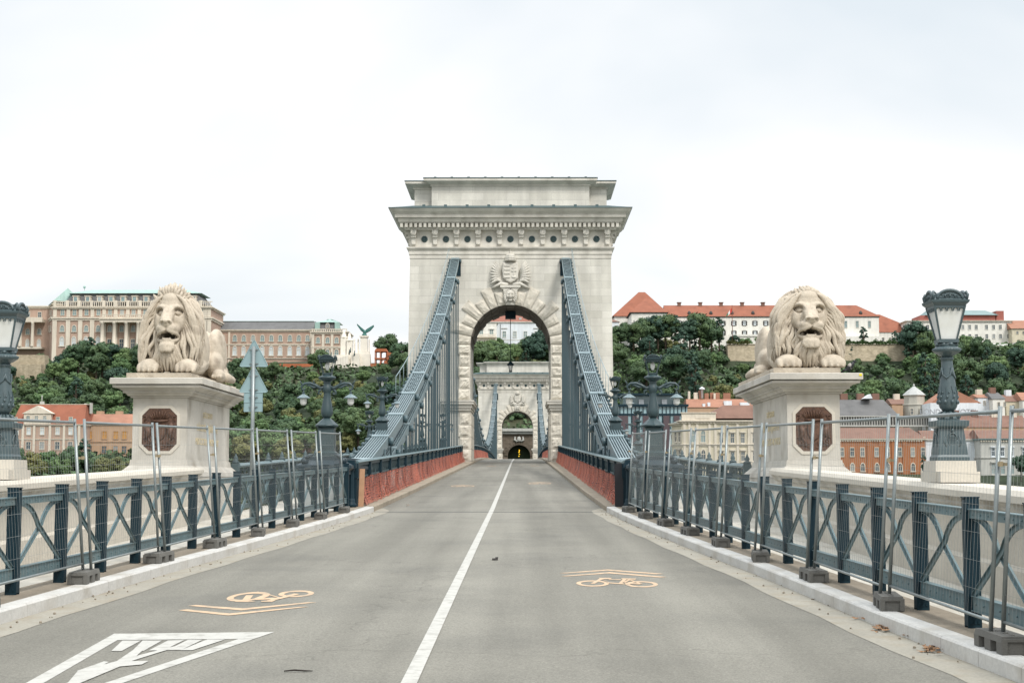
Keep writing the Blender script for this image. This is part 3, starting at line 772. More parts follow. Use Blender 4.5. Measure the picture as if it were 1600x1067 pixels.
# ------------------------------------------------------------------ mesh fence panels on blocks
def panel_parts(L_, H=2.02):
    f = MB()
    f.tube([(0, 0, .03), (0, 0, H + .03)], .021, 8).tube([(0, L_, .03), (0, L_, H + .03)], .021, 8)
    # top tube dips a little at the ends, bottom tube
    f.tube([(0, .0, H - .02), (0, L_ * .5, H - .022), (0, L_, H - .02)], .019, 8)
    f.tube([(0, .0, .115), (0, L_, .115)], .016, 8)
    w_ = MB(); n = int(L_ / .1)
    for i in range(1, n + 1):
        y = L_ * i / (n + 1); w_.tube([(0.006, y, .115), (0.006, y, H)],   .0013, 3, smooth=False)
    for z in (.36, .62, .88, 1.14, 1.42, 1.70):
        w_.tube([(-.002, 0, z), (-.002, L_, z)],  .0016, 3, smooth=False)
    return f, w_
M_WIRE = mat('galvanised_wire', s(150, 154, 152), .5, .4, .1, 5)
def block_mesh():
    b = MB(); X, Y_, Z_ = .13, .34, .155
    b.box(-X, X, -Y_, Y_, .10, Z_, top=(.012, .012))
    b.box(-X, X, -Y_, -Y_ + .12, 0, .0995).box(-X, X, Y_ - .12, Y_, 0, .0995).box(-X, X, -.075, .075, 0, .0995)
    b.box(-X + .05, X - .05, -Y_ + .12, -.075, .03, .0995).box(-X + .05, X - .05, .075, Y_ - .12, .03, .0995)
    b.box(-X, X, -Y_ - .02, -Y_ - .0005, .11, Z_ - .02).box(-X, -X + .05, -Y_ - .02, -Y_ - .0005, 0, .1095).box(X - .05, X, -Y_ - .02, -Y_ - .0005, 0, .1095)
    for y in (-.24, -.09, .09, .24): b.lathe([(.028, 0), (.028, .01)], 10, (0, y, Z_ - .004))
    return b
BM_ = None; rf = random.Random(3)
for sx in (-1, 1):
    nm = 'left' if sx < 0 else 'right'
    y0 = 20.7 - 3.53 * 2 if sx < 0 else 17.5 - 3.53 * 2
    nP = int((45.2 - y0) / 3.53) + (0)
    lean = .145 if sx < 0 else .12
    for k in range(nP + 1):
        ya = y0 + 3.53 * k
        # block under the joint
        if BM_ is None: o = block_mesh().build('fence_block', M_BLOCK); BM_ = o.data
        else: o = bpy.data.objects.new('fence_block', BM_); C.objects.link(o)
        xx = sx * fencex(ya)
        o.location = (xx + sx * .04, ya, gz(ya) + .008); o.rotation_euler = (math.atan(.022), 0, PI / 2 * .0 + rf.uniform(-.12, .12))
        o['label'] = f'grey notched fence foot under the {ORD[k]} joint from the front, {nm} fence'; o['category'] = 'fence block'; o['group'] = 'blocks under the mesh fences'
        if k == nP: continue
        yb = ya + 3.53
        a = Vector((sx * (fencex(ya) - .04), ya + .05, gz(ya) + .14)); c = Vector((sx * (fencex(yb) + .04), yb - .05, gz(yb) + .14))
        d = c - a; L_ = d.length
        t = thing('mesh_fence', f'{ORD[k]} galvanised mesh fence section from the front, {nm} side of the road', 'mesh fence', tuple(a), 0, 'mesh fences along the road')
        ex = Vector((d.y, -d.x, 0)).normalized(); ey = d.normalized(); ez = Vector((sx * (lean + rf.uniform(-.02, .02)) / 2.0, 0, 1)).normalized()
        M3 = Matrix((ex, ey, ez)).transposed()
        t.rotation_mode = 'QUATERNION'
        ex2 = ey.cross(ez).normalized(); ez2 = ex2.cross(ey).normalized()
        t.rotation_quaternion = Matrix((ex2, ey, ez2)).transposed().to_quaternion()
        f, w_ = panel_parts(L_)
        f.build('frame', M_GALV, t); w_.build('wire_mesh', M_WIRE, t)
        b = MB(); b.bar((0, L_, 1.52), (-sx * .08, L_ + .10, 1.52), .022, .028).cbox((-sx * .065, L_ + .05, 1.52), (.035, .035, .045)); b.build('clamp', M_BRASS, t)

# ------------------------------------------------------------------ bridge side railings with orange netting
def net_mat():
    m = mat('orange_safety_netting', s(140, 72, 54), .7, 0, .3, 1.2)
    n = m.node_tree; N = n.nodes; L = n.links; b = N['Principled BSDF']; out = [x for x in N if x.type == 'OUTPUT_MATERIAL'][0]
    t = N.new('ShaderNodeTexCoord'); sp = N.new('ShaderNodeSeparateXYZ'); L.new(t.outputs['Object'], sp.inputs[0])
    def mth(op, a, v):
        x = N.new('ShaderNodeMath'); x.operation = op; L.new(a, x.inputs[0])
        if isinstance(v, (int, float)): x.inputs[1].default_value = v
        else: L.new(v, x.inputs[1])
        return x.outputs[0]
    def hole(sock, per, duty):
        f = mth('MULTIPLY', sock, 1 / per); f = mth('FRACT', f, 0); return mth('GREATER_THAN', f, duty)
    nn = N.new('ShaderNodeTexNoise'); nn.inputs['Scale'].default_value = 2.2; nn.inputs['Detail'].default_value = 3; L.new(t.outputs['Object'], nn.inputs['Vector'])
    ys_ = mth('ADD', sp.outputs[1], mth('MULTIPLY', nn.outputs['Fac'], .5)); zs_ = mth('ADD', sp.outputs[2], mth('MULTIPLY', nn.outputs['Fac'], .45))
    h = mth('MULTIPLY', hole(ys_, .085, .32), hole(zs_, .075, .32))
    mp = N.new('ShaderNodeMapping'); mp.inputs['Scale'].default_value = (1, 3.2, .35); L.new(t.outputs['Object'], mp.inputs[0])  # vertical streaks: light and shade of the folds painted into the net colour
    st = N.new('ShaderNodeTexNoise'); st.inputs['Scale'].default_value = 1.6; st.inputs['Detail'].default_value = 4; L.new(mp.outputs[0], st.inputs['Vector'])
    old = b.inputs['Base Color'].links[0].from_socket; q = N.new('ShaderNodeMapRange'); q.inputs[1].default_value = .42; q.inputs[2].default_value = .6; L.new(st.outputs['Fac'], q.inputs[0])
    xm = N.new('ShaderNodeMix'); xm.data_type = 'RGBA'; L.new(q.outputs[0], xm.inputs['Factor']); L.new(old, xm.inputs['A']); xm.inputs['B'].default_value = (*s(184, 108, 88), 1); L.new(xm.outputs['Result'], b.inputs['Base Color'])
    tr = N.new('ShaderNodeBsdfTransparent'); mix = N.new('ShaderNodeMixShader')
    L.new(h, mix.inputs[0]); L.new(b.outputs[0], mix.inputs[1]); L.new(tr.outputs[0], mix.inputs[2]); L.new(mix.outputs[0], out.inputs[0])
    return m
M_NET = net_mat()
M_WOOD = mat('weathered_board', s(178, 140, 110), .85, 0, .15, 4, streak=.2)
M_BLACK = mat('black_board', s(28, 30, 34), .6, 0, .1, 4)
def side_railing(sx, ya, yb, xr, label, end=False, step=3.9, fine=True):
    t = thing('bridge_railing', label, 'railing', (0, 0, 0))
    n = max(2, round((yb - ya) / step)); st = (yb - ya) / n
    yy = [ya + st * k for k in range(n + 1)]
    yf = []
    y = ya
    while y < yb - .01: yf.append(y); y += 2.0
    yf.append(yb)
    b = MB(); sweep(b, [(xr - .11, 1.29), (xr - .13, 1.32), (xr - .07, 1.365), (xr + .07, 1.365), (xr + .13, 1.32), (xr + .11, 1.29)], yf, sx, gz)
    b.build('handrail', M_RAILT, t)
    b = MB(); sweep(b, [(xr - .045, 1.20), (xr - .045, 1.288), (xr + .045, 1.288), (xr + .045, 1.20)], yf, sx, gz)
    sweep(b, [(xr - .03, .82), (xr - .03, .88), (xr + .03, .88), (xr + .03, .82)], yf, sx, gz); sweep(b, [(xr - .06, .03), (xr - .06, .12), (xr + .06, .12), (xr + .06, .03)], yf, sx, gz)
    b.build('stringer', M_STEEL, t)
    pm = None
    for k in range(n + 1):
        y = yy[k]; z = gz(y)
        if pm is None: o = MB().box(-.07, .07, -.09, .09, 0, 1.20).box(-sx * .05 - .06, -sx * .05 + .06, -.12, .12, .85, 1.285).build('post', M_DARK, t); pm = o.data
        else: o = bpy.data.objects.new('post', pm); C.objects.link(o); o.parent = t
        o.location = (sx * xr, y, z)
    b = MB()
    for k in range(n):
        m_ = 8
        for i in range(1, m_):
            y = yy[k] + st * i / m_; z = gz(y); b.box(sx * xr - .014, sx * xr + .014, y - .02, y + .02, z + .12, z + 1.20)
        for i in range(m_):
            y = yy[k] + st * (i + .5) / m_; z = gz(y)
            b.bar((sx * xr, y - .22, z + .90), (sx * xr, y + .0, z + 1.19), .02, .03); b.bar((sx * xr, y + .22, z + .90), (sx * xr, y, z + 1.19), .02, .03)
    b.build('lattice', M_STEEL, t)
    return t
def netting(sx, ya, yb, xr, label, seed):
    rr = random.Random(seed); b = MB(); ny = int((yb - ya) / .16); nz_ = 7; rs = []
    for i in range(ny + 1):
        y = ya + (yb - ya) * i / ny; r = []
        for j in range(nz_ + 1):
            v = j / nz_
            fold = .09 * noise.noise(Vector((y * 2.2, v * .7, seed))) + .04 * math.sin(y * 2 * PI / 1.3 + noise.noise(Vector((y * .6, 0, 3))) * 3) * (1 - v * .5)
            out = .16 * (1 - v) ** 2.2 + .02
            top = .82 + .05 * noise.noise(Vector((y * .8, 5, seed)))
            r.append((sx * (xr - .1 - out - fold), y, gz(y) + .02 + v * top))
        rs.append(r)
    b.rings(rs, closed=False, caps=False, smooth=True)
    return tag(b.build('safety_netting', M_NET, fix=False), label, 'netting')
for sx in (-1, 1):
    nm = 'left' if sx < 0 else 'right'
    side_railing(sx, 45.9, 126.8, 4.03, f'grey green iron railing beside the {nm} edge of the carriageway before the near tower')
    side_railing(sx, 135.3, 326, 3.95, f'grey green iron railing beside the {nm} edge of the carriageway between the towers', step=6)
    netting(sx, 46.2, 126.7, 4.03, f'orange plastic netting hung on the {nm} bridge railing before the near tower', 1 + sx)
    netting(sx, 135.4, 215, 3.95, f'orange plastic netting hung on the {nm} bridge railing beyond the near tower', 5 + sx)
    # cast end column
    t = thing('railing_end_column', f'dark fluted iron column where the {nm} bridge railing begins', 'column', (sx * 4.1, 45.55, gz(45.5)))
    b = MB(); b.lathe([(.16, 0), (.16, .1), (.12, .14), (.12, .2), (.10, .26)], 12); b.build('base', M_DARK, t)
    b = MB(); b.lathe([(.10, .26), (.085, .5), (.085, 1.05), (.11, 1.1), (.11, 1.16)], 16, flute=-.1, smooth=False); b.build('shaft', M_DARK, t)
    b = MB(); b.box(-.15, .15, -.15, .15, 1.16, 1.30); b.box(-.12, .12, -.12, .12, 1.30, 1.38); b.build('capital', M_DARK, t)
b = MB(); b.box(-.08, .08, -.02, .02, 0, 1.12); o = b.build('wooden_board', M_WOOD, loc=(-3.86, 46.05, gz(46.05))); o.rotation_euler = (0, .03, .2); tag(o, 'pale upright board fixed at the start of the left orange netting', 'board')
b = MB(); b.box(-.13, .13, -.03, .03, 0, 1.28); o = b.build('black_board', M_BLACK, loc=(3.84, 45.9, gz(45.9))); o.rotation_euler = (0, .0, -.3); tag(o, 'black upright board at the start of the right orange netting', 'board')

# ------------------------------------------------------------------ outer iron parapets of the walkways
for sx in (-1, 1):
    nm = 'left' if sx < 0 else 'right'
    t = thing('iron_parapet', f'grey green lattice iron parapet with finials on the outer {nm} edge beyond the lion', 'parapet', (0, 0, 0))
    ya = 42.3 if sx < 0 else 40.9; xr = 6.92; n = 31; st = (126.5 - ya) / n; yf = [ya + st * k for k in range(n + 1)]
    b = MB(); sweep(b, [(xr - .12, 1.22), (xr - .14, 1.27), (xr - .05, 1.33), (xr + .05, 1.33), (xr + .14, 1.27), (xr + .12, 1.22)], yf, sx, gz)
    b.build('handrail', M_RAILT, t)
    b = MB(); sweep(b, [(xr - .05, .05), (xr - .05, .17), (xr + .05, .17), (xr + .05, .05)], yf, sx, gz); sweep(b, [(xr - .03, .95), (xr - .03, 1.02), (xr + .03, 1.02), (xr + .03, .95)], yf, sx, gz)
    for k in range(n):
        for i in range(4):
            y = yf[k] + st * i / 4; y2 = y + st / 4; z = gz(y)
            X_ = sx * xr
            b.bar((X_, y, z + .17), (X_, y, z + 1.22), .05, .05)
            b.bar((X_, y + .02, z + .2), (X_, y2 - .02, z + .93), .03, .035); b.bar((X_, y + .02, z + .93), (X_, y2 - .02, z + .2), .03, .035)
            b.bar((X_, y, z + 1.02), (X_, (y + y2) / 2, z + 1.2), .03, .03); b.bar((X_, y2, z + 1.02), (X_, (y + y2) / 2, z + 1.2), .03, .03)
    b.build('lattice', M_STEEL, t)
    pm = None
    for k in range(n + 1):
        if pm is None: o = MB().box(-.1, .1, -.1, .1, 0, 1.33).lathe([(.09, 1.33), (.11, 1.37), (.05, 1.41), (.07, 1.46), (.03, 1.54), (.005, 1.60)], 8).build('post', M_STEEL, t); pm = o.data
        else: o = bpy.data.objects.new('post', pm); C.objects.link(o); o.parent = t
        o.location = (sx * xr, yf[k], gz(yf[k]))
# ------------------------------------------------------------------ stone towers of the bridge
M_TOW = ashlar('tower_ashlar', s(204, 201, 192), course=.62, length=1.9, mortar=.016, var=.08, joint=.80, bump=.35, streak=.15)
M_TRIM = mat('tower_trim_stone', s(204, 200, 190), .88, 0, .08, .8, bump=.25, bscale=20, fine=.06, streak=.14, dirt=(s(150, 146, 134), .6, .9))
M_RUST = mat('rough_rusticated_stone', s(202, 196, 183), .92, 0, .14, 1.6, bump=.8, bscale=9, fine=.08, dirt=(s(162, 155, 140), .6, 2.0))
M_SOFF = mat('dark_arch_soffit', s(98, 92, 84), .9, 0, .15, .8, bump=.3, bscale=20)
M_ROOFE = mat('teal_metal_roof_edge', s(74, 92, 94), .5, .1, .1, 1)
M_ROS = mat('dark_teal_rosette', s(66, 84, 86), .5, 0, .1, 3)
BH = 1.398                       # local heights are above the deck at the tower; eye level is BH below it
hh = lambda v: v - BH
DEP = 8.0
def rustic(b, x0, x1, z0, z1, y, out, rr, face=-1, g=.02):
    """block with a rough pillowed face on plane y"""
    x0 += g; x1 -= g; z0 += g; z1 -= g; n = 7; m = 6; ch = min(.055, (z1 - z0) * .08)
    outer = [(x0, z0), (x1, z0), (x1, z1), (x0, z1)]
    base = len(b.v)
    grid = []
    for j in range(m + 1):
        row = []
        for i in range(n + 1):
            u = i / n; v = j / m
            edge = i in (0, n) or j in (0, m)
            x = x0 + ch + (x1 - x0 - 2 * ch) * u; z = z0 + ch + (z1 - z0 - 2 * ch) * v
            d = out * .7 if edge else out * (.95 + .4 * rr.random())
            row.append((x, y + face * d, z))
        grid.append(row)
    vs = [p for r in grid for p in r]
    fs = [(j * (n + 1) + i, j * (n + 1) + i + 1, (j + 1) * (n + 1) + i + 1, (j + 1) * (n + 1) + i) for j in range(m) for i in range(n)]
    b.add(vs, fs)
    o4 = [(x, y, z) for x, z in outer]; o3 = [(x, y + face * out * .62, z) for x, z in outer]; i4 = [grid[0][0], grid[0][n], grid[m][n], grid[m][0]]
    b.rings([o4, o3, i4], caps=False)
def vouss(b, cz, r0, r1, a0, a1, y, out, rr, face=-1):
    ga = .015; a0 += ga; a1 -= ga; n = 4; m = 6
    P = lambda r, a, d: (r * math.cos(a), y + face * d, cz + r * math.sin(a))
    grid = [[P(r0 + .05 + (r1 - r0 - .1) * j / m, a0 + .012 + (a1 - a0 - .024) * i / n, out * .7 if (i in (0, n) or j in (0, m)) else out * (.95 + .22 * rr.random())) for i in range(n + 1)] for j in range(m + 1)]
    vs = [p for r in grid for p in r]
    b.add(vs, [(j * (n + 1) + i, j * (n + 1) + i + 1, (j + 1) * (n + 1) + i + 1, (j + 1) * (n + 1) + i) for j in range(m) for i in range(n)])
    crn = [(r0, a0), (r0, a1), (r1, a1), (r1, a0)]
    b.rings([[P(r, a, 0) for r, a in crn], [P(r, a, out * .6) for r, a in crn], [grid[0][0], grid[0][n], grid[m][n], grid[m][0]]], caps=False)
def tower(y, label, detail=True):
    t = thing('bridge_tower', label, 'bridge tower', (0, y, zr(127) + .15)); t.scale = (1, 1, 1.008)
    rr = random.Random(17)
    AR = 3.33; CZ = hh(11.0); TOP = hh(18.15); zb = -13.0
    wx = lambda z: 8.62 - (z + 1) * .0135        # battered half-width
    b = MB()
    # two piers
    for q in (-1, 1):
        pr = []
        for z in (zb, hh(-1), hh(5.7), hh(11), TOP): pr.append([(q * AR, 0, z), (q * wx(z), 0, z), (q * wx(z), DEP, z), (q * AR, DEP, z)])
        b.rings(pr)
    # spandrel over the arch
    n = 32; xs = [-AR * math.cos(PI * i / n) for i in range(n + 1)]; az_ = [CZ + AR * math.sin(PI * i / n) for i in range(n + 1)]
    fr = [(x, 0, z) for x, z in zip(xs, az_)]; bk = [(x, DEP, z) for x, z in zip(xs, az_)]
    b.rings([[(x, 0, TOP) for x in xs], fr], closed=False, caps=False); b.rings([[(x, DEP, TOP) for x in xs], bk], closed=False, caps=False)
    b.build('wall', M_TOW, t)
    b = MB(); k = 0
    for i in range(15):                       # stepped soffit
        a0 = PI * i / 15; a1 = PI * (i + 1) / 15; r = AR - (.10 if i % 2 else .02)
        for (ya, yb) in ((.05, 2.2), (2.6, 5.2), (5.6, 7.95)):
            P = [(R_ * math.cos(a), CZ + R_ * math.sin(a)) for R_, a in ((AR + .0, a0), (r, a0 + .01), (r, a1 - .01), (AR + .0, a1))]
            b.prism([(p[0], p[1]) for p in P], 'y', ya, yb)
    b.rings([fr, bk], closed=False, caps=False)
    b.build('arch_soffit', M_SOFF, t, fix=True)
    # rusticated surround, front and back
    for face, yy in ((-1, 0), (1, DEP)):
        JB = {}
        z = hh(1.0) - 0.5; ii = 0
        while z < hh(5.55) - .4:
            z1 = min(z + .98, hh(5.6))
            for q in (-1, 1):
                w_ = .98 if ii % 2 else .86; rustic(JB.setdefault((q, 0), MB()), *(sorted((q * AR, q * (AR + w_)))), z, z1, yy, .17, rr, face)
            z = z1; ii += 1
        z = hh(6.45)
        while z < CZ - .3:
            z1 = min(z + .93, CZ)
            for q in (-1, 1):
                w_ = 1.05 if ii % 2 else .90; rustic(JB.setdefault((q, 1), MB()), *(sorted((q * AR, q * (AR + w_)))), z, z1, yy, .20, rr, face)
            z = z1; ii += 1
        for jb in JB.values(): jb.build('rusticated_jamb', M_RUST, t)
        b = MB()
        for i in range(15):
            if i == 7: continue
            vouss(b, CZ, AR, 5.05 if i % 2 else 4.45, PI * i / 15, PI * (i + 1) / 15, yy, .20, rr, face)
        b.build('arch_voussoirs', M_RUST, t)
        if not detail and face == 1: continue
    # rough blocks down the sides of the passage
    for q in (-1, 1):
        z = hh(1.0) - .5; b = MB()
        while z < hh(5.5) - .4:
            z1 = min(z + .98, hh(5.6)); yy = .02
            while yy < DEP - .3:
                b.box(*(sorted((q * AR, q * (AR - .09)))), yy + .02, min(yy + 1.55, DEP) - .02, z + .02, z1 - .02, top=(0, 0)); yy += 1.6
            z = z1
        b.build('passage_stones', M_RUST, t)
    # impost moulding across the piers
    for q in (-1, 1):
        b = MB()
        for z0, z1, o in ((hh(5.6), hh(5.8), .10), (hh(5.802), hh(6.1), .22), (hh(6.102), hh(6.3), .42), (hh(6.302), hh(6.42), .48)):
            b.box(*(sorted((q * (AR - o * .7), q * (5.3 + o)))), -o - .12, DEP + o + .12, z0, z1)
        b.build('impost', M_TRIM, t)
    # entablature
    def band(name, lay, m=M_TRIM):
        b = MB()
        for (hx, o, z0, z1, o2) in lay:
            b.add([(-hx - o, -o, z0), (hx + o, -o, z0), (hx + o, DEP + o, z0), (-hx - o, DEP + o, z0), (-hx - o2, -o2, z1), (hx + o2, -o2, z1), (hx + o2, DEP + o2, z1), (-hx - o2, DEP + o2, z1)],
                  [(0, 3, 2, 1), (4, 5, 6, 7), (0, 1, 5, 4), (1, 2, 6, 5), (2, 3, 7, 6), (3, 0, 4, 7)])
        return b.build(name, m, t)
    HX = 8.38
    band('architrave', [(HX, .04, hh(18.152), hh(18.5), .04), (HX, .10, hh(18.502), hh(18.82), .10), (HX, .14, hh(18.822), hh(18.98), .26), (HX, .28, hh(18.982), hh(19.08), .30)])
    band('frieze', [(HX, -.03, hh(19.082), hh(20.5), -.03)], M_TRIM)
    pxs = [-8.08 + 1.796 * i for i in range(10)]
    def bracket(b, cx, cy, dx, dy):
        """console with scroll; dx,dy = outward direction"""
        for (w_, z0, z1, o) in ((.20, hh(19.12), hh(19.35), .10), (.17, hh(19.352), hh(19.9), .18), (.20, hh(19.902), hh(20.2), .36), (.24, hh(20.202), hh(20.48), .52)):
            if dy: b.box(cx - w_, cx + w_, *(sorted((cy, cy + dy * o))), z0, z1)
            else: b.box(*(sorted((cx, cx + dx * o))), cy - w_, cy + w_, z0, z1)
        if dy: b.tube([(cx - .2, cy + dy * .38, hh(20.15)), (cx + .2, cy + dy * .38, hh(20.15))], .12, 8); b.tube([(cx - .16, cy + dy * .15, hh(19.35)), (cx + .16, cy + dy * .15, hh(19.35))], .10, 8)
        else: b.tube([(cx + dx * .38, cy - .2, hh(20.15)), (cx + dx * .38, cy + .2, hh(20.15))], .12, 8)
    BR = None
    def put_br(x, y_, rz):
        nonlocal BR
        if BR is None: b = MB(); bracket(b, 0, 0, 0, -1); o = b.build('bracket', M_TRIM, t); BR = o.data
        else: o = bpy.data.objects.new('bracket', BR); C.objects.link(o); o.parent = t
        o.location = (x, y_, 0); o.rotation_euler = (0, 0, rz)
    for x in pxs: put_br(x, .03, 0); put_br(x, DEP - .03, PI)
    for yy in (.5, 2.25, 4, 5.75, 7.5): put_br(-HX + .03, yy, -PI / 2); put_br(HX - .03, yy, PI / 2)
    RO = None
    for i in range(9):
        for (yy, f) in ((.03, -1), (DEP - .03, 1)):
            if f == 1 and not detail: continue
            if RO is None:
                r_ = MB(); r_.lathe([(.27, 0), (.27, .05), (.20, .09), (.18, .05)], 16, smooth=False)
                for q in range(8): r_.sphere((.15 * math.cos(q * PI / 4), .15 * math.sin(q * PI / 4), .07), .06, 6, 4)
                r_.sphere((0, 0, .08), .09, 8, 5); o = r_.build('rosette', M_ROS, t); RO = o.data
            else: o = bpy.data.objects.new('rosette', RO); C.objects.link(o); o.parent = t
            o.location = (pxs[i] + .898, yy, hh(19.78)); o.rotation_euler = (PI / 2 if f < 0 else -PI / 2, 0, 0)
    band('dentil_course', [(HX, .42, hh(20.502), hh(20.62), .48), (HX, .50, hh(20.622), hh(21.02), .50), (HX, .84, hh(21.022), hh(21.10), .88)])
    b = MB()
    x = -HX - .78
    while x < HX + .7:
        b.box(x, x + .23, -.82, -.501, hh(20.66), hh(21.0)); b.box(x, x + .23, DEP + .501, DEP + .82, hh(20.66), hh(21.0)); x += .39
    y_ = -.4
    while y_ < DEP + .3:
        b.box(-HX - .82, -HX - .501, y_, y_ + .23, hh(20.66), hh(21.0)); b.box(HX + .501, HX + .82, y_, y_ + .23, hh(20.66), hh(21.0)); y_ += .39
    b.build('dentils', M_TRIM, t)
    band('cornice', [(HX, .92, hh(21.102), hh(21.42), .98), (HX, 1.20, hh(21.422), hh(21.70), 1.20), (HX, 1.24, hh(21.702), hh(21.86), 1.42), (HX, 1.46, hh(21.862), hh(22.10), 1.66)])
    band('cornice_flashing', [(HX, 1.70, hh(22.102), hh(22.17), 1.70)], M_ROOFE)
    b = MB(); b.add([(-HX - 1.6, -1.6, hh(22.172)), (HX + 1.6, -1.6, hh(22.172)), (HX + 1.6, DEP + 1.6, hh(22.172)), (-HX - 1.6, DEP + 1.6, hh(22.172)),
                     (-HX + .2, .2, hh(22.62)), (HX - .2, .2, hh(22.62)), (HX - .2, DEP - .2, hh(22.62)), (-HX + .2, DEP - .2, hh(22.62))], [(0, 1, 5, 4), (1, 2, 6, 5), (2, 3, 7, 6), (3, 0, 4, 7), (4, 5, 6, 7)])
    for i in range(9): b.box(-7.2 + 1.8 * i - .12, -7.2 + 1.8 * i + .12, -.9, -.5, hh(22.3), hh(22.52))
    b.build('ledge_roof', M_ROOFE, t)
    # attic storey
    b = MB(); b.box(-8.1, 8.1, .95, DEP - .95, hh(22.3), hh(24.12)); b.box(-6.62, 6.62, .35, .949, hh(22.3), hh(24.28)); b.box(-6.62, 6.62, DEP - .949, DEP - .35, hh(22.3), hh(24.28))
    b.build('attic', M_TOW, t)
    b = MB()
    def att(x0, x1, y0, y1, z, o):
        b.box(x0 - .10, x1 + .10, y0 - .10, y1 + .10, z, z + .12); b.add([(x0 - .12, y0 - .12, z + .122), (x1 + .12, y0 - .12, z + .122), (x1 + .12, y1 + .12, z + .122), (x0 - .12, y1 + .12, z + .122),
              (x0 - o, y0 - o, z + .36), (x1 + o, y0 - o, z + .36), (x1 + o, y1 + o, z + .36), (x0 - o, y1 + o, z + .36)], [(0, 3, 2, 1), (4, 5, 6, 7), (0, 1, 5, 4), (1, 2, 6, 5), (2, 3, 7, 6), (3, 0, 4, 7)])
        b.box(x0 - o - .03, x1 + o + .03, y0 - o - .03, y1 + o + .03, z + .362, z + .56)
    att(-8.1, 8.1, .95, DEP - .95, hh(24.122), .72); att(-6.62, 6.62, .34, DEP - .34, hh(24.282), .60)
    b.build('attic_cornice', M_TRIM, t)
    b = MB(); b.box(-8.9, 8.9, .15, DEP - .15, hh(24.684), hh(24.74)); b.box(-7.3, 7.3, -.34, DEP + .34, hh(24.844), hh(24.90))
    for i in range(10): b.box(-6.3 + 1.4 * i - .1, -6.3 + 1.4 * i + .1, -.30, .1, hh(24.902), hh(24.96))
    b.build('attic_flashing', M_ROOFE, t)
    # iron mouths where the chains enter
    b = MB()
    for q in (-1, 1):
        for yy, f in ((0, -1), (DEP, 1)):
            b.box(q * 4.60 - .46, q * 4.60 + .46, *(sorted((yy - f * .02, yy + f * .06))), hh(16.7), hh(18.05))
    b.build('chain_mouth', M_DARK, t)
    # arms with crown and scrolls, and the lion-head keystone
    for face, yy in ((-1, 0), (1, DEP)):
        if face == 1: continue
        b = MB(); cz = hh(16.95); f = face
        sh = [(-.62, .85), (-.3, .78), (0, .88), (.3, .78), (.62, .85), (.66, .2), (.62, -.45), (.3, -.72), (0, -.85), (-.3, -.72), (-.62, -.45), (-.66, .2)]
        b.rings([[(x, yy, cz + z) for x, z in sh], [(x, yy + f * .30, cz + z) for x, z in sh], [(x * .86, yy + f * .36, cz + z * .88) for x, z in sh]])
        for k in range(4): b.box(-.52, -.04, yy + f * .43, yy + f * .355, cz + .52 - k * .32, cz + .66 - k * .32)
        b.box(.25, .33, yy + f * .43, yy + f * .355, cz - .25, cz + .62); b.box(.13, .45, yy + f * .432, yy + f * .356, cz + .36, cz + .44); b.box(.08, .5, yy + f * .434, yy + f * .357, cz + .10, cz + .19)
        b.sphere((.28, yy + f * .36, cz - .38), .16, 8, 5, sc=(1.3, .5, .8))
        b.lathe([(.50, 0), (.54, .08), (.47, .13), (.50, .26), (.46, .32), (.44, .45), (.30, .58), (.1, .63), (.04, .7)], 14, (0, yy + f * .18, cz + .95), flute=-.08, smooth=False)
        b.sphere((0, yy + f * .18, cz + 1.72), .07, 8, 5); b.box(-.02, .02, yy + f * .2, yy + f * .16, cz + 1.75, cz + 1.95)
        rr2 = random.Random(2)
        for q in (-1, 1):
            for k in range(9):
                a = .5 + k * .26; r1 = .95 + .25 * math.sin(k * 1.9)
                p0 = Vector((q * .78, yy + f * .1, cz - .5 + .13 * k * .5)); p1 = p0 + Vector((q * (.55 + .42 * math.cos(a - .9)), f * .26, .95 * math.sin(a - 1.0)))
                b.tube([p0, (p0 + p1) / 2 + Vector((0, f * .12, .05)), p1], [.09, .13, .02], 6)
            b.tube([(q * .2, yy + f * .2, cz - 1.0), (q * .8, yy + f * .26, cz - .9), (q * 1.25, yy + f * .24, cz - 1.15), (q * 1.6, yy + f * .1, cz - 1.3)], [.14, .15, .12, .04], 8)
            b.tube([(q * .7, yy + f * .2, cz - .75), (q * 1.2, yy + f * .28, cz - .55), (q * 1.6, yy + f * .18, cz - .75)], [.12, .14, .04], 8)
        b.box(-.85, .85, yy + f * .42, yy - f * .001, cz - 1.24, cz - 1.06); b.box(-.75, .75, yy + f * .34, yy - f * .001, cz - 1.36, cz - 1.242)
        b.build('coat_of_arms', M_TRIM, t)
        b = MB(); z0 = CZ + AR - .05; z1 = cz - 1.37
        b.add([(-.38, yy, z0), (.38, yy, z0), (.62, yy, z1), (-.62, yy, z1), (-.38, yy + f * .34, z0), (.38, yy + f * .34, z0), (.60, yy + f * .34, z1), (-.60, yy + f * .34, z1)],
              [(0, 1, 2, 3), (4, 7, 6, 5), (0, 4, 5, 1), (1, 5, 6, 2), (2, 6, 7, 3), (3, 7, 4, 0)])
        zc = (z0 + z1) / 2 + .12
        b.sphere((0, yy + f * .42, zc), .40, 12, 8, sc=(1, .6, 1.15)); b.sphere((0, yy + f * .68, zc - .12), .17, 10, 6, sc=(.95, .8, 1.1)); b.sphere((0, yy + f * .6, zc - .42), .16, 10, 6, sc=(1, .7, .7)); b.sphere((0, yy + f * .64, zc + .1), .12, 8, 6, sc=(.8, .8, 1.6))
        for q in (-1, 1): b.sphere((q * .15, yy + f * .64, zc + .12), .06, 6, 4); b.sphere((q * .2, yy + f * .55, zc - .1), .14, 8, 5)
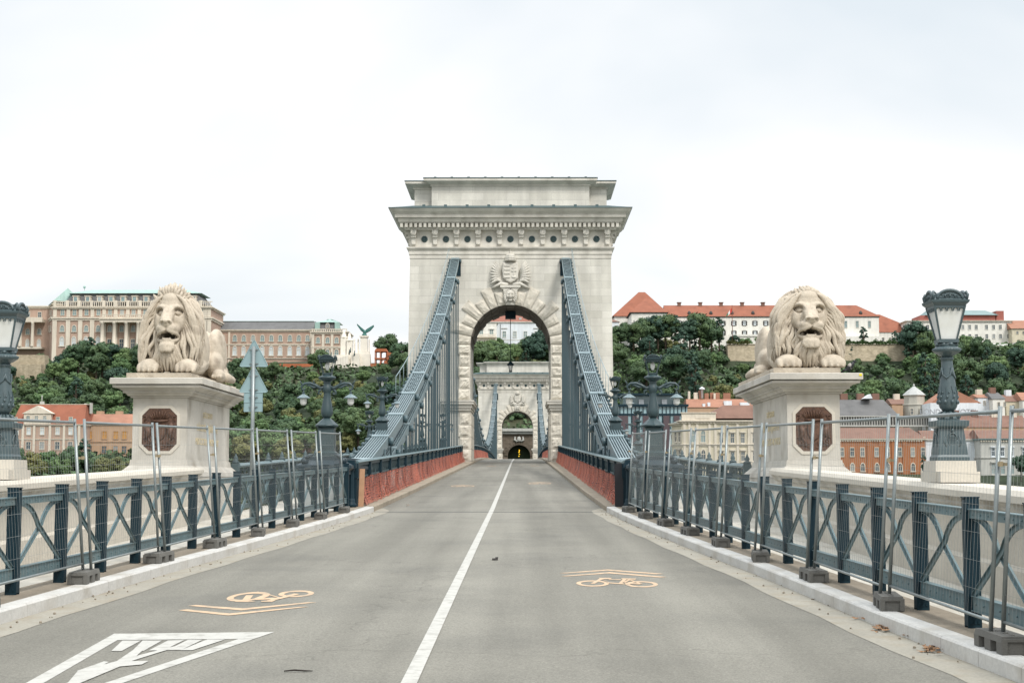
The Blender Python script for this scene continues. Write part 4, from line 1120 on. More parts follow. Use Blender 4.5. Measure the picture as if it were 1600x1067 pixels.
        for k in range(18):
            a = -2.4 + 4.8 * k / 17
            b.tube([(math.sin(a) * .36, yy + f * .45, zc + math.cos(a) * .42), (math.sin(a) * .52, yy + f * .42, zc + math.cos(a) * .58 - .05), (math.sin(a) * .54, yy + f * .38, zc + math.cos(a) * .60 - .25)], [.08, .09, .02], 6)
        b.build('keystone_lion_head', M_TRIM, t)
    # small iron walkway rails up the face
    return t
tower(127, 'near pale stone bridge tower with rusticated arch, coat of arms and heavy cornice')
tower(329, 'far pale stone bridge tower seen small through the near arch', detail=False)

# ------------------------------------------------------------------ chains
M_LINK = mat('pale_blue_grey_link', s(110, 127, 132), .42, .0, .10, 1.5, spec=.5, fine=.04)
M_JOINT = mat('light_joint_cover', s(128, 146, 151), .4, .0, .08, 1.5, spec=.5)
M_ROD = mat('dark_hanger_iron', s(62, 80, 86), .45, 0, .1, 2)
M_GAP = mat('plate_gap_shade', s(24, 30, 33), .8, 0, .1, 2)  # near-black colour standing for the shade between chain plates
M_PIN = mat('teal_pin', s(62, 82, 88), .4, .0, .12, 3, spec=.5)
zc1 = lambda y: EZ + .97 + .1377 * (y - 57) + .00153 * (y - 57) ** 2
def zc2(y):
    u = (y - 228.) / 93.; return EZ + 4.9 + 13.0 * u * u
ROD = None; PINM = None
def chain(sx, ys_, zf, label, rods, lower=True, group=None, handrail=True):
    global ROD, PINM
    t = thing('suspension_chain', label, 'chain', (0, 0, 0), group=group)
    X = sx * 4.60
    def links(yj, off, name):
        for k in range(len(yj) - 1):
            a = Vector((X, yj[k], zf(yj[k]) + off)); c = Vector((X, yj[k + 1], zf(yj[k + 1]) + off)); b = MB()
            for i in range(7):
                dx = -.294 + .098 * i
                b.bar(a + Vector((dx, -.14, -.03)), c + Vector((dx, .14, .03)), .048, .40)
            b.build(name, M_LINK, t)
            MB().bar(a + Vector((0, -.1, -.09)), c + Vector((0, .1, -.09)), .56, .34).build('gap_shade_filler', M_GAP, t)  # added dark bar, paints the shade into the gaps between plates
            if k >= 4 and handrail and off == 0:
                lc = MB(); u = (c - a); n_ = Vector((0, -u.normalized().z, u.normalized().y)) * .225
                for i in range(10):
                    s0, s1 = (-.2, .2) if i % 2 else (.2, -.2); p0 = a + u * (.05 + .09 * i) + n_ + Vector((s0, 0, 0)); p1 = a + u * (.05 + .09 * (i + 1)) + n_ + Vector((s1, 0, 0)); lc.bar(p0, p1, .045, .02)
                for e in (-.33, .33): lc.bar(a + n_ + Vector((e, 0, 0)), c + n_ + Vector((e, 0, 0)), .05, .03)
                lc.build('lacing', M_LINK, t)
        b = MB(); pn = MB()
        for k, y in enumerate(yj):
            z = zf(y) + off; sl_ = (zf(y + .5) - zf(y - .5)); u = Vector((0, 1, sl_)).normalized(); nrm = Vector((0, -u.z, u.y))
            p = Vector((X, y, z))
            MB().bar(p - u * .22 + nrm * .235, p + u * .22 + nrm * .235, .68, .05).build('joint_cover', M_JOINT, t)
            o = None
            if PINM is None:
                q = MB()
                for e in (-1, 1): q.tube([(e * .32, 0, 0), (e * .38, 0, 0), (e * .44, 0, 0), (e * .51, 0, 0), (e * .52, 0, 0)], [.15, .15, .19, .15, .05], 12)
                o = q.build('pin', M_PIN, t); PINM_set(o.data)
            else: o = bpy.data.objects.new('pin', PINM); C.objects.link(o); o.parent = t
            o.location = p
    links(ys_, 0, 'link')
    if lower: links([(ys_[k] + ys_[k + 1]) / 2 for k in range(len(ys_) - 1)], -.95, 'link')
    b = MB()
    # beaded outer edge and inspection handrail
    y = ys_[0] + .7
    pts = []
    while y < ys_[-1] - .3:
        p = Vector((X + sx * .43, y, zf(y) + .20)); b.sphere(p, .09, 7, 5); b.tube([p + Vector((0, 0, -.2)), p], .05, 6); pts.append(p); y += 1.32
    for i in range(len(pts) - 1): b.bar(pts[i] + Vector((0, 0, -.05)), pts[i + 1] + Vector((0, 0, -.05)), .04, .05)
    b.build('beaded_edge', M_PIN, t)
    if handrail:
        b = MB(); q = []
        y = ys_[0] + 24
        while y < ys_[-1]:
            p = Vector((X + sx * .48, y, zf(y) + .2)); b.tube([p, p + Vector((0, 0, 1.05))], .013, 5); q.append(p + Vector((0, 0, 1.05))); y += 2.4
        b.tube(q, .020, 6); b.build('handrail', M_JOINT, t)
    for y, dx in rods:
        z0 = gz(y) + .9; z1 = zf(y) - .9
        if z1 < z0 + .3: z1 = zf(y)
        if z1 < z0: continue
        if ROD is None:
            o = MB().tube([(0, 0, 0), (0, 0, 1)], .042, 7).build('hanger_rod', M_ROD, t); ROD_set(o.data)
        else: o = bpy.data.objects.new('hanger_rod', ROD); C.objects.link(o); o.parent = t
        o.location = (X - sx * dx, y, z0); o.scale = (1, 1, z1 - z0)
    return t
def PINM_set(d):
    global PINM; PINM = d
def ROD_set(d):
    global ROD; ROD = d
jy = [53.0 + 7.35 * k for k in range(10)] + [126.8]
for sx in (-1, 1):
    nm = 'left' if sx < 0 else 'right'
    rods = []
    y = 58.
    while y < 126.5: rods += [(y, .38), (y + .9, -.38)]; y += 2.75
    chain(sx, [49.3] + jy, zc1, f'pale iron suspension chain climbing to the near tower on the {nm}', rods)
    rods = []; y = 138.
    while y < 325: rods += [(y, .30)]; y += 3.7
    js = [135.2 + 7.7 * k for k in range(25)] + [328.8 - .6]
    chain(sx, js, zc2, f'iron suspension chain sagging between the two towers on the {nm}', rods, handrail=False)
# chain anchor housings at the abutment
M_HOUS = mat('dark_slate_painted_casing', s(40, 56, 64), .45, 0, .12, 1.2, spec=.5)
M_PANEL = mat('grey_sheet_panel', s(150, 156, 156), .5, .1, .08, 1)
for sx in (-1, 1):
    nm = 'left' if sx < 0 else 'right'
    t = thing('anchor_housing', f'dark slate moulded casing over the foot of the {nm} chain, lamp standing on it', 'anchor casing', (sx * 4.82, 44.7, gz(44.7)))
    H = 1.62
    b = MB()
    def lay(x, z0, z1, x2=None, y0=0, y1=6.2):
        x2 = x if x2 is None else x2
        b.add([(-x, y0 - (x - .8) , z0), (x, y0 - (x - .8), z0), (x, y1, z0), (-x, y1, z0), (-x2, y0 - (x2 - .8), z1), (x2, y0 - (x2 - .8), z1), (x2, y1, z1), (-x2, y1, z1)], [(0, 3, 2, 1), (4, 5, 6, 7), (0, 1, 5, 4), (1, 2, 6, 5), (2, 3, 7, 6), (3, 0, 4, 7)])
    lay(.66, .02, .98); lay(.72, .982, 1.06); lay(.70, 1.062, 1.16, .80); lay(.82, 1.162, 1.25); lay(.80, 1.252, 1.40, .52); lay(.46, 1.402, 1.50)
    b.build('casing', M_HOUS, t)
    b = MB()
    for q in (-1, 1):
        b.tube([(q * .56, .05, 1.38), (q * .56, .35, 1.38)], .10, 12)
        b.tube([(q * .52, .1, 1.44), (q * .4, .1, 1.54), (q * .3, .1, 1.56)], [.07, .05, .02], 8)
    b.build('scrolls', M_HOUS, t)
    b = MB(); b.box(-.66, .66, -.028, -.004 + .10, .04, .90); b.build('front_panel', M_PANEL, t)

# ------------------------------------------------------------------ lamps
M_GLASS = mat('milky_lamp_glass', s(214, 216, 214), .25, 0, .05, 3, spec=.5, dirt=(s(188, 188, 176), .45, 2.5))
M_LAMP = mat('lamp_grey_green_iron', s(66, 82, 86), .4, 0, .14, 5, spec=.55, fine=.05, bump=.15, bscale=40, dirt=(s(50, 62, 64), .5, 5))
def lantern(parent, z0, k, glass, mI):
    """square tapering lantern: frame, glass, crown; k = scale; z0 = foot"""
    b = MB(); u = k
    bw, tw, hz = .155 * u, .285 * u, .475 * u
    for q in (-1, 1):
        for w_ in (-1, 1):
            b.rings([[(q * bw - .014 * u, w_ * bw - .014 * u, z0), (q * bw + .014 * u, w_ * bw - .014 * u, z0), (q * bw + .014 * u, w_ * bw + .014 * u, z0), (q * bw - .014 * u, w_ * bw + .014 * u, z0)],
                     [(q * tw - .017 * u, w_ * tw - .017 * u, z0 + hz), (q * tw + .017 * u, w_ * tw - .017 * u, z0 + hz), (q * tw + .017 * u, w_ * tw + .017 * u, z0 + hz), (q * tw - .017 * u, w_ * tw + .017 * u, z0 + hz)]])
    b.box(-bw - .03 * u, bw + .03 * u, -bw - .03 * u, bw + .03 * u, z0 - .05 * u, z0 - .001)
    # frieze of little arches under the eaves
    for s4 in range(4):
        M = Matrix.Rotation(s4 * PI / 2, 4, 'Z'); yo = -tw * .965
        b.box(-tw, tw, yo - .012 * u, yo + .004 * u, z0 + hz * .93, z0 + hz, M=M)
        for i in range(5):
            cx = -tw * .76 + tw * .38 * i; ring_ = [(cx + .042 * u * math.cos(a), yo - .004 * u, z0 + hz * .86 + .036 * u * math.sin(a)) for a in [PI * j / 6 for j in range(-1, 8)]]
            b.tube(ring_, .010 * u, 4, M=M)
    b.build('lantern_frame', mI, parent)
    if glass:
        b = MB(); g0 = bw - .012 * u; g1 = tw - .016 * u
        b.rings([[(-g0, -g0, z0), (g0, -g0, z0), (g0, g0, z0), (-g0, g0, z0)], [(-g1, -g1, z0 + hz), (g1, -g1, z0 + hz), (g1, g1, z0 + hz), (-g1, g1, z0 + hz)]], caps=False)
        b.build('lantern_glass', M_GLASS, parent)
    else:
        b = MB(); b.lathe([(.03 * u, .10 * u), (.05 * u, .14 * u), (.085 * u, .22 * u), (.09 * u, .34 * u), (.05 * u, .40 * u), (.02 * u, .46 * u)], 10, (0, 0, z0)); b.build('bulb_globe', M_GLASS, parent)
    b = MB(); zt = z0 + hz
    for (x, z, x2, z2) in ((.29, 0, .34, .04), (.345, .042, .355, .075), (.33, .077, .30, .10)):
        b.add([(-x * u, -x * u, zt + z * u), (x * u, -x * u, zt + z * u), (x * u, x * u, zt + z * u), (-x * u, x * u, zt + z * u), (-x2 * u, -x2 * u, zt + z2 * u), (x2 * u, -x2 * u, zt + z2 * u), (x2 * u, x2 * u, zt + z2 * u), (-x2 * u, x2 * u, zt + z2 * u)],
              [(0, 3, 2, 1), (4, 5, 6, 7), (0, 1, 5, 4), (1, 2, 6, 5), (2, 3, 7, 6), (3, 0, 4, 7)])
    for s4 in range(4):                      # pierced crests
        M = Matrix.Rotation(s4 * PI / 2, 4, 'Z'); yo = -.31 * u; zz = zt + .09 * u
        arc = lambda r, rz, n=12: [(r * math.cos(PI * j / n), yo, zz + rz * math.sin(PI * j / n)) for j in range(n + 1)]
        b.tube(arc(.235 * u, .125 * u), .024 * u, 6, M=M); b.tube(arc(.15 * u, .07 * u), .013 * u, 4, M=M); b.prism([(p[0] * .98, p[2]) for p in arc(.22 * u, .108 * u)], 'y', yo + .004, yo + .014, M=M)
        for i in range(7):
            a = PI * (i + .5) / 7; b.tube([(.07 * u * math.cos(a), yo, zz + .02 * u), (.22 * u * math.cos(a), yo, zz + .10 * u * math.sin(a))], .008 * u, 4, M=M)
        for x in (-.09, 0, .09): b.sphere((x * u, yo - .004 * u, zz + .045 * u), .024 * u, 6, 4, M=M)
        for x in (-.31, .31):
            b.tube([(x * u, yo, zz), (x * 1.07 * u, yo - .01, zz + .06 * u), (x * .95 * u, yo, zz + .10 * u), (x * .82 * u, yo, zz + .07 * u)], [.026 * u, .022 * u, .02 * u, .012 * u], 6, M=M)
    b.build('lantern_crown', mI, parent)
def relief(b, M, w_, zc, hz):
    """oval shield with wreath on one pedestal face at y=-w_"""
    pts = [(.085 * math.cos(2 * PI * j / 14), -w_ - .006, zc + .095 * math.sin(2 * PI * j / 14)) for j in range(15)]
    b.tube(pts, .012, 5, M=M)
    for j in range(4): b.box(-.05, .05, -w_ - .018, -w_, zc - .05 + .028 * j, zc - .036 + .028 * j, M=M)
    for q in (-1, 1):
        b.tube([(q * .11, -w_ - .004, zc - .1), (q * .15, -w_ - .008, zc - .03), (q * .12, -w_ - .005, zc + .06)], [.02, .022, .008], 5, M=M)
    b.sphere((0, -w_ - .0, zc + .13), .035, 6, 4, M=M)
def lamp_single(label, loc, group=None):
    t = thing('parapet_lamp', label, 'street lamp', loc, group=group)
    b = MB(); b.lathe([(.285, 0), (.285, .05), (.262, .08), (.255, .16), (.212, .445), (.235, .45)], 4, smooth=False)
    for s4 in range(4): relief(b, Matrix.Rotation(s4 * PI / 2, 4, 'Z'), .232, .29, .2)
    b.build('pedestal', M_LAMP, t)
    b = MB(); b.lathe([(.235, .452), (.285, .48), (.292, .53), (.292, .555), (.22, .565)], 4, smooth=False)
    b.lathe([(.20, .566), (.195, .60), (.15, .64), (.10, .675), (.085, .695)], 16)
    for k in range(8):
        a = k * PI / 4; b.tube([(.09 * math.cos(a), .09 * math.sin(a), .68), (.17 * math.cos(a), .17 * math.sin(a), .645), (.205 * math.cos(a), .205 * math.sin(a), .595)], [.02, .035, .03], 6)
    b.build('pedestal_cap', M_LAMP, t)
    b = MB(); b.lathe([(.10, .695), (.15, .74), (.172, .80), (.176, .86), (.165, .95), (.142, 1.07), (.126, 1.18), (.11, 1.28), (.102, 1.38), (.098, 1.41), (.12, 1.42), (.12, 1.44), (.105, 1.45)], 20)
    for k in range(4):                       # garlands and leaves on the bulb
        a = k * PI / 2 + .4; a2 = a + PI / 2; am = a + PI / 4
        b.tube([(.118 * math.cos(a), .118 * math.sin(a), 1.30), (.135 * math.cos(a * .7 + am * .3), .135 * math.sin(a * .7 + am * .3), 1.20), (.142 * math.cos(am), .142 * math.sin(am), 1.15), (.135 * math.cos(a2 * .7 + am * .3), .135 * math.sin(a2 * .7 + am * .3), 1.20), (.118 * math.cos(a2), .118 * math.sin(a2), 1.30)], .016, 5)
        b.tube([(.122 * math.cos(a), .122 * math.sin(a), 1.30), (.138 * math.cos(a), .138 * math.sin(a), 1.2)], [.022, .01], 5)
    for k in range(9):
        a = 2 * PI * k / 9
        for (dz, r_, w_) in ((0, .180, .032), (.07, .176, .026), (.13, .166, .018)):
            b.sphere((r_ * math.cos(a + dz * 3), r_ * math.sin(a + dz * 3), .82 + dz), w_, 6, 4)
        b.tube([(.18 * math.cos(a), .18 * math.sin(a), .80), (.172 * math.cos(a + .15), .172 * math.sin(a + .15), .95), (.155 * math.cos(a), .155 * math.sin(a), 1.04)], [.014, .012, .004], 4)
    b.build('column', M_LAMP, t)
    b = MB(); b.lathe([(.085, 1.45), (.12, 1.47), (.20, 1.505)], 28, flute=-.06, smooth=False); b.lathe([(.20, 1.506), (.245, 1.53), (.258, 1.55), (.25, 1.57), (.21, 1.585), (.20, 1.60)], 28)
    for k in range(28): a = 2 * PI * k / 28; b.sphere((.25 * math.cos(a), .25 * math.sin(a), 1.558), .014, 5, 4)
    for k in range(8): a = 2 * PI * k / 8 + .2; b.sphere((.17 * math.cos(a), .17 * math.sin(a), 1.625), .038, 7, 5, sc=(1.3, 1.3, .8))
    b.lathe([(.19, 1.60), (.165, 1.66)], 16)
    b.build('dish', M_LAMP, t)
    lantern(t, 1.70, .98, True, M_LAMP)
    return t
M_LAMPB = mat('lamp_dark_teal_iron', s(48, 66, 70), .4, 0, .12, 5, spec=.5, fine=.05)
def lamp_armed(label, loc, arms=True, group=None):
    t = thing('bridge_lamp', label, 'street lamp', loc, group=group)
    b = MB(); b.lathe([(.31, 0), (.31, .12), (.25, .16), (.235, .80), (.26, .84)], 4, smooth=False)
    for s4 in range(4):
        M = Matrix.Rotation(s4 * PI / 2, 4, 'Z'); b.box(-.15, .15, -.262, -.24, .25, .72, M=M)
    b.build('pedestal', M_LAMPB, t)
    b = MB(); b.lathe([(.26, .842), (.34, .90), (.345, .94), (.30, .97), (.2, 1.06), (.13, 1.12), (.10, 1.14)], 8, smooth=False); b.lathe([(.32, .88), (.35, .91), (.33, .95)], 16)
    b.build('pedestal_cap', M_LAMPB, t)
    b = MB(); b.lathe([(.09, 1.14), (.15, 1.19), (.175, 1.27), (.178, 1.36), (.155, 1.5), (.12, 1.68), (.10, 1.85), (.105, 1.90), (.14, 1.95), (.13, 2.05), (.11, 2.1), (.10, 2.18), (.12, 2.22)], 18, flute=-.03)
    b.lathe([(.12, 2.22), (.24, 2.30), (.265, 2.33), (.25, 2.36), (.17, 2.39), (.15, 2.42)], 18)
    b.build('column', M_LAMPB, t)
    if arms:
        for q in (-1, 1):
            b = MB()
            b.tube([(q * .08, 0, 2.05), (q * .2, 0, 2.02), (q * .36, 0, 2.12), (q * .5, 0, 2.17), (q * .66, 0, 2.16), (q * .76, 0, 2.08), (q * .74, 0, 1.98), (q * .66, 0, 1.98), (q * .66, 0, 2.04)], [.06, .055, .045, .04, .04, .035, .03, .025, .015], 7)
            b.tube([(q * .30, 0, 2.06), (q * .42, 0, 2.05), (q * .55, 0, 2.12), (q * .62, 0, 2.08)], [.03, .04, .03, .015], 6)
            b.tube([(q * .36, 0, 2.14), (q * .42, 0, 2.24), (q * .36, 0, 2.27)], [.03, .02, .008], 5); b.tube([(q * .74, 0, 2.12), (q * .80, 0, 2.22), (q * .82, 0, 2.26)], [.03, .015, .006], 5)
            b.tube([(q * .17, 0, 1.98), (q * .24, 0, 1.94), (q * .26, 0, 1.86), (q * .19, 0, 1.84), (q * .17, 0, 1.9)], [.04, .04, .035, .03, .02], 6)
            b.tube([(q * .70, 0, 1.98), (q * .70, 0, 1.88)], .02, 6); b.sphere((q * .70, 0, 1.88), .045, 8, 5)
            b.build('arm', M_LAMPB, t)
            b = MB(); b.lathe([(.03, 1.86), (.06, 1.83), (.12, 1.80), (.20, 1.74), (.205, 1.725), (.10, 1.735)], 16, (q * .70, 0, 0)); sh_ = b.build('shade', M_LINK, t)
            b = MB(); b.lathe([(.095, 1.73), (.10, 1.68), (.095, 1.58), (.06, 1.53), (.01, 1.515)], 14, (q * .70, 0, 0)); b.build('globe', M_GLASS, sh_)
    lantern(t, 2.47, .76, False, M_LAMPB)
    return t
# parapet lamps on stone blocks
for sx, y in ((-1, 23.3), (1, 21.6)):
    nm = 'left' if sx < 0 else 'right'
    z = gz(y) + 1.31
    b = MB(); b.box(-.29, .29, -.33, .33, 0.004, .30, top=(.015, .015)); b.box(-.27, .27, -.52, .52, 0.003, .15)
    o = b.build('lamp_block', M_CAP, loc=(sx * 6.93, y, z)); tag(o, f'pale stone block on the {nm} parapet carrying the lamp', 'stone block')
    lt = lamp_single(f'large grey green iron lamp with milky lantern standing on the {nm} stone parapet', (sx * 6.93, y, z + .302))
    lt.scale = (.77, .77, 1.0)
LA = lamp_armed('armed iron lamp standing on the left anchor casing at the start of the bridge', (-4.82, 45.4, gz(44.7) + 1.50))
LB = copy_tree(LA, loc=(4.82, 45.4, gz(44.7) + 1.50), label='armed iron lamp standing on the right anchor casing at the start of the bridge')
for sx in (-1, 1):
    nm = 'left' if sx < 0 else 'right'
    zz = zc1(62) + .22
    copy_tree(LA, loc=(sx * 4.75, 62.6, zz - .35), label=f'second armed iron lamp, rising in front of the {nm} chain', scale=.86)
    copy_tree(LA, loc=(sx * 6.95, 79.6, gz(79.6) + .95), label=f'third armed iron lamp on the outer {nm} walkway parapet', scale=.82)
    copy_tree(LA, loc=(sx * 5.35, 123.2, gz(123) + .9), label=f'armed iron lamp behind the hanger rods beside the near tower, {nm} inner one')
    copy_tree(LA, loc=(sx * 7.0, 122.4, gz(122) + .9), label=f'armed iron lamp beside the near tower, {nm} outer one')
    for k in range(7):
        copy_tree(LA, loc=(sx * 6.95, 146 + 26 * k, gz(146 + 26 * k) + 1.0), label=f'small distant bridge lamp between the two towers on the {nm} parapet', group=f'distant bridge lamps on the {nm} parapet')
    # stone platform at the foot of the near tower beside the arch
    b = MB(); b.box(-2.2, 2.2, -3.0, 2.0, 0, .75, top=(.1, .1)); b.box(-2.1, 2.1, -2.8, 1.9, .752, .9, top=(.3, .4))
    o = b.build('lamp_platform', M_HOUS, loc=(sx * 6.55, 124.5, gz(124))); tag(o, f'dark stepped platform under the lamps at the foot of the near tower, {nm} side', 'platform')

# lantern hanging in the near arch
t = thing('hanging_lantern', 'small dark lantern hanging on a long rod under the near arch', 'lantern', (-.02, 131, 0))
zt = EZ + 14.2; zb_ = EZ + (748 - 566) * 131 / 2400
b = MB(); b.box(-.45, .45, -.45, .45, zt - .55, zt + .05); b.tube([(0, 0, zt), (0, 0, zb_)], .03, 6); b.build('rod', M_DARK, t)
b = MB(); b.lathe([(.04, .1), (.12, 0), (.30, -.18), (.30, -.26), (.24, -.28)], 8, (0, 0, zb_)); b.lathe([(.12, -.85), (.16, -.80), (.12, -.76)], 8, (0, 0, zb_))
for q in range(4): a = PI / 4 + q * PI / 2; b.bar((.22 * math.cos(a), .22 * math.sin(a), zb_ - .28), (.14 * math.cos(a), .14 * math.sin(a), zb_ - .8), .03, .03)
b.build('cap', M_DARK, t)
b = MB(); b.lathe([(.20, -.28), (.12, -.78)], 8, (0, 0, zb_)); b.build('glass', M_GLASS, t)

# road sign seen from behind
M_SIGN = mat('grey_sign_back', s(134, 158, 162), .5, .1, .06, 1.2)
SY = 33.0; p0 = W(394.5, 834, SY)
sxp = -5.0; t = thing('road_sign', 'two triangular road signs and two plates on a grey pole, seen from behind', 'road sign', (sxp, SY, gz(SY)))
SY = (sxp - CX) * 2400 / (394.5 - 815.4); t.location = (sxp, SY, gz(SY))
zz = lambda py: (748 - py) * SY / 2400 + EZ - gz(SY)
b = MB(); b.tube([(0, 0, 0), (0, 0, zz(541))], .042, 10); b.build('pole', M_GALV, t)
def sign_plate(poly, nm):
    b = MB(); b.prism(poly, 'y', .06, .064)
    n = len(poly); b.tube([(p[0], .058, p[1]) for p in poly] + [(poly[0][0], .058, poly[0][1])], .010, 5, smooth=False)
    return b.build(nm, M_SIGN, t)
def tri_(zt_, zb__, w_): return [(-w_, zb__ + .02), (-w_ + .03, zb__), (w_ - .03, zb__), (w_, zb__ + .02), (.02, zt_), (-.02, zt_)]
sign_plate(tri_(zz(532), zz(572.5), .31), 'triangular_plate'); sign_plate(tri_(zz(573.5), zz(613), .31), 'triangular_plate')
sign_plate([(-.205, zz(628)), (.205, zz(628)), (.205, zz(613.5)), (-.205, zz(613.5))], 'plate'); sign_plate([(-.205, zz(643)), (.205, zz(643)), (.205, zz(628.6)), (-.205, zz(628.6))], 'plate')
b = MB()
for py in (546, 568, 587, 609, 621, 636): z = zz(py); b.cbox((0, .03, z), (.13, .05, .025)); b.cbox((0, .05, z), (.20, .012, .02))
b.build('brackets', M_GALV, t)
# ------------------------------------------------------------------ the far bank: hill, trees, palaces, houses
def smooth(a, b, v):
    t = max(0, min(1, (v - a) / (b - a))); return t * t * (3 - 2 * t)
def hill_z(x, y):
    if abs(x) < 60: 
        k = smooth(26, 60, abs(x)); z = hill_z0(x, y)
        if y < 524: return 0 * (1 - k) + z * k - 0.0
        f = smooth(524, 575, y); return (17 + (z - 17) * f) * (1 - k) + z * k
    return hill_z0(x, y)
def hill_z0(x, y):
    base = -3 + 10 * smooth(395, 470, y)
    left = 1 - smooth(-70, 10, x)
    ym = 628 + 35 * left; up = smooth(462, ym, y)
    top = 55 - 3 * left
    z = base + (top - 7) * (up * .8 + .2 * max(0, min(1, (y - 462) / (ym - 462))))
    z += 1.5 * noise.noise(Vector((x * .02, y * .03, 2)))
    z -= 14 * smooth(800, 1500, y)
    if 72 < x < 165: z -= 6 * smooth(545, 572, y) * (1 - smooth(607, 609, y)) * smooth(72, 82, x) * (1 - smooth(150, 165, x))
    return z
b = MB(); rs = []
yy = [394.8] + [395 + 12 * i for i in range(11)] + [523.9, 524.1] + [527 + 12 * i for i in range(1, 13)] + [690, 720, 780, 860, 1000, 1200, 1500, 2000]
for y in yy: rs.append([(x, y, -9.15 if y < 395 else hill_z(x, y) if abs(x) < 700 else hill_z(x, y) * .9) for x in [-900 + 10 * i for i in range(181)]])
b.rings(rs, closed=False, caps=False, smooth=True)
M_HILL = mat('hillside_soil_and_scrub', s(42, 54, 36), .95, 0, .3, .06, fine=.3, dirt=(s(84, 78, 54), .5, .02))
hl = b.build('hill', M_HILL, fix=False); struct(hl)

def leafmat(name, col, col2):
    if name in _m: return _m[name]
    m = bpy.data.materials.new(name); m.use_nodes = True; n = m.node_tree; N = n.nodes; L = n.links; b = N['Principled BSDF']
    b.inputs['Roughness'].default_value = .7; b.inputs['Specular IOR Level'].default_value = .25
    oi = N.new('ShaderNodeObjectInfo'); t = N.new('ShaderNodeTexCoord')
    a = N.new('ShaderNodeTexNoise'); a.inputs['Scale'].default_value = .45; a.inputs['Detail'].default_value = 5; L.new(t.outputs['Object'], a.inputs['Vector'])
    r = N.new('ShaderNodeMapRange'); r.inputs[1].default_value = .3; r.inputs[2].default_value = .7; L.new(a.outputs['Fac'], r.inputs[0])
    k = N.new('ShaderNodeMath'); k.operation = 'MULTIPLY_ADD'; L.new(r.outputs[0], k.inputs[0]); k.inputs[1].default_value = .5
    h = N.new('ShaderNodeMath'); h.operation = 'MULTIPLY'; L.new(oi.outputs['Random'], h.inputs[0]); h.inputs[1].default_value = .5; L.new(h.outputs[0], k.inputs[2])
    x = N.new('ShaderNodeMix'); x.data_type = 'RGBA'; L.new(k.outputs[0], x.inputs['Factor']); x.inputs['A'].default_value = (*col, 1); x.inputs['B'].default_value = (*col2, 1)
    f = N.new('ShaderNodeTexNoise'); f.inputs['Scale'].default_value = 3.5; f.inputs['Detail'].default_value = 2; L.new(t.outputs['Object'], f.inputs['Vector'])
    q = N.new('ShaderNodeMapRange'); q.inputs[1].default_value = .35; q.inputs[2].default_value = .65; q.inputs[3].default_value = .5; q.inputs[4].default_value = 1.6; L.new(f.outputs['Fac'], q.inputs[0])
    v = N.new('ShaderNodeVectorMath'); v.operation = 'SCALE'; L.new(x.outputs['Result'], v.inputs[0]); L.new(q.outputs[0], v.inputs['Scale'])
    L.new(v.outputs[0], b.inputs['Base Color'])
    _m[name] = m; return m
M_BARK = mat('tree_bark', s(82, 72, 60), .95, 0, .2, 2)
L1 = leafmat('dark_green_leaves', (.034, .072, .040), (.088, .130, .052))
L2 = leafmat('mid_green_leaves', (.060, .120, .050), (.115, .165, .062))
L3 = leafmat('olive_leaves', (.090, .112, .044), (.155, .145, .052))
L4 = leafmat('deep_teal_leaves', (.024, .054, .040), (.044, .082, .050))
def crown_mesh(seed, rx, rz, nl, leaf, dens):
    rr = random.Random(seed); b = MB(); lobes = []
    for i in range(nl):
        while True:
            p = Vector((rr.uniform(-1, 1), rr.uniform(-1, 1), rr.uniform(-.9, 1)))
            if p.length < 1: break
        p = p.normalized() * (p.length ** .5) * .74
        r = rr.uniform(.15, .36) * rx * (1.1 - .25 * max(0, p.z))
        lobes.append((Vector((p.x * rx, p.y * rx, p.z * rz)), r))
    for c, r in lobes:
        b.sphere(c, r * .80, 8, 6, sc=(1, 1, .85))
        n = int(dens * r * r)
        for k in range(n):
            d = Vector((rr.gauss(0, 1), rr.gauss(0, 1), rr.gauss(0, 1))).normalized()
            if d.z < -.6: continue
            p = c + Vector((d.x, d.y, d.z * .85)) * r * rr.uniform(.78, 1.12)
            nn = (d + Vector((rr.uniform(-.8, .8), rr.uniform(-.8, .8), rr.uniform(-.3, .9)))).normalized()
            u = nn.cross(Vector((rr.random(), rr.random(), rr.random()))).normalized(); w_ = nn.cross(u)
            s_ = leaf * rr.uniform(.55, 1.25)
            b.add([p - u * s_ - w_ * s_ * .6, p + u * s_ * .8 - w_ * s_ * .7, p + u * s_ + w_ * s_ * .5, p - u * s_ * .7 + w_ * s_ * .8], [(0, 1, 2, 3)])
    return b, lobes
def tree_proto(name, label, seed, rx, H, m, leaf=.29, dens=40, group=None, crown_z=.58, rz=None, nl=36):
    t = thing(name, label, 'tree', (0, 0, -100), group=group)
    rz = rz or H * .40
    b, lobes = crown_mesh(seed, rx, rz, nl, leaf, dens)
    o = b.build('crown', m, t, fix=False); o.location = (0, 0, H * crown_z)
    b = MB(); rr = random.Random(seed)
    b.tube([(0, 0, -1.5), (.1, 0, H * .2), (0, .1, H * .45), (.1, 0, H * .7)], [.45, .33, .25, .1], 7)
    for k in range(6):
        a = k * 1.05 + rr.random(); c, r = lobes[k * 2]
        b.tube([(0, 0, H * (.22 + .04 * k)), (c.x * .5, c.y * .5, H * crown_z + c.z * .5 - .6), (c.x, c.y, H * crown_z + c.z)], [.18, .12, .04], 5)
    b.build('trunk', M_BARK, t)
    return t
PROT = []
for i in range(3): PROT.append(tree_proto('broadleaf_tree', '', 20 + i, 5.6, 12.5, L1))
for i in range(2): PROT.append(tree_proto('broadleaf_tree', '', 30 + i, 5.0, 11.0, L2))
for i in range(2): PROT.append(tree_proto('broadleaf_tree', '', 40 + i, 4.6, 9.5, L3))
for i in range(1): PROT.append(tree_proto('broadleaf_tree', '', 50 + i, 5.4, 13.5, L4))
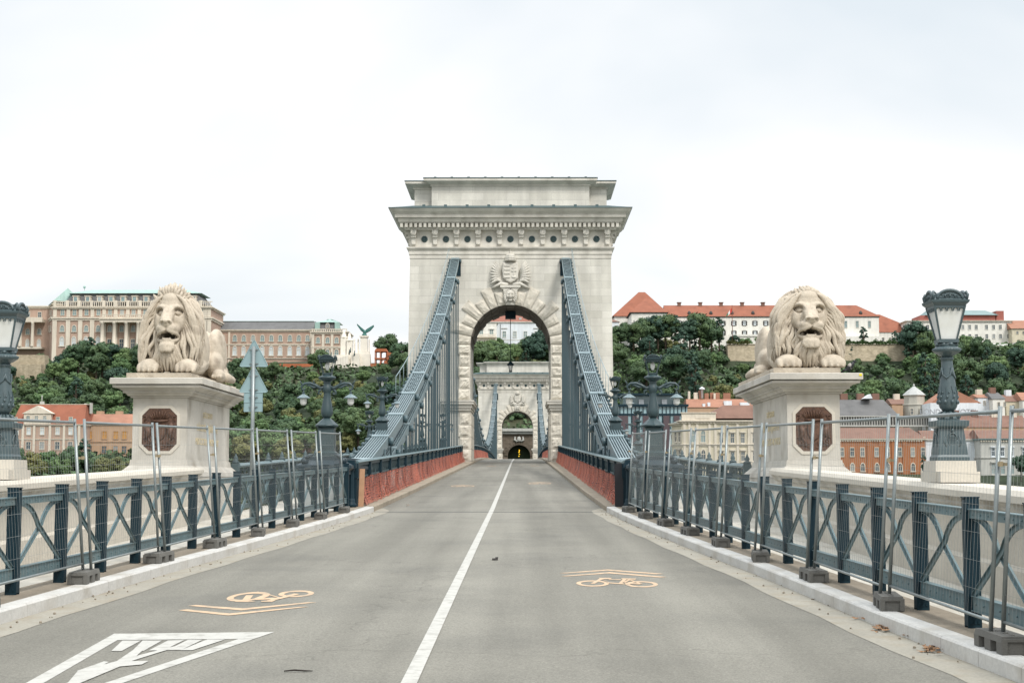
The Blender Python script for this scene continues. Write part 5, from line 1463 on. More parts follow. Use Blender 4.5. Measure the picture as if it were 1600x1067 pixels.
PROT.append(tree_proto('poplar_tree', '', 61, 2.9, 16.0, L4, crown_z=.52, rz=7.5))
KIND = ['dark green'] * 3 + ['mid green'] * 2 + ['olive'] * 2 + ['deep green'] * 2
used = [False] * 9
def put_tree(i, x, y, z, sc, rz_, where, group):
    sz = 'tall' if sc > 1.05 else ('small' if sc < .8 else 'rounded')
    lab = f'{sz} {KIND[i]} tree {where}'
    if not used[i]:
        o = PROT[i]; used[i] = True; o.location = (x, y, z); o.rotation_euler = (0, 0, rz_); o.scale = (sc,) * 3; o['label'] = lab; o['group'] = group
    else: copy_tree(PROT[i], loc=(x, y, z), rz=rz_, scale=sc, label=lab, group=group)
def px_of(x, y): return 815.4 + (x - CX) / y * 2400
rt = random.Random(8); ntree = 0
def sector(px):
    for lim, nm in ((60, 'far left edge'), (230, 'slope below the copper roofed palace'), (370, 'slope behind the left lion'), (560, 'slope below the long palace wing'), (650, 'slope beside the left of the near tower'), (900, 'slope seen through the near arch'), (1060, 'slope right of the near tower'), (1190, 'slope below the orange roofed long building'), (1440, 'slope behind the right lion'), (1700, 'slope at the far right')):
        if px < lim: return nm
for row in range(13):
    y0 = 478 + row * 11.6
    px = -50 + rt.uniform(0, 40)
    while px < 1660:
        y = y0 + rt.uniform(-4, 4); x = (px - 815.4) / 2400 * y + CX
        skip = (645 < px < 738) or (868 < px < 952)                 # hidden by the near tower
        low = y < 505
        if px > 960 and y < 530: skip = True                         # the town stands here
        if px < 250 and y < 500: skip = True
        if 738 < px < 868 and (y < 560): skip = True
        small = (1105 < px < 1430 and 543 < y < 603) or (5 < px < 66 and 535 < y < 590) or (60 < px < 245 and 578 < y < 600) or (325 < px < 640 and 553 < y)
        if 1425 <= px < 1660 and y > 596: skip = True
        if small: skip = (325 < px < 640 and y > 598)
        pass
        if 430 < px < 470 and 560 < y: skip = True
        if not skip:
            z = hill_z(x, y); k = rt.random()
            if 240 < px < 620: i = rt.choice((0, 1, 2, 0, 3, 4, 5, 6, 7))
            elif px < 240: i = rt.choice((0, 1, 2, 3, 7, 8, 4, 3))
            else: i = rt.choice((0, 1, 2, 7, 8, 0, 3, 4, 6))
            sc = rt.uniform(.70, 1.12)
            if y > 590: sc *= .74
            if small: sc = rt.uniform(.44, .62); i = rt.choice((0, 1, 3, 4, 5))
            put_tree(i, x, y, z - .8, sc, rt.uniform(0, 6.28), 'on the ' + sector(px), 'trees on the ' + sector(px)); ntree += 1
        px += rt.uniform(42, 64) if not small else rt.uniform(30, 44)
def extra(i, px, Y, pyb, sc, where):
    global ntree
    p = W(px, pyb, Y); put_tree(i, p.x, p.y, p.z, sc, rt.uniform(0, 6), where, 'trees ' + where); ntree += 1
# single trees the photograph shows in front of buildings
for a in ((7, 96, 596, 594, .85), (0, 122, 594, 582, 1.1), (8, 140, 596, 576, .9), (1, 160, 592, 584, 1.1), (7, 180, 594, 584, .95), (3, 200, 590, 586, 1.05), (2, 222, 590, 586, 1.05), (4, 84, 586, 600, .85), (4, 108, 590, 590, .8), (0, 150, 588, 592, .9), (3, 190, 586, 594, .85)): extra(*a, 'in front of the copper roofed palace')
for a in ((0, 497, 598, 585, .85), (2, 372, 600, 592, .7), (1, 430, 596, 592, .6)): extra(*a, 'below the long palace wing')
for a in ((2, 629, 606, 590, 1.2), (0, 604, 650, 563, 1.0), (1, 636, 600, 600, 1.1)): extra(*a, 'beside the left of the near tower')
for a in ((3, 757, 585, 572, .95), (7, 850, 585, 574, 1.25), (7, 838, 590, 572, .8), (1, 862, 584, 574, 1.0), (6, 800, 580, 578, .7), (5, 770, 575, 582, .6), (8, 822, 578, 580, .65), (0, 745, 580, 578, 1.0)): extra(*a, 'below the white house seen through the near arch')
for a in ((0, 1010, 600, 542, 1.0), (1, 1040, 600, 540, 1.1), (7, 1028, 600, 545, 1.1), (2, 1093, 600, 542, 1.15), (7, 1078, 598, 546, 1.0), (0, 1112, 600, 545, .95), (8, 1124, 602, 545, .9), (1, 990, 598, 545, .9), (0, 970, 598, 545, .9), (8, 1055, 598, 545, .95)): extra(*a, 'below the orange roofed long building')
for a in ((7, 1430, 600, 566, 1.35), (0, 1448, 598, 566, 1.1), (8, 1420, 598, 568, .9), (3, 1510, 600, 556, .8), (6, 1490, 598, 560, .7)): extra(*a, 'beside the rubble bastion wall')
# nearer trees along the river road
for a in ((5, 385, 440, 735, 1.15), (3, 420, 445, 735, 1.2), (6, 450, 440, 735, 1.1), (4, 372, 450, 738, 1.3), (5, 405, 452, 742, 1.35), (3, 480, 470, 715, .9), (5, 540, 470, 715, .9), (1, 590, 472, 700, 1.1), (0, 615, 470, 700, 1.2), (0, 560, 470, 700, 1.1), (1, 515, 475, 700, 1.1), (0, 640, 470, 705, 1.2), (6, 500, 455, 722, .7)): extra(*a, 'by the river road on the left')
for a in ((5, 45, 432, 748, .85), (3, 75, 436, 746, .75), (0, 118, 434, 748, .8), (8, 132, 436, 750, .85), (6, 160, 432, 748, .7), (5, 180, 434, 748, .7), (6, 60, 430, 752, .7), (4, 95, 430, 752, .65), (2, 20, 430, 752, .8), (5, 200, 430, 752, .65)): extra(*a, 'in front of the low houses on the left')
for a in ((8, 1443, 424, 738, .35), (7, 1596, 424, 748, .55)): extra(*a, 'in front of the houses on the right')
print('TREES', ntree)
# scrub on the slope, uncountable
b = MB(); rr = random.Random(77)
for i in range(42000):
    y = rr.uniform(425, 622); px = rr.uniform(-260, 1900)
    if 660 < px < 735 or 872 < px < 945: continue
    if 960 < px < 1640 and y < 505: continue
    x = (px - 815.4) / 2400 * y + CX
    p = Vector((x, y, hill_z(x, y) + rr.uniform(.1, 2.2)))
    if noise.noise(Vector((x * .03, y * .05, 9))) < -.35: continue
    u = Vector((rr.gauss(0, 1), rr.gauss(0, 1), rr.gauss(0, .6))).normalized(); w_ = u.cross(Vector((rr.gauss(0, 1), rr.gauss(0, 1), rr.gauss(0, 1)))).normalized(); s_ = rr.uniform(.4, .9)
    b.add([p - u * s_ - w_ * s_, p + u * s_ - w_ * s_ * .7, p + u * s_ * .8 + w_ * s_, p - u * s_ * .7 + w_ * s_], [(0, 1, 2, 3)])
tag(b.build('hillside_scrub', L1, fix=False), 'low tangled scrub covering the slope between the trees', 'scrub', kind='stuff')

# ------------------------------------------------------------------ buildings
def winmat(name, col):
    m = mat(name, col, .25, 0, .3, .9, spec=.6); n = m.node_tree; N = n.nodes; L = n.links; b = N['Principled BSDF']; old = b.inputs['Base Color'].links[0].from_socket
    oi = N.new('ShaderNodeObjectInfo'); q = N.new('ShaderNodeMapRange'); q.inputs[1].default_value = .55; q.inputs[2].default_value = 1; q.inputs[4].default_value = .6; L.new(oi.outputs['Random'], q.inputs[0])
    x = N.new('ShaderNodeMix'); x.data_type = 'RGBA'; L.new(q.outputs[0], x.inputs['Factor']); L.new(old, x.inputs['A']); x.inputs['B'].default_value = (*s(176, 180, 178), 1); L.new(x.outputs['Result'], b.inputs['Base Color'])
    return m
M_PANE = winmat('window_glass_dark', s(70, 82, 88)); M_PANEL2 = winmat('window_glass_bright', s(190, 198, 200)); M_PANEG = winmat('window_glass_green_grey', s(120, 140, 140))
M_FRW = mat('pale_window_surround', s(196, 190, 176), .8, 0, .05, 1); M_SHUT = mat('dark_shutter', s(62, 60, 58), .7, 0, .1, 1)
M_SHUTY = mat('ochre_shutter', s(178, 132, 72), .7, 0, .1, 1)
WP = {}
def window_proto(kind, fm, pm, parent):
    """unit window: 1 wide, 1 high, centred, facing -y"""
    f = MB(); p = MB()
    if kind == 'arch':
        def arc(r, rz, yo): return [(-r, yo, -.5), (r, yo, -.5)] + [(r * math.cos(PI * j / 8), yo, .10 + rz * math.sin(PI * j / 8)) for j in range(9)]
        f.rings([arc(.66, .52, 0), arc(.66, .52, -.16), arc(.50, .40, -.16), arc(.50, .40, -.05)], caps=False)
        f.box(-.78, .78, -.24, 0, -.60, -.50)
        p.add(arc(.50, .40, -.05), [tuple(range(11))])
    else:
        A = lambda a, c, yo: [(-a, yo, -c), (a, yo, -c), (a, yo, c), (-a, yo, c)]
        f.rings([A(.62, .58, 0), A(.62, .58, -.14), A(.5, .5, -.14), A(.5, .5, -.05)], caps=False)
        if kind == 'hood': f.box(-.80, .80, -.34, 0, .62, .74); f.box(-.76, .76, -.24, 0, -.68, -.582)
        p.add(A(.5, .5, -.05), [(0, 1, 2, 3)])
        if kind == 'shutter':
            f.box(-.98, -.63, -.10, -.01, -.5, .5); f.box(.63, .98, -.10, -.01, -.5, .5)
    f.box(-.03, .03, -.09, -.051, -.5, .45); f.box(-.5, .5, -.088, -.051, .08, .13)
    fo = f.build('window', fm, parent); po = p.build('pane', pm, fo, fix=False)
    for q in po.data.polygons:
        if q.normal.y > 0: q.flip()
    return fo
class Bld:
    def __init__(s_, name, label, cat, pxa, pxb, Y, yb, Yb=None, group=None):
        s_.a = W(pxa, yb, Y); Yb = Yb or Y; s_.b = W(pxb, yb, Yb); s_.z0 = s_.a.z
        d = Vector((s_.b.x - s_.a.x, s_.b.y - s_.a.y, 0)); s_.L = d.length; rz = math.atan2(d.y, d.x); s_.u = d / s_.L
        s_.t = thing(name, label, cat, (s_.a.x, s_.a.y, s_.z0), rz, group); s_.nw = 0
    def X(s_, px):
        # along-facade coordinate of a photograph column
        r = ray(px, 533.5 + 0); k = r.x / r.y       # x = CX + k*y
        # (a + t u): a.x + t u.x = CX + k (a.y + t u.y)
        return (CX + k * s_.a.y - s_.a.x) / (s_.u.x - k * s_.u.y)
    def Z(s_, py, px=None):
        y = s_.a.y if px is None else s_.a.y + s_.u.y * s_.X(px)
        return EZ + (748 - py) * y / 2400 - s_.z0
    def box(s_, name, m, xa, xb, za, zb, ya=0, yb=12):
        return MB().box(xa, xb, ya, yb, za, zb).build(name, m, s_.t)
    def wall(s_, m, xa, xb, zb, dep=14, name='wall', below=8):
        return s_.box(name, m, xa, xb, -below, zb, 0, dep)
    def roof(s_, m, xa, xb, z0, z1, dep=14, hipl=0, hipr=0, ov=.6, y0=0, name='roof', flat=0):
        ym = y0 + dep / 2; b = MB()
        v = [(xa - ov, y0 - ov, z0), (xb + ov, y0 - ov, z0), (xb + ov, y0 + dep + ov, z0), (xa - ov, y0 + dep + ov, z0), (xa - ov + hipl, ym - flat, z1), (xb + ov - hipr, ym - flat, z1), (xb + ov - hipr, ym + flat, z1), (xa - ov + hipl, ym + flat, z1)]
        b.add(v, [(0, 1, 5, 4), (2, 3, 7, 6), (1, 2, 6, 5), (3, 0, 4, 7), (4, 5, 6, 7), (0, 3, 2, 1)])
        return b.build(name, m, s_.t)
    def eave(s_, m, xa, xb, z, h=.5, o=.7, dep=14, name='cornice'):
        b = MB(); b.box(xa - o, xb + o, -o, dep + o, z - h * .4, z - .002); b.box(xa - o * .5, xb + o * .5, -o * .5, dep + o * .5, z - h, z - h * .4 - .002); return b.build(name, m, s_.t)
    def win(s_, pxs, y0, y1, wpx, kind='rect', fm=None, pm=None, yo=0):
        fm = fm or M_FRW; pm = pm or M_PANE; key = (kind, fm.name, pm.name)
        for i, px in enumerate(pxs):
            if s_.nw >= 98: return
            x = s_.X(px); w_ = abs(s_.X(px + wpx / 2) - s_.X(px - wpx / 2)); z = (s_.Z(y0, px) + s_.Z(y1, px)) / 2; h = s_.Z(y0, px) - s_.Z(y1, px)
            if key not in WP: o = window_proto(kind, fm, pm, s_.t); WP[key] = o
            else: o = copy_tree(WP[key], parent=s_.t)
            o.location = (x, yo, z); o.scale = (w_, 1.6, h); s_.nw += 1
    def blocks(s_, name, m, items, parent=None):
        if name in ('chimney', 'skylight', 'columns', 'corner_roof', 'flank') and len(items) > 1:
            for it in items: o = MB().box(*it).build(name, m, parent or s_.t)
            return o
        b = MB()
        for it in items: b.box(*it)
        return b.build(name, m, parent or s_.t)
def bm(name, col, var=.08, **k): return mat(name, col, .88, 0, var, .12, fine=.04, streak=k.pop('streak', .10), **k)
def tiles(name, col, var=.12):
    m = mat(name, col, .85, 0, var, .25, fine=.12, bump=.3, bscale=4, dirt=(tuple(c * .55 for c in col), .45, .35)); return m
W_PINK = bm('salmon_stucco', s(172, 148, 132)); W_CREAM = bm('cream_trim', s(205, 196, 180)); W_WHITE = bm('white_stucco', s(218, 216, 208)); W_IVORY = bm('ivory_facade', s(200, 192, 170))
W_ORNG = bm('orange_stucco', s(156, 104, 70)); W_GREY = bm('grey_facade', s(176, 176, 170)); W_TAN = bm('tan_facade', s(176, 148, 122)); W_COOL = bm('cool_white_facade', s(212, 218, 222))
R_ORNG = tiles('orange_roof_tiles', s(136, 84, 64)); R_BRN = tiles('brown_roof_tiles', s(118, 90, 78)); R_GREY = tiles('grey_slate_roof', s(98, 98, 98)); R_COP = mat('green_copper_roof', s(146, 174, 166), .6, 0, .08, .2, streak=.15)
R_SALM = tiles('salmon_roof_tiles', s(152, 110, 90)); W_RUB = ashlar('rubble_wall', s(168, 156, 134), course=.5, length=.9, mortar=.03, var=.16, joint=.8)
M_TEALR = mat('teal_metal_roof', s(112, 134, 134), .5, 0, .1, .3)
M_CONS = mat('orange_site_boards', s(160, 94, 62), .8, 0, .15, .4)
# --- copper roofed palace
B = Bld('palace', 'salmon and cream palace with green copper mansard roof behind the left lion', 'palace', 82, 329, 640, 552)
X, Z = B.X, B.Z; L_ = B.L
B.wall(W_PINK, 0, L_, Z(481), 26, below=14)
B.eave(W_CREAM, 0, L_, Z(479), .9, 1.0, 26); B.eave(W_CREAM, 0, L_, Z(495), 1.4, .8, 26, name='belt_course')
it = [(0 - .5, L_ + .5, -.7, -.3, Z(471), Z(469.8)), (-.5, L_ + .5, -.7, -.3, Z(478.5), Z(477.5))]
k = 0
while k < L_: it.append((k, k + .3, -.65, -.35, Z(477.5), Z(471))); k += .9
for px in range(84, 329, 19): x = X(px + 1); it.append((x - .6, x + .6, -.8, -.2, Z(478.6), Z(468.6)))
B.blocks('balustrade', W_CREAM, it)
it = []
for px in (85.0, 106, 125, 143.6, 162, 180, 199, 217, 235, 254, 272, 290, 308, 320, 326): x = X(px); it += [(x - .75, x + .75, -.35, -.002, Z(494.5), Z(481)), (x - .9, x + .9, -.45, -.002, -10, Z(500.6))]
B.blocks('pilasters', W_CREAM, it)
B.roof(R_GREY, 3, L_ - 3, Z(474), Z(455.5), 22, 4, 4, 0, 2, 'mansard_roof', flat=8.2)
B.roof(R_COP, 5.2, L_ - 5.2, Z(455.4), Z(446), 18.6, 8, 8, .4, 3.6, 'copper_roof', flat=.4)
it = []
for px in (90, 320): x = X(px); it.append((x - 2.2, x + 2.2, 1.2, 6, Z(474), Z(456)))

pz = [96.7, 115.4, 134.3, 153, 171, 189.8, 207.8, 226, 244, 263, 281, 300, 314]
B.win(pz, 483, 491.8, 5.2, 'rect', pm=M_PANEG); B.win(pz, 508, 517.5, 5.8, 'arch', pm=M_PANEG); B.win(pz[:4], 526, 540, 6.4, 'arch', pm=M_PANEL2); B.win(pz[4:], 530, 544, 6, 'rect', pm=M_PANE)
for px in pz[1:12]:
    x = X(px); o = B.blocks('dormer', W_CREAM, [(x - 1.1, x + 1.1, .8, 4, Z(470.5), Z(461.5)), (x - 1.35, x + 1.35, .6, 4, Z(461.4), Z(460.4))]); MB().box(x - .7, x + .7, .74, .79, Z(469.5), Z(462.5)).build('pane', M_PANEG, o)
it = [(X(160), X(232), -5, 0, Z(504.5), Z(500)), (X(160), X(232), -5, -4.6, Z(493), Z(492)), (X(159), X(233), -5.4, 0, Z(499.9), Z(499.2))]
x = X(160)
while x < X(232): it.append((x, x + .3, -4.95, -4.65, Z(499.2), Z(493))); x += .8
B.blocks('portico_balcony', W_CREAM, it)
b = MB()
for px in (163.5, 182, 200.5, 219, 231): b.lathe([(1.05, 0), (1.05, .6), (.8, .8), (.72, Z(507) - Z(545)), (1.0, Z(506) - Z(545)), (1.05, Z(504.6) - Z(545))], 12, (X(px), -4, Z(545)))
b.build('columns', W_CREAM, B.t)
b = MB(); x = X(116); b.tube([(x, 13, Z(446)), (x, 13, Z(441))], .12, 5); b.sphere((x, 13, Z(441)), .6, 8, 6); b.build('finial', R_COP, B.t)
# left return and lower colonnade wing
B = Bld('palace_wing', 'lower palace wing with tall columns left of the copper roofed palace', 'palace wing', -70, 71, 655, 552)
X, Z = B.X, B.Z; L_ = B.L; B.wall(W_PINK, 0, L_ + 3, Z(481), 18, below=14); B.eave(W_CREAM, 0, L_ + 2, Z(477), 1.2, .9, 18); B.roof(M_TEALR, 0, L_ + 2, Z(477), Z(474.5), 18, 2, 2, .6)
B.blocks('gallery', W_CREAM, [(0, L_ - .3, -4.5, -.002, Z(504), Z(499)), (0, L_ - .3, -4.5, -4.1, Z(498.9), Z(496.5)), (0, L_ - .3, -4.5, -.002, Z(546), Z(543))])
b = MB()
for px in (-40, -18, 4, 16, 36, 55): b.lathe([(.95, 0), (.75, .6), (.68, Z(507) - Z(544)), (.95, Z(504.5) - Z(544))], 10, (X(px), -3.9, Z(543)))
b.build('columns', W_CREAM, B.t)
B.win([-20, 0, 24, 43, 61], 487, 496, 5, pm=M_PANE); B.win([-20, 0, 24, 43, 61], 513, 522, 5.5, 'arch', pm=M_PANEG); B.win([-20, 0, 24, 43, 61], 530, 542, 5.5, 'arch', pm=M_PANEL2)
B = Bld('palace_corner', 'narrow receding corner block of the copper roofed palace', 'palace wing', 70.5, 81.5, 668, 552, Yb=642)
X, Z = B.X, B.Z; L_ = B.L; B.wall(W_PINK, 0, L_, Z(481, 76), 14, below=14); B.eave(W_CREAM, 0, L_, Z(479, 76), .9, .8, 14); B.eave(W_CREAM, 0, L_, Z(498, 76), 1.4, .6, 14, name='belt_course')
B.win([73.5, 76, 78.8], 484, 492, .9); B.win([73.5, 76, 78.8], 509, 518, .9, 'arch'); B.roof(R_COP, 1, L_ - 1, Z(479), Z(458), 12, 10, 2, 0)
# --- long wing
B = Bld('palace_long_wing', 'long salmon palace wing with grey roof right of the left lion', 'palace wing', 329, 487, 660, 562)
X, Z = B.X, B.Z; L_ = B.L; B.wall(W_PINK, 0, L_, Z(516), 18, below=14); B.eave(W_CREAM, 0, L_, Z(514.5), 1.0, .8, 18); B.eave(W_CREAM, 0, L_, Z(537), .8, .35, 18, name='belt_course'); B.eave(W_CREAM, 0, L_, Z(559), .6, .5, 18, name='plinth_course')
B.roof(R_GREY, 0, L_, Z(514.4), Z(499.5), 18, 0, 0, .6, 0, flat=3)
B.blocks('ridge', R_COP, [(0, L_, 5.5, 12.5, Z(499.45), Z(498.9))])
pl = [335, 348, 367, 381, 395.4, 410, 424, 438, 453, 467, 480.5]
B.win(pl, 523.4, 533, 5.6, 'arch', pm=M_PANEG); B.win(pl, 541, 555, 6.0, 'arch', pm=M_PANEL2)
B.blocks('pilasters', W_CREAM, [(X(p) - .4, X(p) + .4, -.25, -.002, -10, Z(517)) for p in (329.5, 358, 486)])
B = Bld('palace_pavilion', 'end pavilion of the palace with domed green roof beside the white gateway', 'palace pavilion', 487.5, 541, 650, 566)
X, Z = B.X, B.Z; L_ = B.L; B.wall(W_PINK, 0, L_, Z(519), 18, below=14); B.eave(W_CREAM, 0, L_, Z(517.5), 1.2, 1.0, 18); B.eave(W_CREAM, 0, L_, Z(541), 1.0, .5, 18, name='belt_course')
it = [(-.3, L_ + .3, -.6, -.2, Z(514.6), Z(513.6))] + [(x * .9, x * .9 + .35, -.55, -.25, Z(517.4), Z(514.6)) for x in range(int(L_ / .9) + 1)]; B.blocks('balustrade', W_CREAM, it)
B.blocks('pilasters', W_CREAM, [(X(p) - .55, X(p) + .55, -.35, -.002, -10, Z(519)) for p in (489, 505, 519, 534, 539.5)])
B.roof(R_GREY, 1, L_ - 3, Z(516), Z(502.5), 15, 2.0, 2.0, 0, 1, 'mansard_roof', flat=5.5); B.roof(R_COP, 1.6, L_ - 3.6, Z(502.4), Z(495), 13, 6, 6, .4, 2, 'copper_roof')
B.blocks('corner_roof', R_COP, [(.9, 3.0, .9, 4, Z(515.5), Z(502.6)), (L_ - 5.2, L_ - 3.2, .9, 4, Z(515.5), Z(502.6))])
B.win([497, 512, 526], 527, 536, 5.5, 'arch', pm=M_PANEG); B.win([497, 512, 526], 546, 557, 6, 'arch', pm=M_PANEG)
B.win([511], 504.5, 511, 4.5, 'arch', pm=M_PANE, yo=1.4)
# white gateway and eagle
M_WST = mat('white_carved_stone', s(216, 210, 198), .85, 0, .08, .5, fine=.05)
M_VERD = mat('verdigris_bronze', s(56, 104, 98), .6, .1, .15, 1)
Y = 630; sc_ = Y / 2400
g0 = W(542, 569, Y); t = thing('ornate_gateway', 'white ornate gateway with statues and stairs beside the eagle pillar', 'gateway', tuple(g0))
zz = lambda py: (569 - py) * sc_; xx = lambda px: (px - 542) * sc_
b = MB()
for px, w_, tp in ((537, 4.5, 523), (545.5, 5, 528)): b.box(xx(px - w_), xx(px + w_), -1.2, 1.2, -3, zz(tp + 5)); b.lathe([(w_ * sc_ * 1.2, 0), (w_ * sc_ * 1.3, .4), (w_ * sc_ * .7, .9), (w_ * sc_ * .5, 2.4), (.3, 3.4)], 8, (xx(px), 0, zz(tp + 5)))
b.build('pillars', M_WST, t)
b = MB()
for px in (553.5, 559.5): b.box(xx(px - 1.3), xx(px + 1.3), -.5, .5, 0, zz(536)); b.lathe([(.5, 0), (.35, .6), (.35, 1.4), (.12, 2)], 6, (xx(px), 0, zz(536)))
b.box(xx(549), xx(562), -.4, .4, zz(553), zz(551)); b.build('balustrade_piers', M_WST, t)
b = MB(); b.box(xx(500), xx(553), -6, -1.3, -3, zz(556), top=(2.2, 0)); b.box(xx(549), xx(565), -5, 1, -3, zz(554), top=(.5, 0))
for k in range(8): b.box(xx(515 + 4 * k), xx(519 + 4 * k) - .05, -6.8, -6.02, -3, zz(566 - k * 1.3))
b.build('stair_wing', M_WST, t)
b = MB()
for px, py in ((548, 556), (550, 553), (520, 560), (556, 558)): b.tube([(xx(px), -6.3, zz(py)), (xx(px) + .1, -6.3, zz(py) + 1.7)], [.35, .2], 6); b.sphere((xx(px) + .1, -6.3, zz(py) + 1.95), .22, 6, 5)
b.build('bronze_figures', M_ROS, t)
g0 = W(570, 569, Y); t = thing('eagle_monument', 'green bronze eagle with raised wings on a white stone pillar', 'monument', tuple(g0)); xx = lambda px: (px - 570) * sc_
b = MB(); b.box(xx(556), xx(580), -2.5, 2.5, -3, zz(553), top=(.4, .2)); b.box(xx(561.5), xx(577.5), -2, 2, zz(552.9), zz(549)); b.box(xx(563), xx(574), -1.6, 1.6, zz(548.9), zz(527), top=(.1, .1)); b.box(xx(562), xx(575.5), -1.9, 1.9, zz(526.9), zz(524.5)); b.box(xx(575.5), xx(577.5), -.4, .4, zz(548.9), zz(530))
b.build('pillar', M_WST, t)
b = MB(); b.lathe([(1.2, 0), (.9, .6), (.5, 1.2)], 8, (xx(569), 0, zz(524.4))); b.sphere((xx(569.5), 0, zz(519)), .75, 10, 7, sc=(1, 1, 1.3)); b.tube([(xx(568), 0, zz(518)), (xx(566.5), -.3, zz(515.8))], [.35, .22], 6); b.sphere((xx(566.2), -.3, zz(515.6)), .33, 6, 5)
b.tube([(xx(570), .3, zz(521)), (xx(571), .5, zz(524))], [.4, .5], 6); b.build('eagle_body', M_VERD, t)
for w_ in (((569, 516.5), (563, 511.5), (557, 506.2)), ((571, 516), (577, 512), (583, 508.3))):
    b = MB(); P = [Vector((xx(p[0]), .3 * i, zz(p[1]))) for i, p in enumerate(w_)]; top = []
    for i, p in enumerate(P): top.append([p + Vector((0, -.08, .35)), p + Vector((0, .25, .3)), p + Vector((.25 if w_[2][0] > 570 else -.0, .3, -(1.1, 1.2, .3)[i])), p + Vector((0, -.05, -(1.0, 1.1, .3)[i]))])
    b.rings([[tuple(q) for q in r] for r in top]); b.build('eagle_wing', M_VERD, t)
g0 = W(601, 572, 625); t = thing('scaffold_stand', 'orange timber stand with stairs on the hill edge right of the eagle pillar', 'timber stand', tuple(g0)); s6 = 625 / 2400; xx = lambda px: (px - 601) * s6; zz = lambda py: (572 - py) * s6
b = MB()
for px in (586, 594, 606, 615): b.box(xx(px) - .2, xx(px) + .2, -.2, .2, -3, zz(552 if px > 600 else 547)); b.box(xx(px) - .2, xx(px) + .2, 5, 5.4, -3, zz(552 if px > 600 else 547))
b.build('timber_posts', M_CONS, t)
b = MB(); b.box(xx(585), xx(605), -.3, 5.5, zz(549), zz(544.5), top=(.5, 0)); b.box(xx(604), xx(617), -.3, 5.5, zz(555), zz(550)); b.box(xx(585), xx(617), -.3, 5.5, zz(561), zz(559)); b.box(xx(600), xx(616), -.35, -.25, zz(568), zz(563)); b.box(xx(580), xx(596), -1.5, -1.2, zz(573), zz(569)); b.bar((xx(592), -.6, zz(570)), (xx(605), -.6, zz(556)), .3, .3); b.build('boarding', M_CONS, t)
g0 = W(365, 574, 628); o = MB().box(0, 225 * 628 / 2400, -.1, .1, 0, 1.5).build('site_hoarding', M_CONS, loc=tuple(g0)); tag(o, 'low orange site hoarding along the hill edge below the long palace wing', 'hoarding')

# --- white house seen through the arch
B = Bld('white_house', 'white two storey house with red roof on the hill seen through the near arch', 'house', 776, 905, 622, 543)
X, Z = B.X, B.Z; L_ = B.L; B.wall(W_COOL, 0, L_, Z(503), 16, below=3); B.eave(W_WHITE, 0, L_, Z(502.5), .5, .6, 16); B.eave(W_WHITE, 0, L_, Z(530.5), .25, .12, 16, name='belt_course'); B.roof(tiles('dull_red_roof_tiles', s(134, 88, 74)), -20, L_, Z(502.4), Z(482), 18, 0, 0, .6)
B.win([788, 804.5, 821, 838, 855, 872], 517.7, 527, 5, 'rect', pm=M_PANEG, fm=W_WHITE); B.win([788, 804.5, 821, 838, 855], 537, 542.5, 5, 'rect', pm=M_PANEG, fm=W_WHITE)
B.blocks('hood_moulds', W_GREY, [(X(p) - 1.2, X(p) + 1.2, -.3, -.002, Z(513.5), Z(512.2)) for p in (788, 838)]); B.blocks('drainpipe', M_SHUT, [(X(781.5), X(781.5) + .15, -.2, -.05, 0, Z(506))])
B.blocks('skylight', W_GREY, [(X(811), X(815), .9, 4, Z(499), Z(495.5))])
B = Bld('balcony_house', 'white house end with a pedimented balcony window left of the hanging lantern', 'house', 700, 776, 616, 543)
X, Z = B.X, B.Z; L_ = B.L; B.wall(W_WHITE, 0, L_ - .05, Z(503), 14, below=3); B.eave(W_WHITE, 0, L_ - .05, Z(502.5), .5, .5, 14)
B.win([752, 768], 515, 523, 5.5, 'hood', pm=M_PANEG, fm=W_WHITE); B.blocks('balcony', W_CREAM, [(X(744), L_ - .2, -2, -.002, Z(528), Z(526)), (X(744), L_ - .2, -2, -1.8, Z(523), Z(522.3))] + [(X(745 + 2 * i), X(745 + 2 * i) + .2, -1.95, -1.8, Z(526), Z(523)) for i in range(15)])
g0 = W(700, 552, 612); o = MB().box(0, 60, 0, 3, -6, (552 - 542.5) * 612 / 2400).build('retaining_wall', W_RUB, loc=tuple(g0)); tag(o, 'brown rubble retaining wall under the white house seen through the near arch', 'retaining wall')

# --- long building on the right with orange roof
B = Bld('long_white_building', 'long white building with orange roof and dark shuttered windows behind the right lion', 'building', 1042.6, 1374, 640, 534)
X, Z = B.X, B.Z; L_ = B.L; B.wall(W_WHITE, 0, L_, Z(495), 18, below=4); B.eave(M_SHUT, 0, L_, Z(494.6), .25, .5, 18, name='gutter'); B.roof(R_ORNG, 0, L_, Z(494.4), Z(473), 18, 0, 8, .6)
pr = [1046, 1062, 1079, 1096, 1113, 1130, 1147, 1163.5, 1180, 1197, 1213, 1230, 1247, 1263, 1280, 1297, 1313]
B.win(pr, 501.5, 508.5, 4.2, 'shutter', fm=M_SHUT, pm=M_PANEL2); B.win(pr[5:], 517, 523.5, 4.2, 'shutter', fm=M_SHUT, pm=M_PANEL2); B.win([1322, 1340, 1359], 502, 511.5, 3.6, 'rect', pm=M_PANEG, fm=W_GREY)
for px in (1065, 1098.5, 1131.6, 1165, 1198, 1232, 1266, 1300):
    x = X(px); B.blocks('chimney', R_BRN, [(x - .7, x + .7, 8, 9.5, Z(476), Z(469.5)), (x - .95, x + .95, 7.8, 9.7, Z(469.4), Z(468.3))])
for px in (1078, 1112, 1145, 1178, 1212, 1245, 1311, 1347):
    x = X(px); b = MB(); b.lathe([(.75, 0), (.75, .9), (.5, 1.5), (.05, 1.8)], 8, (x, 1.6, Z(491.5))); b.build('dormer', M_SHUT, B.t)
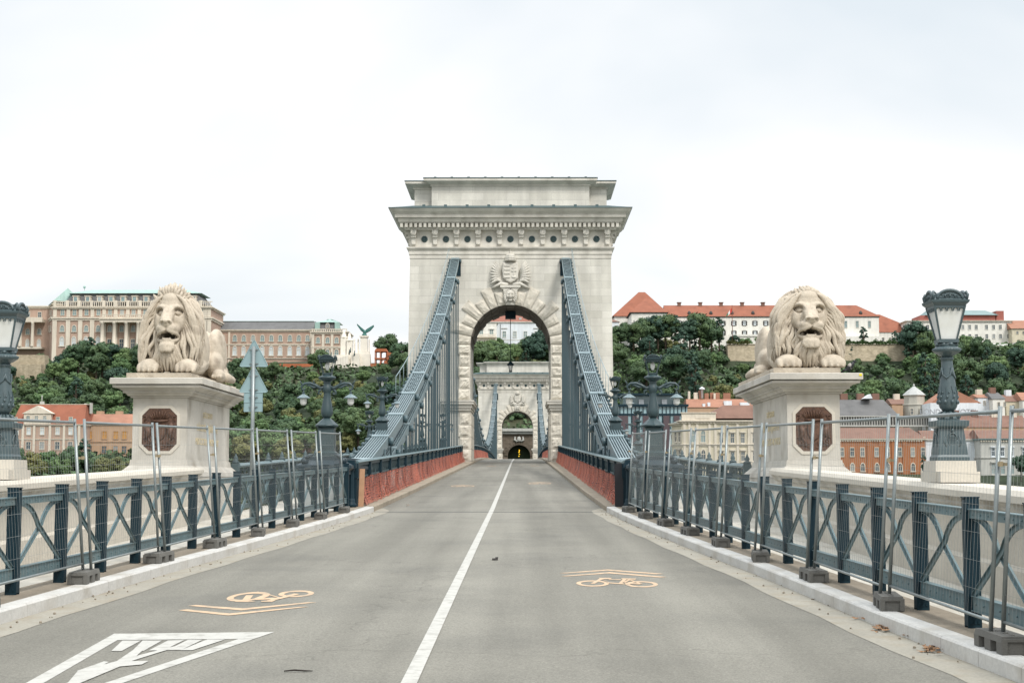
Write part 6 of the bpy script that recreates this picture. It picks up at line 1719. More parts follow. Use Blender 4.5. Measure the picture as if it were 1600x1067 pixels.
B.blocks('terrace', W_WHITE, [(X(1140), L_, -4, -.002, -4, Z(527)), (X(1136), X(1210), -4.4, -4.05, Z(527), Z(524))])
B = Bld('chapel_block', 'white block with steep orange hipped roof and tall arched window beside the tower', 'building', 987, 1042.5, 628, 534)
X, Z = B.X, B.Z; L_ = B.L; B.wall(W_WHITE, 0, L_, Z(488.5), 22, below=4); B.eave(M_SHUT, 0, L_, Z(488), .3, .6, 22, name='gutter'); B.roof(R_ORNG, 0, L_, Z(487.8), Z(461), 22, L_ / 2, L_ / 2, .8); B.win([1020], 498, 514, 7.5, 'arch', pm=M_PANEG, fm=W_GREY); B.win([991], 501, 515, 1.2, 'rect', pm=M_PANE, fm=W_GREY)
B = Bld('chapel_rear_block', 'taller gabled white block with orange roof against the right edge of the near tower', 'building', 960, 1020, 652, 534)
X, Z = B.X, B.Z; L_ = B.L; B.wall(W_WHITE, 0, L_, Z(494), 26, below=4); B.roof(R_ORNG, 0, X(1046), Z(493.8), Z(450), 26, X(1005), 10, .8)
B = Bld('low_side_house', 'little white house peeping beside the right edge of the near tower', 'house', 940, 967, 632, 532)
X, Z = B.X, B.Z; L_ = B.L; B.wall(W_COOL, 0, L_, Z(503), 10, below=4); B.roof(R_BRN, 0, L_, Z(502.8), Z(496), 10, 1, 3, .4); B.win([963], 509, 518, 3, pm=M_PANEL2)
# flagpole
g0 = W(1144.5, 532, 612); t = thing('flagpole', 'thin brown flagpole with a limp tricolour flag before the long white building', 'flagpole', tuple(g0)); s7 = 612 / 2400
MB().tube([(0, 0, 0), (0, 0, 56 * s7)], [.16, .10], 6).build('pole', mat('rust_brown_pole', s(110, 62, 48), .7)).parent = t
for i, c in enumerate((s(190, 60, 50), s(225, 225, 225), s(60, 120, 90))):
    o = MB().add([(0 - .1 - i * .75, 0, 52 * s7 - i * 1.0), (-.85 - i * .75, .05, 51 * s7 - i * 1.0 - .9), (-.85 - i * .75, .1, 44 * s7 - i * .6 - .6), (-.1 - i * .75, 0, 45 * s7 - i * .6)], [(0, 1, 2, 3), (3, 2, 1, 0)]).build('flag_stripe', mat(('red', 'white', 'green')[i] + '_flag_cloth', c, .8), t, fix=False)
# --- bastion wall
g0 = W(1130, 580, 606); t = thing('bastion_wall', 'long pale rubble bastion wall with a ledge below the long white building', 'bastion wall', tuple(g0)); s8 = 606 / 2400
b = MB(); wx_ = 286 * s8; b.rings([[(2.0, -3.2, -6), (wx_, -3.2, -6), (wx_, 8, -6), (2.0, 8, -6)], [(3.0 - 1.2, 0, 42 * s8), (wx_, 0, 42 * s8), (wx_, 8, 42 * s8), (1.8, 8, 42 * s8)]]); b.build('wall', W_RUB, t)
b = MB(); b.box(1.6, wx_ + .2, -.35, 1, 42.05 * s8, 43.2 * s8); b.build('coping', W_CREAM, t)
b = MB(); b.add([(wx_, -3.4, -6), (wx_ + 8, -9, -6), (wx_ + 8, -1, -6), (wx_, 5, -6), (wx_, -.4, 38 * s8), (wx_ + 8, -6, 18 * s8), (wx_ + 8, -1, 18 * s8), (wx_, 5, 38 * s8)], [(0, 1, 5, 4), (1, 2, 6, 5), (4, 5, 6, 7), (2, 3, 7, 6)]); b.build('buttress', W_RUB, t)
for i, (xa, xb) in enumerate(((1140, 1175), (1300, 1412))):
    g0 = W(xa, 537, 604.5); b = MB(); rr = random.Random(i + 4); n = int((xb - xa) / 7)
    for k in range(n):
        cx = 7 * s8 * k
        for q in range(130):
            d = Vector((rr.gauss(0, 1), rr.gauss(0, 1), abs(rr.gauss(0, 1)))).normalized() * rr.uniform(.6, 1.15); p = Vector((cx + d.x * 1.1, 1.8 + d.y, d.z * (1.4 + .5 * math.sin(k * 2)) - .1)); u = Vector((rr.gauss(0, 1), rr.gauss(0, 1), rr.gauss(0, 1))).normalized(); w_ = u.cross(Vector((.3, .5, .8))).normalized()
            b.add([p - u * .22 - w_ * .22, p + u * .22 - w_ * .2, p + u * .22 + w_ * .22, p - u * .2 + w_ * .2], [(0, 1, 2, 3)])
    tag(b.build('clipped_hedge', L3 if i == 0 else L2, loc=tuple(g0), fix=False), ('olive hedge on top of the bastion wall beside the flagpole', 'green hedge on top of the bastion wall right of the lion')[i], 'hedge')
# --- right hand roofs and blocks on the hill
B = Bld('skylight_house', 'white house with orange roof and slanted skylights left of the right lamp', 'house', 1350, 1441, 662, 545)
X, Z = B.X, B.Z; L_ = B.L; B.wall(W_WHITE, 0, L_, Z(519.5), 18, below=6); B.roof(R_ORNG, 0, L_, Z(519.3), Z(487), 22, 0, 16, .4)
for px in (1377, 1385.5, 1396, 1406, 1416, 1426): x = X(px); MB().add([(x - .5, .7, Z(518)), (x + .9, .7, Z(518)), (x + .1, 2.6, Z(513)), (x - 1.3, 2.6, Z(513))], [(0, 1, 2, 3)]).build('skylight', W_COOL, B.t)
B.win([1380, 1391, 1402, 1412], 528, 534, 3, pm=M_PANE)
B = Bld('scaffolded_palace', 'white block with two rows of dark square windows and grey roof behind the right lamp', 'building', 1418, 1581.5, 655, 540)
X, Z = B.X, B.Z; L_ = B.L; B.wall(W_WHITE, 0, L_, Z(503), 20, below=6); B.eave(W_CREAM, 0, L_, Z(501), .6, .7, 20); B.roof(M_TEALR, X(1450), X(1560), Z(492), Z(481), 18, 3, 3, .6, 1); B.blocks('red_sheeting', mat('red_site_sheeting', s(146, 86, 76), .7, 0, .15, .3), [(X(1440), X(1558), 1.5, 16, Z(500.6), Z(492.3)), (X(1560), X(1572), 2, 12, Z(500.6), Z(485))])
it = [(0 + .8 * i, .8 * i + .5, -.5, -.002, Z(503.5), Z(500.9)) for i in range(int(L_ / .8))]; B.blocks('battered_cornice', W_GREY, it)
pr = [1428, 1439, 1450, 1505, 1515.5, 1526, 1542, 1553, 1563.5, 1576]
B.win(pr, 508, 514.5, 4, 'rect', fm=W_WHITE); B.win(pr, 522.5, 529, 4, 'rect', fm=W_WHITE)
B = Bld('cream_corner_house', 'cream house with orange roof at the far right edge of the hill', 'house', 1582, 1680, 650, 540)
X, Z = B.X, B.Z; L_ = B.L; B.wall(W_IVORY, 0, L_, Z(514), 16, below=6); B.roof(R_SALM, 0, L_, Z(513.8), Z(498), 16, 0, 4, .6); B.win([1590, 1600, 1612, 1625, 1640], 518, 522, 3, pm=M_PANE)
B = Bld('pediment_house', 'low pale house with columns and a grey pediment on the hill at the far right', 'house', 1537, 1660, 615, 562)
X, Z = B.X, B.Z; L_ = B.L; B.wall(W_IVORY, 0, L_, Z(541), 12, below=6); B.eave(W_CREAM, 0, L_, Z(541), .5, .5, 12); B.roof(W_GREY, 0, L_, Z(540.8), Z(535), 12, 2, 2, .4)
B.blocks('pilasters', W_CREAM, [(X(p) - .4, X(p) + .4, -.5, -.002, -4, Z(543)) for p in (1569.5, 1580, 1591.5, 1603, 1615)]); B.win([1559, 1575, 1586, 1597, 1609], 547, 558, 4.5, pm=M_PANEG)
b = MB(); b.prism([(X(1570), Z(540)), (X(1614), Z(540)), (X(1592), Z(533.5))], 'y', -.9, -.4); b.build('pediment', W_GREY, B.t)
g0 = W(1531, 556, 612); o = MB().box(-1.3, 1.3, 0, 2, 0, 2.2).box(-.9, .9, -.05, -.002, .5, 1.7).build('blue_cabin', mat('blue_cabin_paint', s(50, 110, 165), .5, 0, .05), loc=tuple(g0)); tag(o, 'small blue site cabin beside the pediment house', 'cabin')

# --- left: low pink houses
B = Bld('pink_house', 'pink and cream house with steep orange roof and triangular gable at the lower left', 'house', 18, 129, 468, 735)
X, Z = B.X, B.Z; L_ = B.L; B.wall(W_PINK, 0, L_, Z(663), 14, below=8); B.eave(W_CREAM, 0, L_, Z(663), .5, .5, 14); B.eave(W_CREAM, 0, L_, Z(685.5), .4, .25, 14, name='belt_course'); B.roof(R_ORNG, 0, L_, Z(662.8), Z(631), 14, 1, 1, .3, flat=2); B.blocks('ridge', W_CREAM, [(0, L_, 4.9, 9.1, Z(631), Z(630.2))])
b = MB(); b.box(X(41), X(83), -.3, 4, Z(662.5), Z(646.5)); b.prism([(X(38), Z(646.4)), (X(86), Z(646.4)), (X(62), Z(634))], 'y', -.6, 5); b.build('gable', W_CREAM, B.t)
B.win([48, 61, 74], 650, 656.5, 5, fm=W_CREAM, yo=-.3, pm=M_PANEG); B.win([28, 94, 114], 652, 661, 5, fm=W_CREAM, yo=-.1, pm=M_PANEG)
B.blocks('bay_trims', W_CREAM, [(X(p) - .35, X(p) + .35, -.3, -.002, -6, Z(664.5)) for p in (19, 40, 57.5, 82, 104, 127.5)])
B.win([30, 49, 70, 94, 114], 668, 679, 6, fm=W_CREAM, pm=M_PANEL2); B.win([30, 49, 70, 94, 114], 690.5, 702, 6.5, fm=W_CREAM, pm=M_PANE); B.win([30, 49, 70, 94, 114], 714, 725, 6, fm=W_CREAM)
b = MB(); b.tube([(X(60), 5, Z(632)), (X(60), 5, Z(616))], .12, 5); b.box(X(57), X(64), 4.9, 5.1, Z(630), Z(626)); b.build('mast', W_GREY, B.t)
B.blocks('chimney', W_GREY, [(X(125), X(128), 6, 8, Z(640), Z(629)), (X(134), X(136), 6, 8, Z(645), Z(628))])
B = Bld('tan_house', 'tan house with salmon roof and ochre shutters between the pink house and the left plinth', 'house', 130.5, 235, 475, 735)
X, Z = B.X, B.Z; L_ = B.L; B.wall(W_TAN, 0, L_, Z(662), 14, below=8); B.eave(W_CREAM, 0, L_, Z(662), .5, .5, 14); B.eave(W_TAN, 0, L_, Z(690), .3, .25, 14, name='belt_course'); B.roof(R_SALM, 0, L_, Z(661.8), Z(646), 14, .5, .5, .3, flat=2)
B.win([144, 167, 184.5, 198, 215], 674, 685.5, 7, fm=W_TAN, pm=M_SHUTY); B.win([144, 167, 184.5, 198, 215], 697, 708, 7, fm=W_TAN, pm=M_PANE)
B.blocks('chimney', W_TAN, [(X(p) - 1, X(p) + 1, 6, 8, Z(648), Z(641)) for p in (150, 180)])
g0 = W(8, 592, 600); o = MB().box(0, 62 * .25, 0, 6, -8, 38 * .25, top=(.3, .5)).box(4, 60 * .25, -3, -.002, -8, 22 * .25).build('terrace_wall', W_RUB, loc=tuple(g0)); tag(o, 'stepped pale stone terrace wall below the palace at the far left', 'terrace wall')
g0 = W(463, 691, 470); o = MB().box(0, 8, 0, 5, -3, 2.8).build('brick_wall', bm('old_brown_brick', s(128, 100, 88)), loc=tuple(g0)); tag(o, 'short brown brick wall between trees left of the first armed lamp', 'brick wall')

# --- right: town below the hill
M_GBL = mat('blue_green_curtain_glass', s(140, 168, 174), .2, 0, .15, .4, spec=.7); M_MAR = mat('dark_plum_cladding', s(84, 72, 76), .7, 0, .08, .4)
B = Bld('glass_office', 'modern office with blue glass bands and plum columns right of the near tower', 'office building', 965, 1075, 470, 735)
X, Z = B.X, B.Z; L_ = B.L; B.wall(M_GBL, 0, L_, Z(636), 20, below=8, name='glass_wall'); B.blocks('roof_slab', M_DARK, [(-.5, L_ - 2, -1, 20, Z(618), Z(615)), (-.3, L_ + .3, -.8, 20, Z(635.5), Z(632)), (0, L_, -.3, 19, Z(649.5), Z(646.5))])
B.blocks('penthouse', M_GBL, [(2, L_ - 3, 3, 18, Z(632), Z(618.2))]); B.blocks('columns', M_MAR, [(X(p) - .9, X(p) + .9, -.6, -.002, -8, Z(650)) for p in (967, 976, 992, 1008, 1022, 1040, 1056, 1071)] + [(0, L_, -.5, -.002, Z(683), Z(679))])
B.blocks('mullions', M_DARK, [(X(p) - .12, X(p) + .12, -.25, -.002, -8, Z(636)) for p in range(968, 1075, 6)]); B.blocks('terrace_screens', W_COOL, [(X(980 + 18 * k), X(988 + 18 * k), 1.5, 2.6, Z(632), Z(624)) for k in range(5)])
B = Bld('classical_mansion', 'ornate ivory classical mansion with tall arched windows and brown roof left of the right plinth', 'mansion', 1066, 1225, 440, 745)
X, Z = B.X, B.Z; L_ = B.L; B.wall(W_IVORY, 0, L_, Z(660), 16, below=4); B.eave(W_CREAM, 0, L_, Z(657), .8, .9, 16); B.eave(W_CREAM, 0, L_, Z(694), .6, .5, 16, name='belt_course'); B.roof(R_BRN, 6, L_, Z(654), Z(632), 15, 7, 0, .2, flat=1.5)
it = [(0, X(1117), -.2, .8, Z(657), Z(646)), (-.3, X(1118), -.5, 1.1, Z(645.9), Z(644.6)), (X(1085), X(1107), -.35, -.21, Z(654), Z(649))]; B.blocks('attic_parapet', W_CREAM, it)
it = [(x * .9, x * .9 + .4, -.6, -.002, Z(661.8), Z(660.2)) for x in range(int(L_ / .9))]; B.blocks('dentils', W_CREAM, it)
B.blocks('pilasters', W_CREAM, [(X(p) - .35, X(p) + .35, -.3, -.002, -4, Z(662)) for p in (1068, 1076, 1088, 1107, 1116, 1134, 1150.5, 1168, 1172, 1190)])
B.win([1081, 1097], 672, 691, 6.5, 'arch', pm=M_PANEG, fm=W_CREAM); B.win([1081, 1097], 703, 720, 6.5, 'arch', pm=M_PANE, fm=W_CREAM); B.win([1125, 1142.5, 1158.5, 1176, 1194, 1210], 678, 692, 5.4, 'hood', pm=M_PANE, fm=W_CREAM); B.win([1125, 1142.5, 1158.5, 1176, 1194, 1210], 706, 720, 5.6, 'hood', pm=M_PANE, fm=W_CREAM)
for k, px in enumerate((1139, 1166)): x = X(px); B.blocks('dormer', M_SHUT, [(x - .3, x + .3, 2.2, 3.5, Z(650), Z(648))])
B = Bld('mansion_corner', 'rounded ivory corner of the classical mansion beside the plum office', 'mansion wing', 1050, 1065.8, 450, 745, Yb=441)
X, Z = B.X, B.Z; L_ = B.L; B.wall(W_IVORY, 0, L_, Z(663, 1058), 12, below=4); B.eave(W_CREAM, 0, L_, Z(661, 1058), .8, .8, 12); B.roof(M_TEALR, 0, L_, Z(660, 1058), Z(652, 1058), 12, 3, .5, .2); B.eave(W_CREAM, 0, L_, Z(694, 1058), .6, .4, 12, name='belt_course'); B.win([1055, 1061], 676, 690, 3, 'hood', pm=M_SHUT, fm=W_CREAM); B.win([1055, 1061], 704, 718, 3, 'hood', pm=M_PANE, fm=W_CREAM)
B = Bld('salmon_roof_house', 'house with bright salmon roof and a crowd of chimneys behind the ivory mansion', 'house', 1075, 1180, 478, 735)
X, Z = B.X, B.Z; L_ = B.L; B.wall(W_TAN, 0, L_, Z(637), 14, below=6); B.roof(R_SALM, 0, L_, Z(636.8), Z(622.5), 14, .5, .5, .3, flat=1.5)
B.blocks('chimney', W_CREAM, [(X(1078), X(1081), 6, 8, Z(626), Z(610)), (X(1087), X(1093), 6, 8, Z(626), Z(612)), (X(1118), X(1121), 6, 7, Z(626), Z(613))]); B.blocks('chimney', R_SALM, [(X(1095), X(1099), 6, 8, Z(626), Z(609)), (X(1104), X(1110), 6, 8, Z(626), Z(613)), (X(1113), X(1119), 7, 8, Z(625), Z(612)), (X(1122), X(1128), 7, 8, Z(625), Z(612)), (X(1134), X(1145), 7, 8, Z(625), Z(612.5))])
b = MB(); b.lathe([(.35, 0), (.35, 2.6), (.9, 2.7), (.9, 3.0), (.2, 3.5)], 8, (X(1099), 5, Z(621))); b.build('vent', W_COOL, B.t)
B.blocks('skylight', W_COOL, [(X(1131), X(1143), 1, 3.5, Z(634), Z(626.5)), (X(1156), X(1170), .5, 3.5, Z(634), Z(629)), (X(1097), X(1101), .2, 2, Z(638), Z(631)), (X(1105), X(1109), .4, 2, Z(635), Z(629))])
B = Bld('orange_house', 'orange stuccoed house with brown roof between the right plinth and the lamp', 'house', 1290, 1447, 440, 748)
X, Z = B.X, B.Z; L_ = B.L; B.wall(W_ORNG, 0, L_, Z(686), 14, below=4); B.eave(W_CREAM, 0, L_, Z(685.6), .5, .6, 14); B.roof(R_BRN, 0, L_, Z(685.4), Z(667.5), 14, .5, 3.4, .5, flat=.6)
B.blocks('dentils', W_CREAM, [(x * .7, x * .7 + .35, -.45, -.002, Z(690), Z(688.2)) for x in range(int(L_ / .7))]); B.blocks('pilasters', W_ORNG, [(X(p) - .7, X(p) + .7, -.25, -.002, -4, Z(690)) for p in (1355, 1374, 1393, 1410)])
B.win([1312, 1328, 1344, 1366, 1383, 1402, 1422, 1438], 700, 713, 5.6, 'rect', pm=M_PANE, fm=W_CREAM); B.win([1312, 1328, 1344, 1366, 1383, 1402, 1422, 1438], 724, 736, 5.6, 'arch', pm=M_PANE, fm=W_CREAM)
B.blocks('parapet_gable', W_CREAM, [(L_ - .5, L_ + .1, 0, 7, Z(686), Z(683))])
B = Bld('blue_white_house', 'narrow cool white house with one window column behind the foot of the right lamp', 'house', 1447.5, 1533, 444, 748)
X, Z = B.X, B.Z; L_ = B.L; B.wall(W_COOL, 0, L_, Z(687), 14, below=4); B.eave(W_WHITE, 0, L_, Z(686.5), .5, .5, 14); B.roof(R_BRN, 0, L_, Z(686.3), Z(672), 14, 0, 0, .4, flat=.6); B.win([1458, 1475, 1490, 1521], 702, 714, 5, pm=M_PANEG, fm=W_COOL); B.win([1458, 1475, 1490, 1521], 725, 737, 5, pm=M_PANEG, fm=W_COOL)
B = Bld('grey_house', 'grey townhouse with white window bars and dentilled cornice at the right edge', 'house', 1533.5, 1680, 438, 750)
X, Z = B.X, B.Z; L_ = B.L; B.wall(W_GREY, 0, L_, Z(687), 14, below=4); B.eave(M_TEALR, 0, L_, Z(685.5), .5, .7, 14); B.roof(R_BRN, 0, L_, Z(685.3), Z(671), 14, .5, 0, .5, flat=.6); B.eave(W_GREY, 0, L_, Z(715), .3, .3, 14, name='belt_course')
B.blocks('dentils', W_CREAM, [(x * .7, x * .7 + .35, -.5, -.002, Z(690.5), Z(688.5)) for x in range(int(L_ / .7))])
B.win([1546.6, 1561, 1575.5, 1595, 1612, 1630], 700.5, 712.5, 5.2, 'hood', pm=M_PANE, fm=W_COOL); B.win([1546.6, 1561, 1575.5, 1595, 1612, 1630], 725, 740, 5.6, 'hood', pm=M_PANEG, fm=W_GREY)
# roofs behind
B = Bld('dark_roof_hall', 'long hall with dark grey roof and an open dark gallery above the orange house', 'hall', 1280, 1404, 486, 690)
X, Z = B.X, B.Z; L_ = B.L; B.wall(W_TAN, 0, L_, Z(651), 18, below=4); B.roof(R_GREY, 0, L_, Z(650.6), Z(623), 18, .5, 3, .4, flat=1); B.blocks('gallery', M_SHUT, [(0, X(1455), -3, -.002, Z(665), Z(652.4))]); B.blocks('gallery_slab', W_GREY, [(0, X(1456), -3.4, .1, Z(652.3), Z(650.7)), (0, X(1456), -3.4, .1, Z(667.5), Z(665.1))] + [(X(p), X(p) + .25, -3.2, -3.01, Z(665), Z(652.4)) for p in range(1284, 1455, 4)])
B.blocks('chimney', R_BRN, [(X(p) - 1.1, X(p) + 1.1, 8, 10, Z(626), Z(613)) for p in (1326, 1352, 1376)]); b = MB(); b.prism([(X(1352), Z(622)), (X(1366), Z(622)), (X(1363), Z(615))], 'y', 4, 9); b.build('dormer', W_COOL, B.t)
B = Bld('turret_house', 'grey turret with pointed metal cap between the dark hall and the right lamp', 'turret', 1417, 1452, 490, 690)
X, Z = B.X, B.Z; L_ = B.L; b = MB(); c = L_ / 2; M_T = bm('pale_turret_stone', s(176, 174, 164))
b.lathe([(c, -4), (c, Z(634)), (c * 1.08, Z(633)), (c * 1.08, Z(631.5)), (c * .93, Z(631)), (c * .93, Z(618.5)), (c * 1.05, Z(617.5))], 8, (c, c, 0), smooth=False); b.build('drum', M_T, B.t); b = MB(); b.lathe([(c * 1.08, Z(617.4)), (c * .75, Z(612)), (c * .3, Z(606)), (.25, Z(603)), (.35, Z(602)), (.05, Z(598.5))], 8, (c, c, 0), smooth=False); b.build('cap', bm('grey_metal_cap', s(168, 170, 168)), B.t)
B.blocks('flank', W_TAN, [(-4, -.5, 2, 10, -4, Z(634)), (L_ + .2, L_ + 10, 2, 10, -4, Z(634))]); B.win([1422, 1436, 1449], 639, 648, 4, pm=M_PANE, fm=W_CREAM)
B = Bld('hotel_house', 'whitish gabled house with painted hotel lettering behind the right lamp', 'house', 1455, 1530, 480, 690)
X, Z = B.X, B.Z; L_ = B.L; B.wall(W_COOL, 0, L_, Z(630), 12, below=4); b = MB(); b.prism([(X(1452), Z(630)), (X(1532), Z(630)), (X(1486), Z(607))], 'y', .5, 12); b.build('gable_roof', R_SALM, B.t)
cu = bpy.data.curves.new('lettering', 'FONT'); cu.body = 'LONDON HOTEL'; cu.size = 2.3; cu.extrude = .03; cu.align_x = 'RIGHT'
ot = bpy.data.objects.new('lettering', cu); C.objects.link(ot); dg = bpy.context.evaluated_depsgraph_get(); me = bpy.data.meshes.new_from_object(ot.evaluated_get(dg)); bpy.data.objects.remove(ot)
om = bpy.data.objects.new('lettering', me); C.objects.link(om); me.materials.append(mat('faded_grey_letters', s(150, 154, 158), .8)); om.parent = B.t; om.location = (X(1525), -.05, Z(647.5)); om.rotation_euler = (PI / 2, 0, 0)
rr = random.Random(12)
for i, (pa_, pb__, Y_, yt, ye, m_, wm, lab) in enumerate(((1488, 1610, 470, 648.5, 668, R_BRN, W_TAN, 'broad brown tiled roof behind the grey townhouse'), (1530, 1552, 500, 615, 622, R_SALM, W_COOL, 'small white gabled house with salmon roof near the right edge'), (1553, 1572, 496, 612, 624, R_GREY, W_WHITE, 'white gable end with grey roof second from the right edge'),
        (1574, 1600, 500, 616, 628, R_BRN, W_IVORY, 'ivory gabled house with brown roof at the right edge'), (1600, 1650, 496, 612, 626, R_SALM, W_WHITE, 'white house just beyond the right edge'), (1180, 1300, 490, 618, 636, R_SALM, W_TAN, 'house with salmon roof mostly hidden behind the right plinth'), (1395, 1425, 500, 622, 632, R_BRN, W_TAN, 'brown roofed house between the dark hall and the turret'))):
    B = Bld('roof_house', lab, 'house', pa_, pb__, Y_, 700); X, Z = B.X, B.Z; L_ = B.L
    B.wall(wm, 0, L_, Z(ye), 13, below=4); B.roof(m_, 0, L_, Z(ye - .1), Z(yt), 13, .4, .4, .3)
    n = max(2, int((pb__ - pa_) / 9)); B.win([pa_ + (pb__ - pa_) * (k + .5) / n for k in range(n)], ye + 5, ye + 11, 3, pm=M_PANE, fm=W_CREAM)
    for k in range(max(1, n // 3)): x = L_ * (k + .5) / max(1, n // 3); B.blocks('chimney', rr.choice((W_COOL, R_BRN, W_CREAM)), [(x - .9, x + .9, 5.5, 7.5, Z(ye), Z(yt) + 1.6)])

# --- tunnel portal straight ahead
TY = 520; g0 = W(811, 717, TY); ts = TY / 2400
t = thing('tunnel_portal', 'dark stone tunnel portal under a pale ledge, seen through both arches', 'tunnel portal', tuple(g0)); xx = lambda px: (px - 811) * ts; zz = lambda py: (717 - py) * ts
M_TUN = ashlar('sooty_portal_stone', s(104, 94, 82), course=.6, length=1.3, mortar=.03, var=.2, joint=.7)
b = MB(); n = 20; r = 17.5 * ts; xs = [-r * math.cos(PI * i / n) for i in range(n + 1)]; za = [zz(712) + (zz(695) - zz(712)) * math.sin(PI * i / n) for i in range(n + 1)]
for q in (-1, 1): b.box(*sorted((q * r, q * 34)), 0, 6, -4, zz(674))
b.rings([[(x, 0, zz(674)) for x in xs], [(x, 0, z) for x, z in zip(xs, za)], [(x, 6, z) for x, z in zip(xs, za)]], closed=False, caps=False)
b.build('wall', M_TUN, t)
b = MB()
for i in range(17):
    a0 = PI * i / 17 + .02; a1 = PI * (i + 1) / 17 - .02; r1 = r * (1.45 if i % 2 else 1.3); h0 = zz(695) - zz(712)
    P = [(-r * math.cos(a0), zz(712) + h0 * math.sin(a0)), (-r * math.cos(a1), zz(712) + h0 * math.sin(a1)), (-r1 * math.cos(a1), zz(712) + h0 * r1 / r * math.sin(a1)), (-r1 * math.cos(a0), zz(712) + h0 * r1 / r * math.sin(a0))]; b.prism(P, 'y', -.35, .02)
b.build('voussoirs', M_TUN, t)
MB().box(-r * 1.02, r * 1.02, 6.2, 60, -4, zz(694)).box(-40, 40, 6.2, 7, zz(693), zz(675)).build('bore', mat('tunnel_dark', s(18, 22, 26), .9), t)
b = MB(); b.box(-30, 30, -1.6, 3, zz(674), zz(669.5)); b.box(-30, 30, -.9, -.002, zz(678), zz(675)); b.build('ledge', W_GREY, t)
b = MB(); b.sphere((0, -.6, zz(686)), .7, 10, 8, sc=(1, .5, 1.3))
for q in (-1, 1): b.tube([(q * .6, -.5, zz(690)), (q * 1.5, -.6, zz(687)), (q * 1.3, -.5, zz(682))], [.35, .4, .15], 6)
b.build('crest', W_GREY, t)
me_ = bpy.data.materials.new('lit_yellow_sign'); me_.use_nodes = True; q = me_.node_tree.nodes['Principled BSDF']; q.inputs['Emission Color'].default_value = (1, .62, .02, 1); q.inputs['Emission Strength'].default_value = .8; q.inputs['Base Color'].default_value = (.6, .4, .02, 1)
b = MB(); yq = -14
for k in range(4): b.cbox((.15 * (k % 2), yq, zz(713.5 - k * 3.0)), (.34, .1, .26))
b.cbox((.12, yq, zz(706)), (.16, .1, .9)); o = b.build('lit_sign', me_, loc=(g0.x, g0.y, g0.z)); tag(o, 'small lit yellow road sign shining in the dark tunnel mouth', 'lit sign')
for k, px in enumerate((798, 826)): extra(7, px, 560, 662, .75, 'above the tunnel portal')
for k, px in enumerate((785, 806, 818, 838)): extra((8, 0, 7, 0)[k], px, 548, 668, .7, 'above the tunnel portal')
for i in range(9):
    if not used[i]: bpy.data.objects.remove(PROT[i])
# square and road behind the far tower
g = sheet('far_road', M_ASPH, lambda y: 30, lambda y: -30, -.02, [430, 470, 519]) if False else None
# ------------------------------------------------------------------ small things
# crow on the right plinth
t = thing('crow', 'grey and black hooded crow perched on the right plinth beside the lion', 'bird', (8.42, 35.0, 4.374), R(0)); t.scale = (.85,) * 3
M_CROWB = mat('black_feathers', s(30, 32, 36), .5, 0, .1, 20); M_CROWG = mat('grey_feathers', s(150, 145, 140), .7, 0, .1, 20)
b = MB(); b.tube([(-.14, 0, .10), (-.06, 0, .14), (.03, 0, .19), (.09, 0, .27), (.12, 0, .31)], [.02, .055, .075, .05, .035], 8); b.sphere((.13, 0, .325), .042, 8, 6); b.tube([(.16, 0, .325), (.225, 0, .315)], [.018, .004], 6); b.tube([(-.06, 0, .13), (-.22, 0, .04)], [.05, .025], 6)
b.tube([(.0, -.025, 0), (.0, -.025, .13)], .009, 5); b.tube([(.0, .025, 0), (.0, .025, .13)], .009, 5)
b.build('body', M_CROWB, t)
b = MB(); b.sphere((.02, 0, .20), .077, 8, 6, sc=(1.05, .96, 1.1)); b.build('grey_mantle', M_CROWG, t)
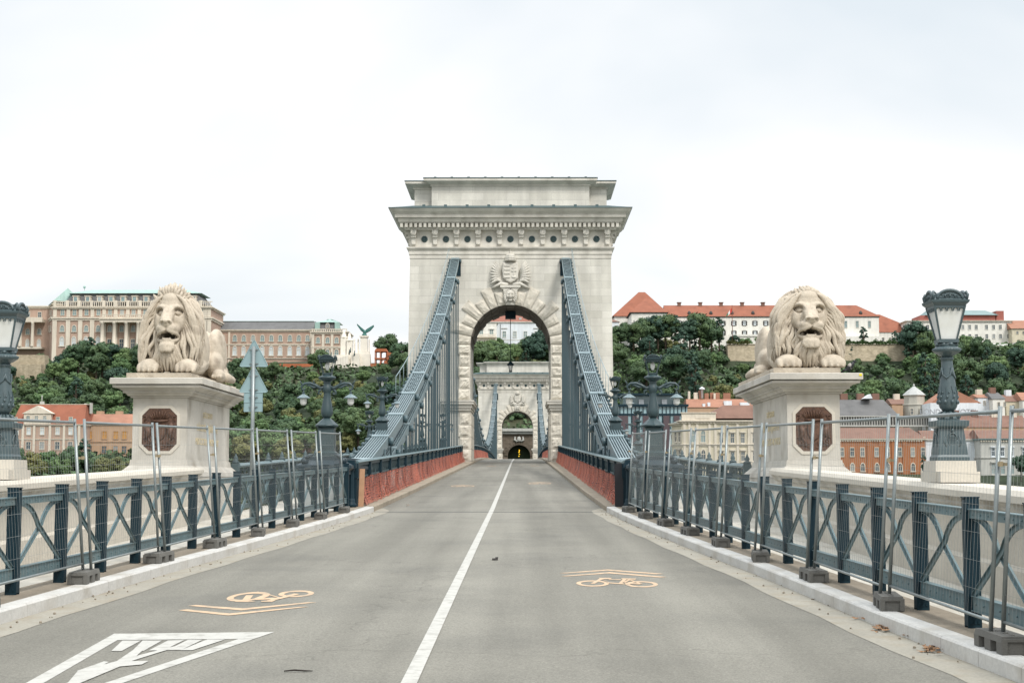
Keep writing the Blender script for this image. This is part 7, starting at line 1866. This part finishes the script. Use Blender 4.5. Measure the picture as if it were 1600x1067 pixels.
b = MB(); b.box(-.03, .03, -.004, 0, -.07, -.02); tag(b.build('yellow_tag', mat('yellow_sticker', s(222, 200, 40), .6), loc=(8.60, 34.695, 4.37)), 'tiny yellow tag on the corner of the right plinth cornice', 'tag')
# twig and leaf litter
b = MB(); g0 = G(465, 1050); b.tube([(-.12, 0, .012), (-.03, .012, .02), (.06, -.004, .016), (.13, .01, .012)], [.006, .008, .008, .004], 5)
tag(b.build('twig', mat('dark_twig', s(50, 46, 42), .9), loc=tuple(g0)), 'small dark twig lying on the left lane', 'twig')
b = MB(); g0 = G(773.5, 875); b.cbox((0, 0, .02), (.10, .06, .03)); b.cbox((.03, .01, .045), (.05, .04, .02)); tag(b.build('debris_scrap', M_SHUT, loc=tuple(g0)), 'tiny dark scrap of debris on the road beside the centre line', 'debris')
b = MB(); rr = random.Random(21)
for (px, py, n, spx, spy) in ((1378, 984, 46, 14, 4), (1458, 1016, 60, 20, 5), (1422, 995, 14, 12, 3), (640, 790, 8, 6, 2), (1345, 968, 10, 10, 3)):
    for k in range(n):
        p = G(px + rr.gauss(0, spx * .5), py + rr.gauss(0, spy * .5)); a = rr.uniform(0, 6.28); l = rr.uniform(.025, .055); w_ = l * .45; zz_ = .012 + rr.uniform(0, .02)
        ca, sa = math.cos(a), math.sin(a); q = [(l, 0, rr.uniform(0, .02)), (0, w_, .008), (-l, 0, rr.uniform(0, .02)), (0, -w_, .0)]
        b.add([(p.x + x * ca - y * sa, p.y + x * sa + y * ca, p.z + zz_ + z) for x, y, z in q], [(0, 1, 2, 3)])
tag(b.build('leaf_litter', mat('dry_brown_leaves', s(138, 106, 78), .85, 0, .35, 30), fix=False), 'dry brown leaves scattered in the gutter beside the right kerb', 'leaves', kind='stuff')
b = MB(); rr = random.Random(4)
for k in range(160):
    sx = rr.choice((-1, 1)); y = rr.uniform(12, 46); x = sx * (kerbx(y) - abs(rr.gauss(0, .16)) - .01); r_ = rr.uniform(.006, .018); b.sphere((x, y, zr(y) + r_ * .5 + .005), r_, 5, 3)
tag(b.build('gutter_grit', M_PAVE), 'fine grit and pebbles lying in the gutters along the kerbs', 'grit', kind='stuff')
# cable ties on the fences, a loose cable
